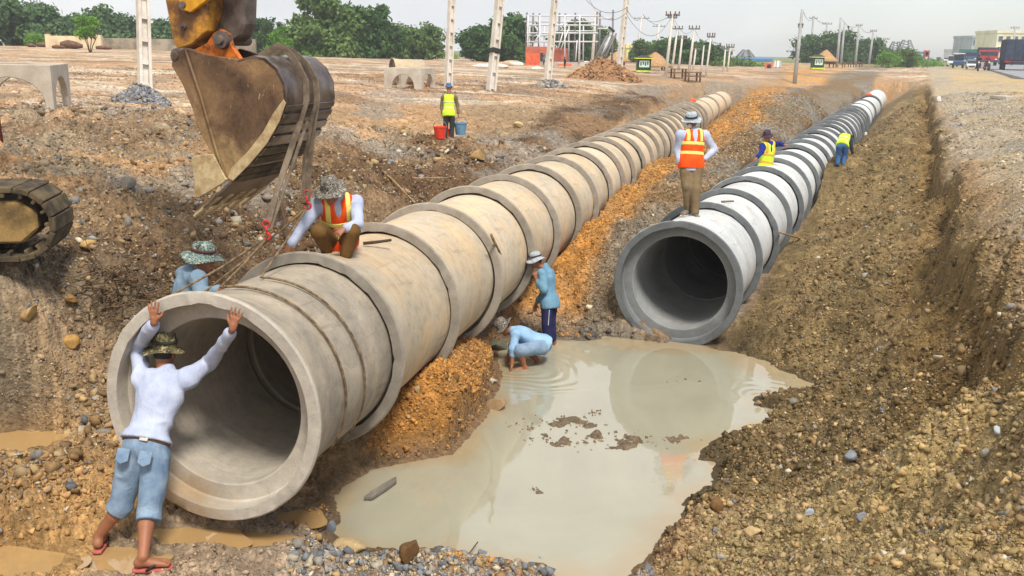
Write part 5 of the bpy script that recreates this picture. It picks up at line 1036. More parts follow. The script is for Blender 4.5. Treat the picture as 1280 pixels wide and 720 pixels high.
# the track whose end shows at the left of the picture
def track(tipx, tipy, dep, wid, L=3.4):
    tip = atD(tipx, tipy, dep); hd2 = unit(V3(.98, .17, 0)); sd2 = unit(V3(-.17, .98, 0)); h = .30; cen = tip-hd2*(L/2); nn = 44; out = []
    for i in range(nn):
        a = 2*PI*i/nn; out.append((a, ))
    ring = []; st_ = L/2-h
    for i in range(16): ring.append((-st_+2*st_*i/16, h))
    for i in range(7): a = PI/2-PI*i/7; ring.append((st_+h*math.cos(a), h*math.sin(a)))
    for i in range(16): ring.append((st_-2*st_*i/16, -h))
    for i in range(7): a = -PI/2-PI*i/7; ring.append((-st_+h*math.cos(a), h*math.sin(a)))
    tr = MB(); m_ = len(ring)
    for i in range(m_):
        a = np.array(ring[i]); b = np.array(ring[(i+1) % m_]); pa = cen+hd2*a[0]+V3(0, 0, a[1]); pb = cen+hd2*b[0]+V3(0, 0, b[1]); t = unit(pb-pa); nrm = np.cross(sd2, t); md = (pa+pb)/2; tr.box(md+sd2*wid/2-eo, (wid, np.linalg.norm(pb-pa)*.96, .05), (sd2, t, nrm)); tr.box(md+sd2*wid/2-nrm*-.04-eo, (wid*.98, .03, .05), (sd2, t, nrm))
    tr_ = tr.build('track', MUDDY, EX, bevel=.006)
    fr = MB(); fr.prism([cen+hd2*x+V3(0, 0, z)+sd2*.05-eo for x, z in ((-st_, -.19), (st_+.02, -.17), (st_+.16, -.05), (st_+.16, .1), (st_+.02, .2), (-st_, .2))], sd2*(wid-.12)); fr.build('track_frame', mat_two('muddy_track_frame', S(150, 122, 74), S(96, 78, 50), 4, .4, .6, .95), tr_, bevel=.02)
track(66, 281, 8.3, .6); track(-330, 240, 11.5, .6)
# ------------------------------------------------------------------ slings, hooks, ropes on the hanging pipe
WEB = mat_two('grey_webbing', S(132, 118, 100), S(98, 84, 70), 8, .4, .6, .95, .3, 200, .2); ROPE = mat_two('dusty_rope', S(136, 114, 82), S(92, 74, 54), 20, .4, .6, .95, .4, 120); HOOKR = mat_basic('red_hook_paint', S(186, 48, 46), .5)
h1 = atD(333, 287, 7.75); h2 = atD(384, 249, 8.15)
def strap(pts, w, label, hook):
    pts = [np.asarray(p, float) for p in pts]; m = MB(); vs = []; n = len(pts)
    for i, p in enumerate(pts):
        t = unit(pts[min(i+1, n-1)]-pts[max(i-1, 0)]); vw = p-CAM; sdv = unit(np.cross(t, unit(vw)*.75+V3(.5, 0, 0))); nr = np.cross(sdv, t)
        for a, b in ((-1, -1), (1, -1), (1, 1), (-1, 1)): vs.append(p+sdv*a*w/2+nr*b*.005)
    m.add(vs, [(i*4+k, i*4+(k+1) % 4, i*4+4+(k+1) % 4, i*4+4+k) for i in range(n-1) for k in range(4)]+[(0, 1, 2, 3), tuple((n-1)*4+k for k in (3, 2, 1, 0))])
    o = m.build('lifting_sling', WEB, None, origin=tuple(pts[0])); tag(o, label, 'sling'); return o
def arcpt(i, o_, d=.02):
    p = arc[i]; dr = unit((p-cen)-ws*((p-cen)@ws)); return p+eo+ws*o_+dr*d
s1_ = strap([arcpt(0, .30, .03), arcpt(1, .30, .10), arcpt(2, .30, .06), arcpt(3, .29, .03), arcpt(4, .28, .03), arcpt(5, .26, .03), arcpt(6, .25, .04), (arcpt(6, .24, .03)+h1*2)/3+V3(0, 0, .02), h1], .055, 'grey webbing sling over the bucket, its leg running down to the left red hook', None)
s2_ = strap([arcpt(0, .44, .03), arcpt(1, .44, .07), arcpt(2, .44, .04), arcpt(3, .44, .03), arcpt(4, .44, .03), arcpt(5, .43, .035), arcpt(6, .42, .07), (arcpt(6, .42, .05)+h2)/2, h2], .055, 'grey webbing sling over the bucket hanging straight to the right red hook', None)
strap([h1+V3(.03, 0, .0), (arcpt(6, .28, .03)+h1*2)/3+V3(.045, 0, .02), arcpt(6, .31, .05)+V3(.02, 0, 0)], .03, 'narrow second leg of webbing beside the left sling', None)
strap([h2+V3(-.03, 0, .0), (arcpt(6, .42, .05)+h2)/2+V3(-.045, 0, 0), arcpt(5, .39, .05)], .03, 'narrow second leg of webbing beside the right sling', None)
def hook(p, label):
    o = empty('lifting_hook', tuple(p), 0, label, 'hook'); m = MB(); pts = [V3(0, 0, .09), V3(0, 0, .04)]
    for i in range(9): a = PI/2-i*PI*1.45/8; pts.append(V3(.028*math.cos(a), 0, .005+.028*math.sin(a)-.0))
    m.tube(pts, [.010, .011]+[.011]*7+[.008, .005], 8); m.build('hook_body', HOOKR, o, True)
    m = MB(); ring = [V3(.028*math.cos(a), .0, .105+.03*math.sin(a)) for a in np.linspace(0, 2*PI, 17)]; m.tube(ring, .008, 6, False); m.build('eye_ring', HOOKR, o, True); return o
hook(h1-V3(0, 0, .06), 'red lifting hook left of the squatting man, at the foot of the slanting sling'); hook(h2-V3(0, 0, .06), 'red lifting hook right by the squatting man, at the foot of the straight sling')
def barrel(s_, ang, dr=.014):
    rs = P1.R*.885+.006; fl = .8*P1.R; t = np.clip((s_-.03)/(fl-.03), 0, 1); r = (P1.R-.02-(P1.R-.02-rs)*(1-(1-t)**2))+dr if s_ < fl else rs+dr
    q = P1.at(s_); return q+P1.r*r*math.sin(ang)+V3(0, 0, 1)*r*math.cos(ang)
def rope_loop(hp, s_, a0, label, a1=3.0, sl=0.12):
    pts = [hp-V3(0, 0, .07)]; p0 = barrel(s_, a0); pts += [pts[0]*.5+p0*.5-V3(0, 0, .01), p0]
    for a in np.linspace(a0, a1, 26)[1:]: pts.append(barrel(s_+sl*math.sin((a-a0)*.5), a))
    o = MB().tube(pts, .0095, 6).build('rope', ROPE, None, True, origin=tuple(pts[0])); return tag(o, label, 'rope')
rope_loop(h1, .50, -.22, 'rope from the left hook wrapped round the grey pipe nearer its rim'); rope_loop(h2, .86, -.05, 'rope from the right hook wrapped round the grey pipe nearer the joint')
a = h1-V3(0, 0, .07); b = barrel(.10, -.42, .02); tag(MB().tube([a, (a+b)/2-V3(0, 0, .015), b], .0085, 6).build('rope', ROPE, None, True, origin=tuple(a)), 'straight rope from the left hook down past the man in the teal hat', 'rope')
a = h2-V3(0, 0, .07); b = barrel(.62, -.75, .02); tag(MB().tube([a, (a+b)/2-V3(0, 0, .015), b], .0085, 6).build('rope', ROPE, None, True, origin=tuple(a)), 'rope from the right hook slanting left behind the grey pipe', 'rope')
# ------------------------------------------------------------------ precast culverts
CULV = mat_two('grey_precast', S(196, 186, 170), S(170, 158, 142), 2.2, .35, .65, .85, .2, 60, .12); STONEG = mat_two('grey_gravel_heap', S(120, 120, 122), S(84, 84, 88), 14)
def arch_wall(w, h, leg, rise, n=14, base=0.0):
    """outline (x,z) of a wall on two legs with an arched opening"""
    pts = [(0, 0), (0, h), (w, h), (w, 0), (w-leg, 0)]
    for i in range(1, n): a = PI*i/n; pts.append((w/2+(w/2-leg)*math.cos(a), rise*math.sin(a)**.8))
    return pts+[(leg, 0)]
def culvert(c0, fd, sd, lf, ls, h, label, th=.13, legf=.22, legs=.22, rise=.72):
    fd = unit(fd); sd = unit(sd); o = empty('box_culvert', tuple(c0), 0, label, 'culvert'); z = V3(0, 0, 1)
    for k in (0, 1):
        p0 = sd*(ls-th)*k; MB().prism([p0+fd*x+z*zz for x, zz in arch_wall(lf, h, legf, h*rise)], sd*th).build('arched_wall', CULV, o, bevel=.012)
        p0 = fd*(lf-th)*k; MB().prism([p0+sd*(th+.002+x)+z*(zz-.003*(zz > h*.99)) for x, zz in arch_wall(ls-2*th-.004, h, legs*.5, h*rise)], fd*th).build('arched_wall', CULV, o, bevel=.012)
    return o
c0 = hit(68, 139); dl = depth(c0); c0[2] -= .03; f_ = unit(V3(-1, -.08, 0)); s_d = unit(V3(-.27, 1, 0))
culvert(c0, f_, s_d, 1.62, 1.9, 56*dl/1200, 'grey concrete culvert box with arched openings at the left edge of the site', legs=.3, legf=.14)
c1 = hit(527, 112); d1_ = depth(c1); u_ = d1_/1200; culvert(c1-V3(0, 0, .03), V3(-1, .02, 0), V3(.25, 1, 0), 47*u_, 1.6, 27*u_, 'small grey concrete culvert box with one arch, a pipe standing behind it', th=.12, legf=.28, legs=.25)
cp = atD(506, 91, d1_+2.3); pp = P1.__class__.__new__(Line); me = pipe_mesh('concrete_pipe', .53, 1.2, 77); me.polygons.foreach_set('use_smooth', [True]*len(me.polygons)); me.set_sharp_from_angle(angle=math.radians(32)); o = link_mesh('concrete_pipe', me, M_PIPE_TAN); o.location = tuple(atD(490, 90, d1_+2.4)); o.location.z = gz(o.location.x, o.location.y)+.55; o.rotation_euler = (0, 0, math.radians(-68)); tag(o, 'single concrete pipe lying behind the small arched culvert box', 'pipe')
def heap(name, x, y, wpx, hpx, mat, label, cat, cols, n, seed, ry=.8, size=(.02, .05), d=None, kindstones=True):
    p = hit(x, y) if d is None else atD(x, y, d); dd = depth(p); w = wpx*dd/1200/2; h = hpx*dd/1200; p[2] = gz(p[0], p[1])-.05; m = MB(); N = 26; M_ = 10; vs = []; r = np.random.default_rng(seed); ph = r.uniform(0, 6, 4)
    hf = lambda t, a: h*(1-t**1.5)*(1+.14*math.sin(3*a+ph[0])+.1*math.sin(5*a+ph[1]))
    for i in range(M_+1):
        t = i/M_
        for k in range(N): a = 2*PI*k/N; rr = t*(1+.12*math.sin(2*a+ph[2])+.08*math.sin(5*a+ph[3])); vs.append(p+V3(w*rr*math.cos(a), w*ry*rr*math.sin(a), hf(t, a)+r.normal(0, h*.04)))
    m.add(vs, [(i*N+k, i*N+(k+1) % N, (i+1)*N+(k+1) % N, (i+1)*N+k) for i in range(M_) for k in range(N)]); o = m.build(name, mat, None, True, origin=tuple(p)); tag(o, label, cat)
    if n:
        t = np.sqrt(r.random(n)); a = r.uniform(0, 2*PI, n); rr = t*(1+.12*np.sin(2*a+ph[2])); P = np.stack([w*rr*np.cos(a), w*ry*rr*np.sin(a), h*(1-t**1.5)*(1+.14*np.sin(3*a+ph[0])+.1*np.sin(5*a+ph[1]))], -1)
        c = np.array([S(*cols[i]) for i in r.integers(0, len(cols), n)])*r.uniform(.75, 1.2, (n, 1)); q = scatter('loose_stones', P, r.uniform(*size, n), c, T1, M_RUBBLE, .3, seed); q.parent = o; q['kind'] = 'stuff'
    return o
heap('gravel_heap', 174, 128, 84, 21, STONEG, 'grey gravel heap at the foot of the nearest ladder pole', 'gravel heap', [(132, 134, 140), (104, 106, 112), (160, 160, 160), (150, 138, 120)], 1500, 3, .7, (.025, .07))
heap('gravel_heap', 668+20, 108, 40, 8, STONEG, 'low grey stone heap round the foot of the third ladder pole from the left', 'gravel heap', [(150, 146, 142), (120, 118, 116), (170, 160, 146)], 260, 5, .8, (.04, .14))
heap('soil_heap', 752, 101, 92, 24, mat_two('brown_soil', S(166, 124, 86), S(132, 98, 66), 2, .35, .65, .95, .6, 9, .25), 'brown soil heap in front of the scaffolded building', 'soil heap', [(160, 120, 84), (140, 106, 74), (178, 140, 104)], 700, 6, .7, (.05, .14))
heap('soil_heap', 522, 111, 30, 7, mat_two('tan_soil', S(182, 140, 92), S(156, 116, 76), 3), 'small tan soil heap right of the small culvert box', 'soil heap', [(180, 140, 96)], 120, 8, .8, (.03, .07))
# ------------------------------------------------------------------ utility poles
PCON = mat_two('pole_concrete', S(214, 208, 198), S(190, 180, 166), 2.5, .35, .65, .85, .2, 40, .1); PGREY = mat_two('grey_pole_concrete', S(168, 170, 170), S(146, 146, 144), 2, .35, .65, .85); ARM = mat_basic('galvanised_arm', S(120, 122, 124), .5, .1, metal=.3); INS = mat_basic('brown_insulator', S(96, 70, 58), .35)
POLES = 'utility poles along the site'; TOPS = {}
def ladder_pole(bx, by, tx, ty, wpx, label, top_z=None, key=None):
    p = hit(bx, by); d = depth(p); u = d/1200; w = wpx*u; top = atD(tx, ty, d); ax = unit(top-p); top = p+ax*max(np.linalg.norm(top-p), (top_z or 0)); L = np.linalg.norm(top-p); o = empty('utility_pole', tuple(p-V3(0, 0, .1)), 0, label, 'utility pole', POLES); z0 = V3(0, 0, -.1)
    yaw = unit(V3(.8, .6, 0)); X = unit(yaw-ax*(yaw@ax)); Y = np.cross(ax, X); m = MB(); tp = .72
    for sx in (-1, 1):
        a = X*sx*w*.36; m.beam(a-V3(0, 0, .2), a*tp+ax*L, w*.24, w*.8, Y)
    n = int(L/(w*1.9))
    m.build('rail', PCON, o, bevel=.01)
    m = MB(); m.beam(V3(0, 0, -.2), ax*L*.999, w*.44, w*.24, Y); m.build('web', PCON, o)
    m = MB()
    for i in range(n+1):
        c = ax*L*(i+.3)/(n+1); m.box(c, (w*.50*(1-.25*i/n), w*.66, w*.34), (X, Y, ax))
    m.build('rung', PCON, o); TOPS[key] = top; return o, X, Y, ax, L, w, p
ladder_pole(181, 112, 177, -40, 16, 'thick white ladder-type concrete pole left of the excavator bucket', 9.5, 'a')
ladder_pole(560, 109, 567, -60, 9, 'slim white ladder-type pole beside the small culvert box', 9.5, 'b'); o_, X_, Y_, ax_, L_p, w_, p_ = ladder_pole(613, 113, 627, -30, 11, 'white ladder-type pole with a dark band, right of the small culvert box', 9.5, 'c')
c = ax_*L_p*.0+ax_*(np.linalg.norm(atD(617, 60, depth(p_))-p_)); MB().box(c+V3(0, 0, -.0), (w_*1.08, w_*.98, w_*.5), (X_, Y_, ax_)).build('dark_band', RUB_BLACK, o_, bevel=.01)
ladder_pole(684, 104, 695, -20, 8, 'white ladder-type pole rising from stones before the brick building', 8, 'd'); ladder_pole(772, 98, 784, -8, 7, 'white ladder-type pole at the right of the soil heap', 8, 'e')
def gdist(x, y): return float(np.clip((CAMH-2.22)*1200/max(y-(61+.0173*(x-640)), 8), 40, 170))
def cross_pole(bx, by, tx, ty, d, wpx, arms, label, mat=PCON, key=None):
    d = gdist(bx, by)
    p = atD(bx, by, d); p = V3(p[0], p[1], gz(p[0], p[1])); top = atD(tx, ty, depth(p)); ax = unit(top-p); L = np.linalg.norm(top-p); u = d/1200; o = empty('utility_pole', tuple(p), 0, label, 'utility pole', POLES)
    MB().tube([V3(0, 0, -.2), ax*L], [wpx*u*.55, wpx*u*.36], 8).build('shaft', mat, o, True); aw = unit(V3(.93, -.37, 0))
    for hy, hw in arms:
        c = ax*(L-hy*u); MB().beam(c-aw*hw*u, c+aw*hw*u, .12, .12, V3(0, 0, 1)).build('crossarm', ARM, o)
        for k in (-.9, -.35, .35, .9): MB().lathe([(.01, .06), (.045, .08), (.03, .16), (.06, .19), (.02, .27), (.005, .28)], c+aw*hw*u*k, (0, 0, 1), 8).build('insulator', INS, o, True)
    TOPS[key] = top; return o
for a in [(795, 74, 803, 17, 62, 3.2, [(6, 10)], 'pale crossarm pole left of the green booth by the thatched hut', PCON, 'f'), (819, 72, 824, 31, 82, 3, [(2, 8)], 'short crossarm pole behind the left thatched roof', PCON, 'g'), (832, 92, 841, 18, 60, 4, [(1, 9), (4, 6)], 'tall twin-arm pole right of the left thatched hut', PCON, 'h'),
          (840, 86, 847, 34, 78, 3, [(2, 7)], 'slim crossarm pole just right of the tall twin-arm pole', PCON, 'i'), (848, 88, 853, 46, 74, 3, [(2, 6)], 'shorter slim pole before the dark trees, right of the thatched hut', PCON, 'j'), (861, 89, 868, 35, 74, 3.4, [(1, 7)], 'crossarm pole in front of the dark middle trees', PCON, 'k'),
          (866, 88, 870, 60, 92, 2.6, [(1, 5)], 'short pole beside a taller crossarm pole at the middle trees', PCON, 'l'), (876, 92, 880, 57, 80, 2.4, [], 'bare slim pole without crossarm before the middle trees', PCON, 'm'), (882, 93, 889, 45, 76, 2.8, [(1, 5)], 'crossarm pole at the right edge of the middle trees', PCON, 'n'), (904, 89, 907, 60, 105, 2.4, [(1, 5)], 'left one of two short poles by the white tank', PCON, 'o'), (909, 89, 913, 58, 110, 2.4, [(1, 5)], 'right one of two short poles by the white tank', PCON, 'p'),
          (994, 93, 1003, 12, 58, 5, [(22, 3)], 'thick grey pole standing alone left of the right thatched hut', PGREY, 'q'), (1013, 72, 1017, 20, 82, 3.4, [(3, 5)], 'grey crossarm pole just left behind the right thatched hut', PGREY, 'r'), (1031, 66, 1034, 28, 90, 3, [(2, 6)], 'grey crossarm pole rising behind the right thatched roof', PGREY, 's'), (1046, 84, 1051, 22, 72, 3.6, [], 'bare grey pole right of the right thatched hut', PGREY, 't'),
          (1051, 81, 1056, 28, 84, 3, [], 'second bare grey pole right of the right thatched hut', PGREY, 'u'), (1057, 79, 1061, 36, 92, 2.6, [], 'third and shortest bare grey pole right of the right hut', PGREY, 'v'), (1069, 81, 1074, 31, 82, 3.2, [(1, 4)], 'grey crossarm pole between the two right tree groups', PGREY, 'w'), (1074, 80, 1078, 46, 100, 2.4, [], 'short bare pole between the two right tree groups', PGREY, 'x'), (1086, 81, 1092, 38, 90, 3, [(1, 4)], 'grey crossarm pole in front of the right trees', PGREY, 'y'), (1104, 80, 1108, 48, 120, 2.4, [(1, 4)], 'small far pole at the right end of the right trees', PGREY, 'z'),
          (740, 80, 745, 12, 80, 4, [], 'plain white pole standing among the scaffold frames', PCON, 'A')]: cross_pole(*a)
WIRE = mat_basic('black_cable', (.025, .025, .027), .6)
def wire(a, b, sag, label, off=0, grp='overhead wires'):
    a = TOPS[a]+V3(0, 0, -off) if isinstance(a, str) else a; b = TOPS[b]+V3(0, 0, -off) if isinstance(b, str) else b; pts = [a*(1-t)+b*t-V3(0, 0, sag*4*t*(1-t)) for t in np.linspace(0, 1, 13)]; dm = np.linalg.norm((a+b)/2-CAM); o = MB().tube(pts, max(.012, dm*.00016), 4).build('overhead_wire', WIRE, None, origin=tuple(a)); return tag(o, label, 'wire', grp)
hi = lambda x, y, d: atD(x, y, d)
for a, b, s_, l in ((hi(728, -6, 50), hi(783, 10, 45), .5, 'upper cable running from the sky to the ladder pole by the soil heap'), (hi(735, -4, 52), hi(783, 16, 45), .7, 'lower cable running from the sky to the ladder pole by the soil heap'), (hi(783, 12, 45), 'f', .8, 'cable from the soil heap pole to the pole by the green booth'), (hi(783, 18, 45), 'h', 1.2, 'cable from the soil heap pole to the tall twin-arm pole'),
                    ('f', 'g', .5, 'wire between the pole by the booth and the short pole behind'), ('f', 'h', .9, 'wire from the pole by the booth to the tall twin-arm pole'), ('h', 'i', .5, 'wire from the twin-arm pole to the slim pole at its right'), ('h', 'k', .8, 'wire from the twin-arm pole to the pole before the middle trees'), ('k', 'n', .6, 'wire across the front of the dark middle trees'), ('n', 'o', .8, 'wire from the middle trees to the short poles by the tank'), ('q', 'r', .8, 'wire from the thick grey pole to the pole behind the right hut'), ('r', 's', .5, 'wire above the right thatched roof'), ('t', 'w', .7, 'wire from the bare grey pole to the pole between the right trees'), ('w', 'y', .7, 'wire in front of the right trees'), ('i', 'j', .4, 'wire between the two slim poles right of the left hut')): wire(a, b, s_, l)
# ------------------------------------------------------------------ trees
def mat_leaf(name, dark, mid, light):
    t = NT(name); oi = t.coord(); n = t.noise(.55, 3, .6, oi); n2 = t.noise(6, 2, .5, oi); f = t.math('ADD', t.math('MULTIPLY', n.outputs[0], .6), t.math('MULTIPLY', n2.outputs[0], .4)); c = t.ramp(f, [(.32, dark), (.5, mid), (.68, light)])
    m = t.set(c, .6, 0, None, .3); t.b.inputs['Subsurface Weight'].default_value = 0; tr = t.n('ShaderNodeBsdfTranslucent'); t.l(c, tr.inputs[0]); mx_ = t.n('ShaderNodeMixShader'); mx_.inputs[0].default_value = .3; t.l(t.b.outputs[0], mx_.inputs[1]); t.l(tr.outputs[0], mx_.inputs[2]); t.l(mx_.outputs[0], t.out.inputs[0]); return m
LF1 = mat_leaf('dull_green_leaves', S(52, 78, 48), S(80, 112, 66), S(116, 146, 84)); LF2 = mat_leaf('bright_green_leaves', S(70, 112, 34), S(104, 150, 46), S(144, 184, 66)); LF3 = mat_leaf('dark_green_leaves', S(38, 66, 30), S(64, 98, 44), S(98, 132, 60)); LF4 = mat_leaf('olive_green_leaves', S(66, 90, 44), S(96, 124, 60), S(130, 154, 84))
BARK = mat_two('bark', S(112, 92, 70), S(74, 60, 46), 6)
def tree(px_, d, ytop, wpx, label, leaf, seed, ybase=None, trunk=.25, nleaf=2600, group='trees beyond the site', name='broadleaf_tree', stems=1, dense=1.0, low=.12):
    wpx = wpx*(1.5 if name == 'broadleaf_tree' and stems == 1 else 1.15)
    p = atD(px_, 70, d); p = V3(p[0], p[1], gz(p[0], p[1])); dd = depth(p); u = dd/1200; H = atD(px_, ytop, dd)[2]-p[2]; Wd = wpx*u/2; r = np.random.default_rng(seed); o = empty(name, tuple(p), 0, label, 'tree' if name != 'shrub' else 'shrub', group)
    nc = max(8, int(24*dense)); C = []; zc0 = H*(low+.12); 
    for i in range(nc):
        t = r.random(); z = zc0+(H*.93-zc0)*t; e = math.sqrt(max(.05, 1-((t-.42)/.62)**2)); a = r.uniform(0, 2*PI); q = r.uniform(.1, 1)**.6*.82*e; C.append((V3(Wd*q*math.cos(a), Wd*q*math.sin(a), z), Wd*r.uniform(.26, .46)*(.55+.45*e)))
    m = MB()
    for s_ in range(stems):
        lean = r.normal(0, .12*stems, 2)*H*.3; m.tube([V3(0, 0, -.2), V3(lean[0]*.3, lean[1]*.3, H*.2), V3(lean[0], lean[1], H*.6)], [H*.028/stems**.5, H*.022/stems**.5, H*.008], 7)
        for c, rr in C[s_::stems][:9]:
            b0_ = V3(lean[0]*.3, lean[1]*.3, H*.2)*(1-.35)+V3(lean[0], lean[1], H*.6)*.35; m.tube([b0_, (b0_+c)/2+V3(0, 0, .04*H), c], [H*.010, H*.007, H*.003], 5)
    m.build('trunk', BARK, o, True)
    ci = r.choice(nc, nleaf, p=np.array([c[1]**2 for c in C])/sum(c[1]**2 for c in C)); cc = np.array([c[0] for c in C])[ci]; cr_ = np.array([c[1] for c in C])[ci]
    dv = r.normal(size=(nleaf, 3)); dv /= np.linalg.norm(dv, axis=1)[:, None]; rad = cr_*(r.random(nleaf)**.35)*(1+.18*r.normal(size=nleaf)); P = cc+dv*rad[:, None]*np.array([1, 1, .8]); P[:, 2] = np.maximum(P[:, 2], .1)
    ls = np.clip(Wd*.085, .07, .26)*r.uniform(.6, 1.35, nleaf); nrm = dv*.7+r.normal(size=(nleaf, 3))*.6+np.array([0, 0, .35]); nrm /= np.linalg.norm(nrm, axis=1)[:, None]; A_ = np.cross(nrm, r.normal(size=(nleaf, 3))); A_ /= np.linalg.norm(A_, axis=1)[:, None]; B_ = np.cross(nrm, A_)
    Vq = np.stack([P-A_*ls[:, None], P-B_*ls[:, None]*.55, P+A_*ls[:, None], P+B_*ls[:, None]*.55], 1).reshape(-1, 3); link_mesh('crown', mesh_np('crown', Vq, np.arange(nleaf*4).reshape(-1, 4)), leaf, o); return o
TR = [  # px, distance, top, width, label, leaf, leaves
    (12, 92, -2, 62, 'big pale tree at the far left edge behind the wall', LF1, 4200), (52, 96, 10, 56, 'round-topped tree second from the left edge', LF1, 3600), (84, 102, 24, 44, 'low dull tree between the left big trees and the small bright one', LF1, 2600), (122, 100, 13, 54, 'round tree behind the small bright green tree', LF1, 3400), (150, 104, 18, 40, 'tree just left of the nearest ladder pole', LF1, 2600), (205, 106, 27, 46, 'low tree between the nearest ladder pole and the excavator stick', LF1, 2600),
    (328, 92, 24, 30, 'bright dense tree right of the excavator link', LF3, 2600), (345, 88, 22, 26, 'dark tree touching the bright one right of the excavator link', LF3, 2400), (353, 80, 30, 20, 'small bright bush-like tree in front of two darker ones', LF2, 1800), (374, 90, 44, 24, 'low tree left of the tallest middle tree', LF4, 1600), (404, 86, -8, 62, 'tallest loose-crowned tree of the middle group', LF4, 5200), (442, 88, 6, 50, 'dark tall tree right of the tallest middle tree', LF3, 4200), (474, 92, 8, 44, 'dark tree in the centre of the middle group', LF3, 3600), (505, 96, 32, 40, 'olive tree near the right end of the middle group', LF4, 2800), (532, 98, 30, 36, 'airy tree at the right end of the middle group', LF4, 2000), (590, 118, 46, 26, 'far pale tree between the slim ladder poles', LF1, 1200),
    (600, 98, 36, 44, 'dense green tree left half of the pair before the brick building', LF3, 3200), (634, 98, 22, 54, 'dense green tree right half of the pair before the brick building', LF3, 4200), (722, 112, 26, 46, 'tree seen through the right of the scaffold frames', LF3, 2600), (750, 116, 34, 36, 'tree behind the leaning beams of the scaffold', LF4, 2000), (800, 122, 50, 24, 'olive tree behind the left thatched hut', LF4, 1600), (824, 122, 56, 30, 'tree behind the right of the left thatched roof', LF3, 1800), (846, 116, 49, 46, 'dark round tree in the middle pole row', LF3, 3600), (886, 114, 58, 42, 'dark tree at the right end of the middle pole row', LF3, 3400),
    (1012, 158, 46, 34, 'tree behind the left side of the right thatched roof', LF3, 2200), (1046, 158, 42, 46, 'tallest dark tree behind the right pole row', LF3, 3600), (1072, 158, 50, 32, 'dark tree between the bare right poles', LF3, 2400), (1093, 158, 50, 34, 'dark round tree at the right end of the right pole row', LF3, 2800)]
for i, (x, d, yt, w, l, lf, n) in enumerate(TR): tree(x, d, yt, w, l, lf, 100+i, nleaf=int(n*1.6), low=-.08, dense=1.3)
tree(113, 66, 18, 34, 'small bright green tree with several thin trunks before the pale wall', LF2, 77, nleaf=1500, stems=4, low=.32)
for i, (x, d, yt, w, l, lf, n) in enumerate([(45, 88, 42, 26, 'bright bush at the left end of the pale wall', LF2, 900), (338, 86, 58, 22, 'low bright bush behind the bucket', LF2, 700), (392, 84, 56, 30, 'low shrub under the tallest middle tree', LF2, 800), (560, 112, 68, 24, 'far low bush beside the slim ladder pole', LF2, 500), (905, 105, 80, 30, 'low bush right of the white tank poles', LF4, 900), (925, 108, 76, 34, 'wide low bush under the blue roof', LF4, 1000), (946, 110, 82, 26, 'low bush beside the red and white sign', LF2, 700), (1112, 118, 64, 30, 'bush right of the right trees', LF2, 1000), (1130, 122, 62, 36, 'big bush before the lattice tower', LF4, 1200), (1148, 126, 70, 30, 'low bright bush left of the red sign board', LF2, 900), (1166, 140, 74, 24, 'far bush by the roadside right of the red sign board', LF2, 600)]): tree(x, d, yt, w, l, lf, 200+i, nleaf=n, name='shrub', low=-.05, group='shrubs beyond the site')
# palm
p = atD(265, 60, 120); p = V3(p[0], p[1], gz(p[0], p[1])); tp_ = atD(266, 12, depth(p)); o = empty('palm_tree', tuple(p), 0, 'thin tall palm seen between the excavator stick and link', 'palm tree'); MB().tube([V3(0, 0, -.2), (tp_-p)*.5+V3(.05, 0, 0), tp_-p], [.22, .16, .13], 7).build('trunk', BARK, o, True)
m = MB(); r_ = random.Random(4)
for k in range(15):
    a = k*2.4; e = r_.uniform(-.5, .8); L = 1.5; pts = [tp_-p+V3(math.cos(a)*L*t*math.cos(e), math.sin(a)*L*t*math.cos(e), L*t*math.sin(e)-.9*t*t) for t in (0, .35, .7, 1)]
    for q0, q1 in zip(pts[:-1], pts[1:]): sdv = unit(np.cross(q1-q0, V3(0, 0, 1)))*.16; m.add([q0-sdv, q1-sdv*.7, q1+sdv*.7, q0+sdv], [(0, 1, 2, 3)]); m.add([q0-sdv-V3(0, 0, .14), q1-sdv*.7-V3(0, 0, .12), q1, q0], [(0, 1, 2, 3)])
m.build('fronds', LF3, o)
# ------------------------------------------------------------------ walls on the left, fallen logs
def wall(x0, x1, y0, y1, d, mat, label, th=.25):
    a = atD(x0, 60, d); b = atD(x1, 60, d); za = gz(a[0], a[1])-.4; a[2] = b[2] = za; dd = depth((a+b)/2); z0, z1 = atD((x0+x1)/2, y1, dd)[2], atD((x0+x1)/2, y0, dd)[2]; hh = max(z1, za+1.0); n = unit(np.cross(b-a, V3(0, 0, 1)))*th; c = a.copy()
    o = empty('boundary_wall', tuple(a), 0, label, 'wall'); MB().prism([V3(0, 0, 0), b-a, b-a+V3(0, 0, hh-za), V3(0, 0, hh-za)], n).build('wall_face', mat, o); m = MB(); L = np.linalg.norm(b-a); k = int(L/3)
    for i in range(k+1): m.box((b-a)*(i/k)+V3(0, 0, (hh-za+.12)/2)+n*.5, (.35, .35, hh-za+.12))
    m.build('piers', mat, o); return o
wall(62, 126, 45, 57, 80, mat_two('cream_plaster', S(226, 206, 172), S(196, 172, 136), 1.2), 'cream plastered wall behind the small bright tree'); wall(127, 318, 49, 58, 82, mat_two('stained_grey_plaster', S(164, 152, 134), S(120, 112, 98), 1), 'stained grey wall stretching behind the nearest ladder pole and bucket')
LOGM = mat_two('brown_stump', S(126, 88, 62), S(86, 60, 44), 4)
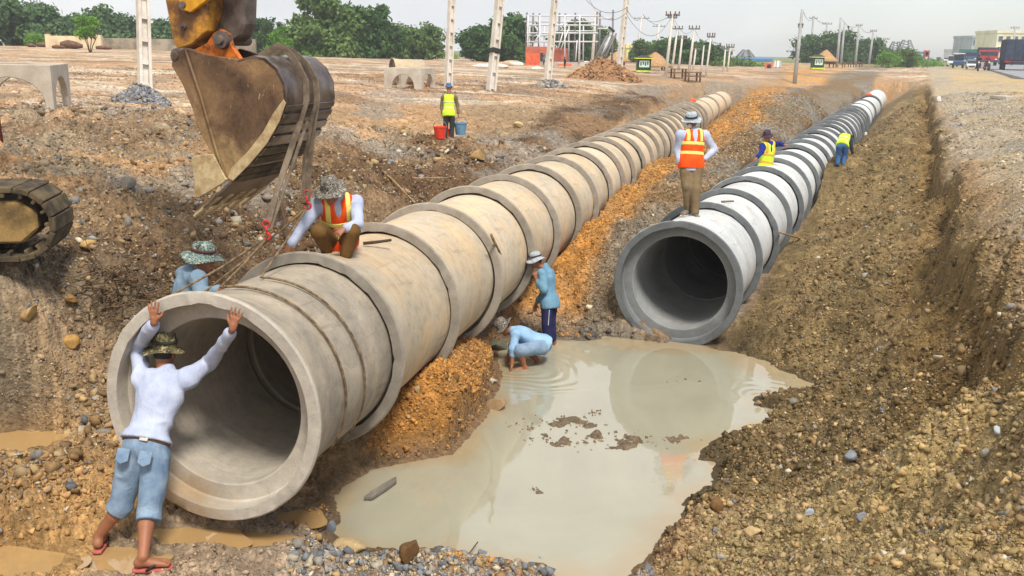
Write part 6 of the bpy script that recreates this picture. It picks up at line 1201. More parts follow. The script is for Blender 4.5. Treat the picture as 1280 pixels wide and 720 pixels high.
for i, (x, y, w, h, l) in enumerate([(90, 60, 26, 11, 'big dark brown stump left of the small bright tree'), (56, 58, 18, 6, 'low brown log lying at the left of the stump'), (74, 60, 18, 5, 'thin brown log between the low log and the stump'), (130, 61, 20, 5, 'brown log right of the small bright tree'), (40, 58, 10, 5, 'short brown log at the left end of the fallen logs')]):
    p = hit(x, y+1) ; p = p if depth(p) < 90 else atD(x, y, 70); p = V3(p[0], p[1], gz(p[0], p[1])); u = depth(p)/1200; m = MB(); a = unit(V3(1, .25*math.sin(i*2), 0)); L = w*u/2; R = h*u/2; m.tube([p-a*L+V3(0, 0, R*.8), p-a*L*.3+V3(0, 0, R), p+a*L*.4+V3(0, 0, R*.8), p+a*L+V3(0, 0, R*.6)], [R*.7, R, R*.85, R*.45], 9); o = m.build('log', LOGM, None, True, origin=tuple(p)); tag(o, l, 'log')
# ------------------------------------------------------------------ building under construction
BRICK = None
def mat_brick():
    t = NT('red_brick'); br = t.n('ShaderNodeTexBrick'); br.inputs['Color1'].default_value = (*S(196, 96, 66), 1); br.inputs['Color2'].default_value = (*S(176, 80, 56), 1); br.inputs['Mortar'].default_value = (*S(190, 150, 126), 1); br.inputs['Scale'].default_value = 3.2; br.inputs['Mortar Size'].default_value = .02
    mpp = t.n('ShaderNodeMapping'); mpp.inputs['Rotation'].default_value = (PI/2, 0, 0); t.l(t.coord(), mpp.inputs[0]); t.l(mpp.outputs[0], br.inputs['Vector']); n = t.noise(1.2, 4, .6, t.coord()); g = t.ramp(n.outputs[0], [(.3, .8), (.7, 1.15)]); return t.set(t.mix(1, br.outputs[0], g, 'MULTIPLY'), .9)
BRICK = mat_brick(); NET = mat_two('orange_safety_net', S(232, 112, 72), S(206, 86, 52), 3); STEEL = mat_basic('pale_scaffold_tube', S(206, 206, 206), .5, .08); STEELD = mat_basic('dark_scaffold_tube', S(116, 112, 112), .5, .1); CEM = mat_two('raw_cement', S(196, 188, 178), S(170, 160, 150), 1.5)
bd = 84.0; bo = atD(656, 80, bd); bo = V3(bo[0], bo[1], gz(bo[0], bo[1])); bdd = depth(bo); BU = bdd/1200; bx_ = unit(V3(1, .12, 0)); by_ = V3(-bx_[1], bx_[0], 0)
BLD = empty('brick_building', tuple(bo), 0, 'unfinished red brick building with an orange net, inside the scaffold frames', 'building')
def bq(x, y, k=0): q = atD(x, y, bdd); return V3(q[0], q[1]+(x-656)*BU*.12, q[2])-bo+by_*k
def bwall(x0, x1, y0, y1, k, mat, nm, par=BLD, th=.3): a = bq(x0, y1, k); b = bq(x1, y1, k); z1 = bq(x0, y0, k)[2]; z0 = min(a[2], -.3) if y1 > 80 else a[2]; return MB().prism([V3(a[0], a[1], z0), V3(b[0], b[1], z0), V3(b[0], b[1], z1), V3(a[0], a[1], z1)], by_*th).build(nm, mat, par)
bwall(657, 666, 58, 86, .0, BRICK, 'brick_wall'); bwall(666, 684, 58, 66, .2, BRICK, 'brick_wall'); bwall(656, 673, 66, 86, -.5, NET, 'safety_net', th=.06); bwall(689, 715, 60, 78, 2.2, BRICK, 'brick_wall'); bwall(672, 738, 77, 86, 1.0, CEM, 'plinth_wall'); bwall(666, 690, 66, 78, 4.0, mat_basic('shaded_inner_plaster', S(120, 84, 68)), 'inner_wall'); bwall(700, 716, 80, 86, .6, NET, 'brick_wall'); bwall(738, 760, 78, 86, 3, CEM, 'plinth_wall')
SCF = empty('scaffold', tuple(bo), 0, 'tall pale and grey steel scaffold frames standing over the brick building', 'scaffold')
def sv(x0, y0, x1, y1, k, mat, nm, r): MB().tube([bq(x0, y0, k), bq(x1, y1, k)], r, 5).build(nm, mat, SCF, True)
for i, x in enumerate((660, 670, 680, 693, 704, 714, 722, 753, 760, 771)): sv(x, 80 if x < 750 else 78, x+1.5, 15 if x < 750 else 13-.1*(x-753), 1.5+(i % 3), STEELD, 'post', .09)
for i, x in enumerate((661, 667, 676, 686, 690, 699, 708, 718, 727, 737)): sv(x, 78, x+.5, 30 if i % 2 else 19, .8+2*(i % 2), STEEL, 'post', .07)
for y, x0, x1, k in ((19, 660, 753, 1.2), (26, 660, 752, 2.6), (31, 660, 752, 1.2), (41, 660, 752, 1.2), (44, 661, 700, 2.6), (52, 660, 752, 1.2), (38, 700, 752, 2.6), (22, 753, 773, 1.8), (35, 753, 773, 1.8)): sv(x0, y, x1, y, k, STEEL, 'rail', .07)
for a in ((700, 60, 706, 40), (703, 62, 713, 36), (722, 76, 724, 50), (726, 78, 727, 46), (668, 55, 678, 40)): sv(*a, .8, STEEL, 'brace', .06)
r_ = random.Random(9)
for i in range(9): x = 747+i*1.6; sv(x, 77, x+18+r_.uniform(-3, 4), 44+r_.uniform(-4, 6), 1.5+.3*(i % 4), STEEL if i % 2 else STEELD, 'leaning_beam', .09)
o = empty('floodlight_panel', tuple(bq(770, 36, 1.4)+bo), 0, 'dark tilted panel fixed beside the ladder pole at the scaffold', 'panel'); MB().box((0, 0, 0), (.7, .12, .22), (unit(V3(.8, 0, -.6)), V3(0, 1, 0), unit(V3(.6, 0, .8)))).build('panel', RUB_BLACK, o, bevel=.02); MB().box((-.05, .14, -.12), (.08, .2, .3)).build('bracket', ARM, o)
SACK = mat_two('white_sack', S(226, 220, 210), S(196, 186, 172), 4)
def lump(name, x, y, w, h, mat, label, cat, seed, d=None, group=None):
    p = hit(x, y) if d is None else atD(x, y, d); p = V3(p[0], p[1], gz(p[0], p[1])); u = depth(p)/1200; r = np.random.default_rng(seed); V, Fq = ico(3); V = V*(1+.35*vnoise3(V*1.7+seed, seed)[:, None]); V[:, 2] = np.maximum(V[:, 2], -.3); V = V*np.array([w*u/2, w*u*.3, h*u*.75]); o = link_mesh(name, mesh_np(name, V, Fq), mat, None, True); o.location = p+V3(0, 0, h*u*.2); return tag(o, label, cat, group)
lump('tarpaulin', 612, 84, 46, 5, SACK, 'white tarpaulin on the ground left of the brick building', 'tarpaulin', 3); lump('tarpaulin', 645, 82, 20, 5, SACK, 'white sheet between the tarpaulin and the brick building', 'tarpaulin', 4); lump('cement_bag', 672, 87, 18, 4, SACK, 'white bags below the orange net', 'bags', 5); lump('cement_bag', 733, 80, 12, 4, SACK, 'white bag right of the brick walls', 'bags', 6); lump('soil_pile', 640, 81, 24, 6, mat_two('pale_soil', S(196, 170, 140), S(170, 140, 108), 2), 'pale soil pile behind the white sheets', 'soil pile', 8); lump('soil_pile', 628, 82, 20, 5, mat_two('pale_soil', S(196, 170, 140), S(170, 140, 108), 2), 'smaller pale soil pile left of another by the sheets', 'soil pile', 9)
# ------------------------------------------------------------------ thatched huts and booths
THATCH = mat_two('thatch', S(196, 158, 112), S(150, 114, 78), 9, .35, .65, .95, .6, 60, .3, objscale=(1, 1, .25)); GREENP = mat_basic('dark_green_paint', S(28, 66, 46), .5); WOOD = mat_two('weathered_wood', S(134, 110, 84), S(96, 76, 58), 5, objscale=(1, 1, .2)); SIGNW = mat_basic('white_sign_panel', S(206, 228, 216), .5, .06); YELB = mat_basic('lime_yellow_paint', S(216, 222, 60), .5)
def hut(x, ybase, wpx, ytop, yeave, d, label, small=False):
    d = gdist(x, ybase)
    p = atD(x, ybase, d); p = V3(p[0], p[1], gz(p[0], p[1])); dd = depth(p); u = dd/1200; w = wpx*u/2; H = atD(x, ytop, dd)[2]-p[2]; e = atD(x, yeave, dd)[2]-p[2]; o = empty('thatched_hut', tuple(p), 0, label, 'hut'); n = 28; m = MB(); r = np.random.default_rng(int(x))
    m.lathe([(.02, H), (w*.34, H-(H-e)*.28), (w*.7, e+(H-e)*.3), (w, e), (w*.96, e-.12), (w*.6, e+(H-e)*.2), (.02, H-.3)], (0, 0, 0), (0, 0, 1), n, False, lambda a, h: .06*math.sin(a*5+h)+.04*math.sin(a*11)); m.build('thatched_roof', THATCH, o, True)
    for a in (PI/4, 3*PI/4, 5*PI/4, 7*PI/4): MB().tube([V3(w*.7*math.cos(a), w*.7*math.sin(a), -.2), V3(w*.7*math.cos(a), w*.7*math.sin(a), e+.25)], .07, 6).build('post', WOOD, o, True)
    MB().box((0, 0, .45), (w*1.3, w*1.3, .1)).build('platform', WOOD, o); return o
def booth(x, ybase, wpx, ytop, d, label):
    d = gdist(x, ybase)
    p = atD(x, ybase, d); p = V3(p[0], p[1], gz(p[0], p[1])); dd = depth(p); u = dd/1200; w = wpx*u; H = max(atD(x, ytop, dd)[2]-p[2], 1.2); o = empty('booth', tuple(p), 0, label, 'booth'); z = H*.8
    MB().box((0, 0, z*.55), (w*.85, w*.7, z*.9)).build('cabin', GREENP, o, bevel=.02); MB().box((0, -w*.365, z*.62), (w*.62, .04, z*.5)).build('sign_panel', SIGNW, o, bevel=.01)
    sg = MB()   # illegible marks of the sign
    for k in range(4): sg.box((-w*.21+k*w*.14, -w*.365-.028, z*(.62+.05*(k % 2))), (w*.075, .012, z*(.26-.05*(k % 2))))
    sg.build('sign_marks', GREENP, o); MB().box((0, 0, z*.08), (w*.95, w*.8, z*.12)).build('base_stripe', YELB, o, bevel=.01)
    m = MB(); m.add([(-w*.55, -w*.5, z), (w*.55, -w*.5, z), (w*.55, w*.5, z), (-w*.55, w*.5, z), (-w*.2, 0, H), (w*.2, 0, H)], [(0, 1, 5, 4), (2, 3, 4, 5), (1, 2, 5), (3, 0, 4), (3, 2, 1, 0)]); m.build('roof', mat_basic('dark_roof_sheet', S(52, 58, 50), .6), o); MB().box((0, 0, z+.02), (w*1.12, w*1.02, .06)).build('roof_trim', YELB, o); return o
hut(818, 88, 44, 65, 82, 66, 'larger tan thatched hut behind the left green booth'); hut(771, 82, 34, 64, 76, 78, 'small brown thatched hut behind the soil heap'); booth(804, 90, 20, 69, 58, 'dark green booth with pale sign and yellow base before the left thatched hut')
hut(1031, 84, 32, 62, 76, 70, 'tan thatched hut behind the right green booth'); booth(1021, 87, 16, 68, 62, 'dark green booth with pale sign before the right thatched hut')
for x, y, d, l in ((848, 93, 56, 'left wooden bench table beneath the middle pole row'), (866, 94, 58, 'right wooden bench table beneath the middle pole row'), (1058, 84, 66, 'left wooden bench table right of the right hut'), (1072, 84, 70, 'right wooden bench table right of the right hut')):
    d = gdist(x, y); p = atD(x, y, d); p = V3(p[0], p[1], gz(p[0], p[1])); o = empty('bench_table', tuple(p), .3, l, 'table', 'bench tables by the huts'); MB().box((0, 0, .6), (1.0, .6, .06)).build('tabletop', WOOD, o)
    for sx in (-1, 1):
        for sy in (-1, 1): MB().box((sx*.42, sy*.24, .28), (.09, .09, .6)).build('leg', WOOD, o)
        MB().box((0, sx*.5, .35), (1.0, .22, .05)).build('bench_seat', WOOD, o)
# ------------------------------------------------------------------ road, vehicles, far buildings on the right
ROADM = mat_two('asphalt_dusty', S(150, 152, 154), S(128, 128, 128), .5, .35, .65, .8, .1, 30, .1); V2d = unit(V3(P2.a[0]+.02, P2.a[1], 0)); V2r = V3(V2d[1], -V2d[0], 0)
ra = atZ(1280, 101, 2.26); vs = []
for k in range(41):
    t = -20+k*14; q = ra+V2d*t; q = V3(q[0], q[1], 2.42-.12*smooth01((t-80)/200)); vs += [q, q+V2r*13, q+V2r*13-V3(0, 0, 1.2), q-V3(0, 0, 1.2)]
m = MB(); m.add(vs, [(i*4+k, i*4+(k+1) % 4, i*4+4+(k+1) % 4, i*4+4+k) for i in range(40) for k in range(4)]); o = m.build('road', ROADM); tag(o, kind='structure')
CARW = mat_basic('white_car_paint', S(226, 228, 230), .3, .03); CARD = mat_basic('dark_car_paint', S(46, 54, 70), .3, .05); CARB = mat_basic('blue_car_paint', S(60, 90, 130), .3, .05); GLASS = mat_basic('dark_glass', (.03, .035, .04), .08, .1); TYRE = mat_basic('tyre_rubber', (.018, .018, .018), .8); LAMP = mat_basic('headlamp_glass', S(230, 230, 220), .15); LORRY = mat_two('dark_blue_grey_paint', S(66, 76, 92), S(46, 52, 62), 2, .4, .6, .6); CARGO = mat_two('dark_cargo_cover', S(60, 72, 96), S(44, 50, 66), 2); REDP = mat_basic('red_paint', S(176, 44, 46), .4); GREENT = mat_two('green_tarpaulin', S(48, 132, 86), S(34, 106, 70), 1.5); TAILR = mat_basic('red_lamp_glass', S(190, 30, 26), .3)
def vplace(x, y): p = atZ(x, y, 2.36); return p
FD = -V2d  # traffic facing the viewer
def wheels(o, xs, hw, r, fd, rt):
    for x in xs:
        for s_ in (-1, 1):
            c = fd*x+rt*hw*s_+V3(0, 0, r); w = MB().lathe([(r*.55, -.11), (r*.95, -.11), (r, -.07), (r, .07), (r*.95, .11), (r*.55, .11)], c, rt, 20, True).build('wheel', TYRE, o, True); MB().lathe([(.001, -.09), (r*.56, -.09), (r*.56, .09), (.001, .09)], c, rt, 14).build('rim', ARM, w)
def car(x, y, wpx, label, paint, kind='car', van=False):
    p = vplace(x, y); u = depth(p)/1200; W = wpx*u; fd, rt = FD, V2r; o = empty(kind, tuple(p), 0, label, 'van' if van else 'car', 'traffic on the road'); L = W*2.4; h0 = W*.12; hb = W*.50 if not van else W*.55; ht = W*.86 if not van else W*1.05; z = V3(0, 0, 1)
    side = [(-L*.5, h0*1.4), (L*.48, h0*1.3), (L*.5, hb*.8), (L*.47, hb), (L*.25, hb*1.05), (-L*.48, hb*1.08), (-L*.5, hb*.8)]; b = MB().prism([fd*a+z*c-rt*W*.5 for a, c in side], rt*W).build('body', paint, o, bevel=.05, seg=2)
    top = [(L*(.27 if not van else .42), hb*1.03), (L*(.12 if not van else .3), ht), (-L*(.3 if not van else .48), ht), (-L*.48, hb*1.06)]; g = MB().prism([fd*a+z*c-rt*W*.44 for a, c in top], rt*W*.88).build('windows', GLASS, o, bevel=.04); MB().prism([fd*a+z*(ht+c)-rt*W*.43 for a, c in ((L*.1 if not van else L*.28, 0), (L*.1, .05), (-L*.3 if not van else -L*.46, .05), (-L*.32 if not van else -L*.48, 0))], rt*W*.86).build('roof', paint, o, bevel=.02)
    for s_ in (-1, 1): MB().box(fd*L*.49+rt*W*.36*s_+z*hb*.72, (W*.2, .08, W*.1), (rt, fd, z)).build('headlight', LAMP, o, bevel=.02)
    MB().box(fd*L*.5+z*hb*.45, (W*.5, .05, W*.14), (rt, fd, z)).build('grille', RUB_BLACK, o); wheels(o, (-L*.3, L*.3), W*.44, W*.18, fd, rt); return o
car(1190, 83, 12, 'white van, leftmost of the near traffic on the road', CARW, 'van', True); car(1214, 86, 12, 'white car between the dark tuk-tuk and the motorcycle', CARW); car(1201, 80, 11, 'dark blue car left of the white car', CARB); car(1183, 78, 7, 'small far white car behind the leftmost white van', CARW); car(1173, 77, 6, 'small far dark car at the left edge of the traffic', CARD)
def lorry(x, y, wpx, hpx, label, cabm, boxm, L=7.5, slats=False, away=False):
    p = vplace(x, y); u = depth(p)/1200; W = wpx*u; H = hpx*u; fd, rt = (FD if not away else -FD), V2r; z = V3(0, 0, 1); o = empty('lorry', tuple(p), 0, label, 'lorry', 'lorries on the road')
    MB().box(fd*(L*.5-W*.35)+z*(.75+H*.30), (W*.96, W*.7, H*.6), (rt, fd, z)).build('cab', cabm, o, bevel=.08, seg=2); MB().box(fd*(L*.5+.005)+z*(.75+H*.40), (W*.84, .06, H*.2), (rt, fd, z)).build('windscreen', GLASS, o, bevel=.02); MB().box(fd*(L*.5)+z*.75, (W*.98, .2, .3), (rt, fd, z)).build('bumper', CARD, o, bevel=.03)
    for s_ in (-1, 1): MB().box(fd*(L*.5+.03)+rt*W*.38*s_+z*1.05, (.3, .08, .2), (rt, fd, z)).build('headlight', LAMP, o, bevel=.02)
    MB().box(-fd*W*.3+z*.85, (W*.5, L*.95, .25), (rt, fd, z)).build('chassis', CARD, o); bx2 = MB().box(-fd*W*.42+z*(1.05+(H-1.05)*.5), (W, L-W*.85, H-1.05), (rt, fd, z)).build('load_body', boxm, o, bevel=.06)
    m = MB(); n = 9
    for i in range(n): m.box(-fd*W*.42+fd*(L-W*.85)*(i/(n-1)-.5)*.97+z*(1.05+(H-1.05)*.5), (W*1.05, .09, (H-1.05)*.98), (rt, fd, z))
    for s_ in (-1, 1):
        for i in range(4): m.box(-fd*(W*.42+(L-W*.85)*.5*1.0)+rt*W*(i/3-.5)*.9*1.0+z*(1.05+(H-1.05)*.5), (.08, .1, (H-1.05)*.98), (rt, fd, z)) if s_ > 0 else None
    m.build('body_ribs', CARD if slats else boxm, bx2); MB().box(-fd*(W*.42+(L-W*.85)*.5+.06)+z*.95, (W*.9, .08, .16), (rt, fd, z)).build('tail_bar', TAILR, o)
    wheels(o, (-L*.36, -L*.2, L*.34), W*.42, .5, fd, rt); return o
lorry(1209, 80, 20, 18, 'lorry with green tarpaulin load behind the tuk-tuk', CARB, GREENT, 8); lorry(1233, 82, 22, 22, 'lorry with grey-blue load and red cab behind the motorcycle', REDP, CARGO, 8); lorry(1268, 88, 34, 37, 'large dark slatted lorry at the right edge of the picture', LORRY, CARGO, 9, True, away=True)
def rider(p, fd, s_, shirt, label, tri=False):
    fd = unit(fd); rt = V3(fd[1], -fd[0], 0); z = V3(0, 0, 1); p = np.asarray(p, float); c = p+z*.95*s_
    J = dict(pelvis=p+z*.80*s_-fd*.15*s_, chest=p+z*1.25*s_-fd*.02*s_, head=p+z*1.5*s_+fd*.03*s_); J['headup'] = z
    for d, q in (('L', -1), ('R', 1)):
        J['sh'+d] = J['chest']+rt*q*.17*s_; J['hip'+d] = J['pelvis']+rt*q*.09*s_; J['kn'+d] = p+z*.62*s_+fd*.28*s_+rt*q*.17*s_; J['an'+d] = p+z*.32*s_+fd*.1*s_+rt*q*.16*s_; J['toe'+d] = fd; J['el'+d] = p+z*1.05*s_+fd*.2*s_+rt*q*.26*s_; J['wr'+d] = p+z*1.02*s_+fd*.45*s_+rt*q*.27*s_
    A = Person(J, s_, p, label, None, .03, fd); A.body(hands=''); A.garment('shirt', shirt, .025, 'LR', .9, -.05, wr=0); A.trousers('trousers', C_DARK, .9, wr=0); q = SDF(.025); q.ell(J['head']+z*.03*s_, np.array([.12, .14, .13])*s_, None, 0); q.plane(J['head']-z*.04*s_, -z); link_mesh('helmet', q.mesh('helmet', A.base), CARD, A.o, True)
def motorbike(p, fd, label, paint):
    fd = unit(fd); rt = V3(fd[1], -fd[0], 0); z = V3(0, 0, 1); o = empty('motorcycle', tuple(p), 0, label, 'motorcycle')
    for x in (-.6, .6): MB().lathe([(.2, -.05), (.29, -.06), (.31, 0), (.29, .06), (.2, .05)], fd*x+z*.31, rt, 20, True).build('wheel', TYRE, o, True)
    MB().tube([fd*.6+z*.31, fd*.42+z*.85, fd*.36+z*1.02], .04, 6).build('fork', ARM, o, True); MB().tube([fd*.36+z*1.0-rt*.34, fd*.4+z*1.04, fd*.36+z*1.0+rt*.34], .02, 6).build('handlebar', ARM, o, True)
    MB().prism([fd*a+z*c-rt*.1 for a, c in ((-.62, .5), (-.1, .38), (.28, .42), (.42, .8), (.3, .82), (.12, .6), (-.2, .66), (-.75, .72))], rt*.2).build('body', paint, o, bevel=.03); MB().box(-fd*.3+z*.73, (.24, .7, .1), (rt, fd, z)).build('seat', RUB_BLACK, o, bevel=.03); MB().ellipsoid(fd*.5+z*.85, (.09, .06, .08), (rt, fd, z)).build('headlight', LAMP, o, True); return o
p = vplace(1222, 89); motorbike(p, FD, 'dark motorcycle carrying a rider in black on the road shoulder', CARD); rider(p, FD, 1.0, C_DARK, 'rider in black clothes on the dark motorcycle by the road')
p = vplace(1233, 88); motorbike(p, FD+V2r*.3, 'red motorcycle right of the dark motorcycle', REDP); rider(p, FD+V2r*.3, 1.0, mat_cloth('maroon_cloth', S(110, 40, 56)), 'rider in maroon on the red motorcycle by the road')
# tuk-tuk
p = vplace(1197, 85); u = depth(p)/1200; o = empty('tuk_tuk', tuple(p), 0, 'dark blue tuk-tuk with roof beside the leftmost white van', 'tuk-tuk'); z = V3(0, 0, 1); MB().prism([FD*a+z*c-V2r*.6 for a, c in ((-1.2, .35), (1.2, .35), (1.3, .8), (.9, 1.0), (-1.2, 1.0))], V2r*1.2).build('body', CARB, o, bevel=.05); MB().box(z*1.75, (1.35, 2.2, .1), (V2r, FD, z)).build('roof', CARW, o, bevel=.03)
for a in (-1, 1):
    for b in (-.6, .6): MB().tube([FD*a*.95+V2r*b*.9+z*.9, FD*a*.9+V2r*b*.95+z*1.72], .035, 5).build('roof_post', ARM, o)
MB().box(FD*1.0+z*1.3, (1.1, .04, .6), (V2r, FD, z)).build('windscreen', GLASS, o); wheels(o, (-.8, .9), .55, .28, FD, V2r)
# roadside buildings, tower, signs
WHB = mat_two('white_render', S(222, 222, 220), S(202, 202, 200), .4); CRB = mat_two('cream_render', S(232, 226, 196), S(214, 206, 172), .4); BLR = mat_basic('blue_roof_sheet', S(70, 130, 190), .5); GRB = mat_two('grey_render', S(176, 184, 192), S(156, 162, 170), .4); WIN = mat_basic('window_glass', S(70, 90, 110), .15)
def building(x0, x1, ytop, d, mat, label, rows=3, cols=5, roof=None, depth_=10):
    a = atD(x0, 70, d); b = atD(x1, 70, d); zb = 2.0; a[2] = b[2] = zb; dd = depth((a+b)/2); H = atD((x0+x1)/2, ytop, dd)[2]-zb; X = unit(b-a); Yb = V3(-X[1], X[0], 0); L = np.linalg.norm(b-a); o = empty('building', tuple(a), 0, label, 'building'); z = V3(0, 0, 1); MB().box(X*L/2+Yb*depth_/2+z*H/2, (L, depth_, H), (X, Yb, z)).build('walls', mat, o)
    for i in range(rows):
        for j in range(cols):
            cx, cz = L*(j+.5)/cols, H*(i+.5)/rows; w_, h_ = L/cols*.5, H/rows*.45; f = MB().box(X*cx-Yb*.04+z*cz, (w_*1.15, .16, h_*1.15), (X, Yb, z)).build('window', mat, o); MB().box(X*cx-Yb*.14+z*cz, (w_, .06, h_), (X, Yb, z)).build('pane', WIN, f)
    if roof: MB().box(X*L/2+Yb*depth_/2+z*(H+.2), (L+1, depth_+1, .5), (X, Yb, z)).build('roof', roof, o, bevel=.05)
    else: MB().box(X*L/2+Yb*depth_/2+z*(H+.3), (L+.3, depth_+.3, .6), (X, Yb, z)).build('parapet', mat, o)
    return o
building(1213, 1243, 48, 230, GRB, 'grey-white apartment block left of the cream building by the road', 3, 5); building(1243, 1300, 42, 210, CRB, 'long cream building behind the large dark lorry', 3, 6); building(1126, 1150, 67, 200, WHB, 'low building with blue roof behind the roadside bushes', 1, 4, BLR); building(936, 962, 76, 170, WHB, 'low blue-roofed building behind the middle bushes', 1, 4, BLR); building(1196, 1214, 64, 320, WHB, 'far white block left of the apartment block', 2, 3); building(898, 918, 62, 190, WHB, 'white tank-like block behind two short poles', 2, 2); building(859, 872, 62, 150, mat_basic('yellow_render', S(232, 220, 150), .8), 'small yellow block among the middle trees', 1, 2); building(783, 792, 60, 150, mat_basic('yellow_render', S(232, 220, 150), .8), 'yellow gable block left of the pole by the booth', 1, 1)
def mast(x, ytop, d, label, w=1.4, guy=False):
    p = atD(x, 70, d); p = V3(p[0], p[1], 2.2); dd = depth(p); H = atD(x, ytop, dd)[2]-2.2; m = MB(); o = empty('lattice_tower', tuple(p), 0, label, 'tower')
    for sx in (-1, 1):
        for sy in (-1, 1): MB().tube([V3(sx*w, sy*w, -.2), V3(sx*w*.25, sy*w*.25, H)], .11, 4).build('tower_leg', ARM, o)
    n = 9
    for i in range(n):
        t0, t1 = i/n, (i+1)/n; a = w*(1-.75*t0); b = w*(1-.75*t1)
        for q in range(4): c0_ = [(-1, -1), (1, -1), (1, 1), (-1, 1)][q]; c1_ = [(1, -1), (1, 1), (-1, 1), (-1, -1)][q]; m.tube([V3(c0_[0]*a, c0_[1]*a, H*t0), V3(c1_[0]*b, c1_[1]*b, H*t1)], .07, 4)
    m.build('lattice', ARM, o); return o
mast(1131, 50, 190, 'lattice tower behind the roadside bushes', 2.2); mast(1118, 52, 200, 'fainter lattice tower left of the other by the bushes', 2.0); mast(932, 62, 220, 'lattice tower behind the middle bushes', 2.4); mast(51, -6, 260, 'faint lattice tower above the left trees', 2.5); mast(81, 20, 300, 'distant small lattice tower above the left trees', 2.2)
p = atD(1211, 70, 330); p = V3(p[0], p[1], 2.2); o = empty('spire_tower', tuple(p), 0, 'thin pale spire above the green lorry', 'tower'); Hs = atD(1211, 49, 330)[2]-2.2; MB().lathe([(3.2, 0), (3.0, Hs*.45), (3.4, Hs*.47), (1.2, Hs*.7), (.5, Hs*.85), (.02, Hs)], (0, 0, 0), (0, 0, 1), 12).build('spire', GRB, o, 30); MB().box((0, -3.1, Hs*.25), (1.6, .4, 2.2)).build('window', WIN, o)
def signboard(x, y, d, wpx, label, col, disc=True):
    p = atD(x, y+10, d); p = V3(p[0], p[1], gz(p[0], p[1])); dd = depth(p); u = dd/1200; c = atD(x, y, dd)-p; o = empty('signboard', tuple(p), 0, label, 'sign'); r = wpx*u/2
    for s_ in (-1, 1): MB().tube([V3(s_*r*.6, .1, -.2), V3(s_*r*.6, .1, c[2]+r)], .07, 6).build('post', ARM, o)
    MB().box(c, (2*r, .1, 2*r)).build('panel', col, o, bevel=.02)
    if disc: MB().lathe([(.001, -.0), (r*.6, -.0), (r*.6, -.08), (.001, -.08)], c-V3(0, .0, 0), (0, 1, 0), 20).build('dark_disc', CARD, o)
    return o
signboard(1158, 67, 118, 8, 'red sign board with dark disc left of the road', NET); signboard(961, 83, 96, 9, 'orange red sign board at the right end of the middle bushes', NET); signboard(972, 80, 100, 8, 'white and red striped sign board beside the orange red one', CARW, False)
p = atD(1267, 60, 190); p = V3(p[0], p[1], 2.2); cross_pole(1266, 72, 1269, 33, 150, 3, [(2, 5)], 'utility pole in front of the long cream building', PGREY, 'R1')
# ------------------------------------------------------------------ buckets, sticks, planks and litter
def bucket_thing(p, r, h, mat, label, handle=True):
    o = empty('bucket', tuple(p), 0, label, 'bucket'); MB().lathe([(.001, 0), (r*.72, 0), (r*.74, .01), (r*.97, h*.94), (r*1.05, h*.95), (r*1.05, h), (r*.92, h), (r*.70, .02), (.001, .02)], (0, 0, 0), (0, 0, 1), 24).build('pail', mat, o, 40)
    if handle: MB().tube([V3(r*math.cos(a), 0, h*.95+r*.95*math.sin(a)) for a in np.linspace(0, PI, 13)], .008, 5).build('handle', ARM, o, True)
    return o
bucket_thing(BKT_AT-V3(-.05, 0, .42), .15, .27, mat_basic('blue_plastic', S(104, 150, 178), .4), 'blue bucket held in the right hand of the man with his back turned')
q = hit(550, 173); bucket_thing(q, .15, .26, mat_basic('red_plastic', S(226, 66, 44), .4), 'red bucket standing on the bank at the left of the man in dark trousers')
q = hit(558, 172); bucket_thing(q+V3(.0, -.35, 0), .13, .22, mat_basic('red_plastic', S(226, 66, 44), .4), 'smaller red bucket between the feet of the man with his back turned', False)
bucket_thing(BKT2_AT-V3(0, 0, .5), .19, .3, mat_basic('grey_plastic', S(120, 132, 132), .5), 'grey bucket held by the man bending beside the pale pipe')
GREYW = mat_two('silvered_wood', S(128, 120, 108), S(88, 82, 74), 6, .35, .65, .9, .4, 60, .2, objscale=(1, .2, 1)); STICK = mat_two('pale_stick', S(168, 142, 100), S(126, 102, 70), 9, objscale=(1, 1, .3)); DKTW = mat_basic('dark_twig', S(76, 58, 42), .9)
a, b = atZ(459, 626, .01), atZ(497, 600, .01); d = unit(b-a); L = np.linalg.norm(b-a); sdw = V3(-d[1], d[0], 0); m = MB(); m.prism([a+sdw*.035, a+d*L*.3+sdw*.04, a+d*L*.7+sdw*.035, b+sdw*.015, b-d*.06-sdw*.03, a+d*L*.5-sdw*.036, a-sdw*.03+d*.03], V3(0, 0, .035)); o = m.build('plank', GREYW, None, bevel=.005, origin=tuple(a)); tag(o, 'weathered grey plank floating in the muddy pool', 'plank')
def stick(a, b, r, label, mat=STICK, name='stick', bend=.01):
    a, b = np.asarray(a, float), np.asarray(b, float); L = np.linalg.norm(b-a); pts = [a*(1-t)+b*t+V3(math.sin(t*5)*bend, math.cos(t*4)*bend, 0)*L for t in np.linspace(0, 1, 7)]; o = MB().tube(pts, [r, r*1.05, r, r*.95, r*.9, r*.9, r*.8], 6).build(name, mat, None, True, origin=tuple(a)); return tag(o, label, 'stick')
q = P1.at(4.62, 0); rr = P1.R*1.04; b = q+P1.r*rr*math.sin(1.05)+V3(0, 0, rr*math.cos(1.05)); c = hit(652, 374); stick(c-V3(0, 0, .05), b+(b-c)*.12, .022, 'pale wooden stick leaning on a joint of the tan pipeline', bend=.004)
q = P2.at(3.6, 0); rr = P2.R*1.04; b = q+P2.r*rr*math.sin(1.35)+V3(0, 0, rr*math.cos(1.35)); c = hit(1002, 296); stick(c-V3(0, 0, .05), b+(b-c)*.05, .018, 'thin stick leaning on a joint of the pale pipeline', bend=.004)
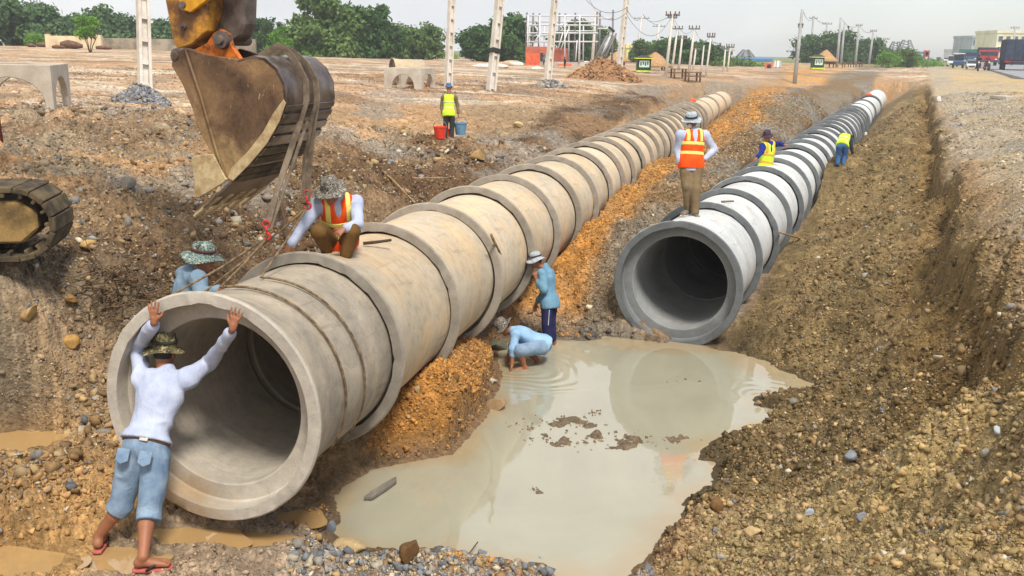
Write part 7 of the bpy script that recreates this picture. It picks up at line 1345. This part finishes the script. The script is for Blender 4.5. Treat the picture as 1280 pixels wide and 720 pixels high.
t_ = P1.at(2.45, .12, P1.p[2]+P1.R*.875); stick(t_, t_+V3(.26, .1, .02), .016, 'dark twig lying on the tan pipe right of the squatting man', DKTW, bend=.03)
t_ = P2.at(2.6, .05, P2.p[2]+P2.R*.88); stick(t_, t_+V3(.2, .02, .01), .016, 'short grey stick lying on the pale pipe behind the standing man', GREYW, bend=.02)
stick(hit(575, 705), hit(598, 690)+V3(0, 0, .08), .006, 'thin twig sticking out of the gravel at the pool bottom', DKTW)
stick(hit(480, 228)+V3(0, 0, .05), hit(560, 232)+V3(0, 0, .12), .018, 'long pale root across the bank behind the squatting man'); stick(hit(478, 222)+V3(0, 0, .05), hit(520, 262)+V3(0, 0, .1), .014, 'thin pale root slanting down the bank behind the squatting man')
stick(hit(360, 330)+V3(0, 0, .1), hit(352, 262)+V3(0, 0, .2), .02, 'brown branch rising from the bank behind the rope slings', DKTW)
r_ = np.random.default_rng(8); m = MB()   # tangle of dead roots on the bank
for i in range(170):
    p = hit(155+r_.normal(0, 26), 372+r_.normal(0, 18)); d = unit(V3(r_.normal(0, 1), r_.normal(0, .6), r_.normal(.2, .45))); L = r_.uniform(.12, .5); pts = [p+d*L*t+V3(*r_.normal(0, .018, 3))+V3(0, 0, .03-.08*t*t) for t in np.linspace(0, 1, 5)]; m.tube(pts, [.007, .006, .005, .004, .003], 4)
tag(m.build('dead_roots', mat_two('dry_root', S(118, 94, 66), S(78, 62, 46), 12), None, True), kind='stuff')
p = hit(1256, 123); o = empty('concrete_slab', tuple(p), .5, 'pale concrete slab lying on the dusty ground at the right', 'slab'); u = depth(p)/1200; MB().box((0, 0, .04), (28*u, .7, .12)).build('slab', CULV, o, bevel=.01)
for x, y, w, l in ((1173, 127, 6, 'white plastic scrap on the lip of the right bank'), (1082, 169, 4, 'white scrap standing on the trench floor beside the pale pipeline'), (830, 183, 3, 'small white scrap beside the tan pipeline behind the standing man'), (1096, 128, 4, 'white scrap beside the far end of the pale pipeline')): lump('plastic_scrap', x, y, w, w*1.1, WHITE_RUB, l, 'litter', int(x))
for x, y, w, l in ((866, 121, 9, 'orange bag on the far end of the tan pipeline'), (1086, 111, 7, 'orange cloth on the far end of the pale pipeline')):
    P = P1 if x < 900 else P2; v = ray(x, y); best = None
    for s_ in np.linspace(20, 75, 400):
        q = P.at(s_); q[2] += P.R*.9; X_, Y_, _ = proj(q); e = abs(X_-x)
        if best is None or e < best[0]: best = (e, q)
    q = best[1]; u = depth(q)/1200; V, Fq = ico(2); V = V*(1+.3*vnoise3(V*2, 3)[:, None])*np.array([w*u/2, w*u*.4, w*u*.3]); o = link_mesh('bag', mesh_np('bag', V, Fq), NET, None, True); o.location = q+V3(0, 0, w*u*.15); tag(o, l, 'bag')
p = hit(3, 182); o = MB().tube([p, p+V3(-.02, 0, .6), p+V3(-.06, .02, 1.0)], .02, 6).build('iron_rod', mat_basic('rusty_iron', S(120, 58, 44), .8), None, True, origin=tuple(p)); tag(o, 'rusty iron rod standing at the left edge above the excavator track', 'rod')
o = lump('red_cloth', 533, 109, 7, 4, NET, 'red cloth on the ground right of the small culvert box', 'cloth', 14)
# two figures by the brick building
def standing(x, y, hpx, d, label, shirt):
    p = atD(x, y, d); p = V3(p[0], p[1], gz(p[0], p[1])); K = hpx*depth(p)/1200/1.68; z = V3(0, 0, 1); fd = V3(-.8, -.6, 0); rt = V3(fd[1], -fd[0], 0); J = dict(pelvis=p+z*.92*K, chest=p+z*1.36*K+fd*.06*K, head=p+z*1.57*K+fd*.1*K)
    for dn, q in (('L', -1), ('R', 1)): J['sh'+dn] = J['chest']+rt*q*.18*K; J['hip'+dn] = J['pelvis']+rt*q*.09*K; J['kn'+dn] = p+z*.5*K+rt*q*.1*K+fd*.03; J['an'+dn] = p+z*.09*K+rt*q*.1*K; J['toe'+dn] = fd; J['el'+dn] = p+z*1.1*K+rt*q*.26*K; J['wr'+dn] = p+z*.9*K+rt*q*.22*K+fd*.15*K
    A = Person(J, K, p, label, None, .035, fd); A.body(hands=''); A.garment('shirt', shirt, .025, 'LR', .9, -.08, wr=0); A.trousers('trousers', C_DARK, .95, wr=0); A.hat(C_DARK, .05, .1, .3)
standing(706, 90, 14, 74, 'far person in dark clothes standing before the brick plinth', C_DARK); standing(680, 80, 13, 80, 'far person in grey shirt at the brick wall of the unfinished building', C_GREYBLUE)
# ------------------------------------------------------------------ damp, dusty air over the site
hz = bpy.data.materials.new('haze'); hz.use_nodes = True; ht = hz.node_tree; ht.nodes.clear(); ho = ht.nodes.new('ShaderNodeOutputMaterial'); hv = ht.nodes.new('ShaderNodeVolumePrincipled')
hv.inputs['Color'].default_value = (.96, .975, 1.0, 1); hv.inputs['Density'].default_value = .0009; hv.inputs['Anisotropy'].default_value = .1; ht.links.new(hv.outputs[0], ho.inputs['Volume'])
o = MB().box((0, 0, 39.2), (880, 880, 83.0)).build('haze', hz); tag(o, kind='stuff')
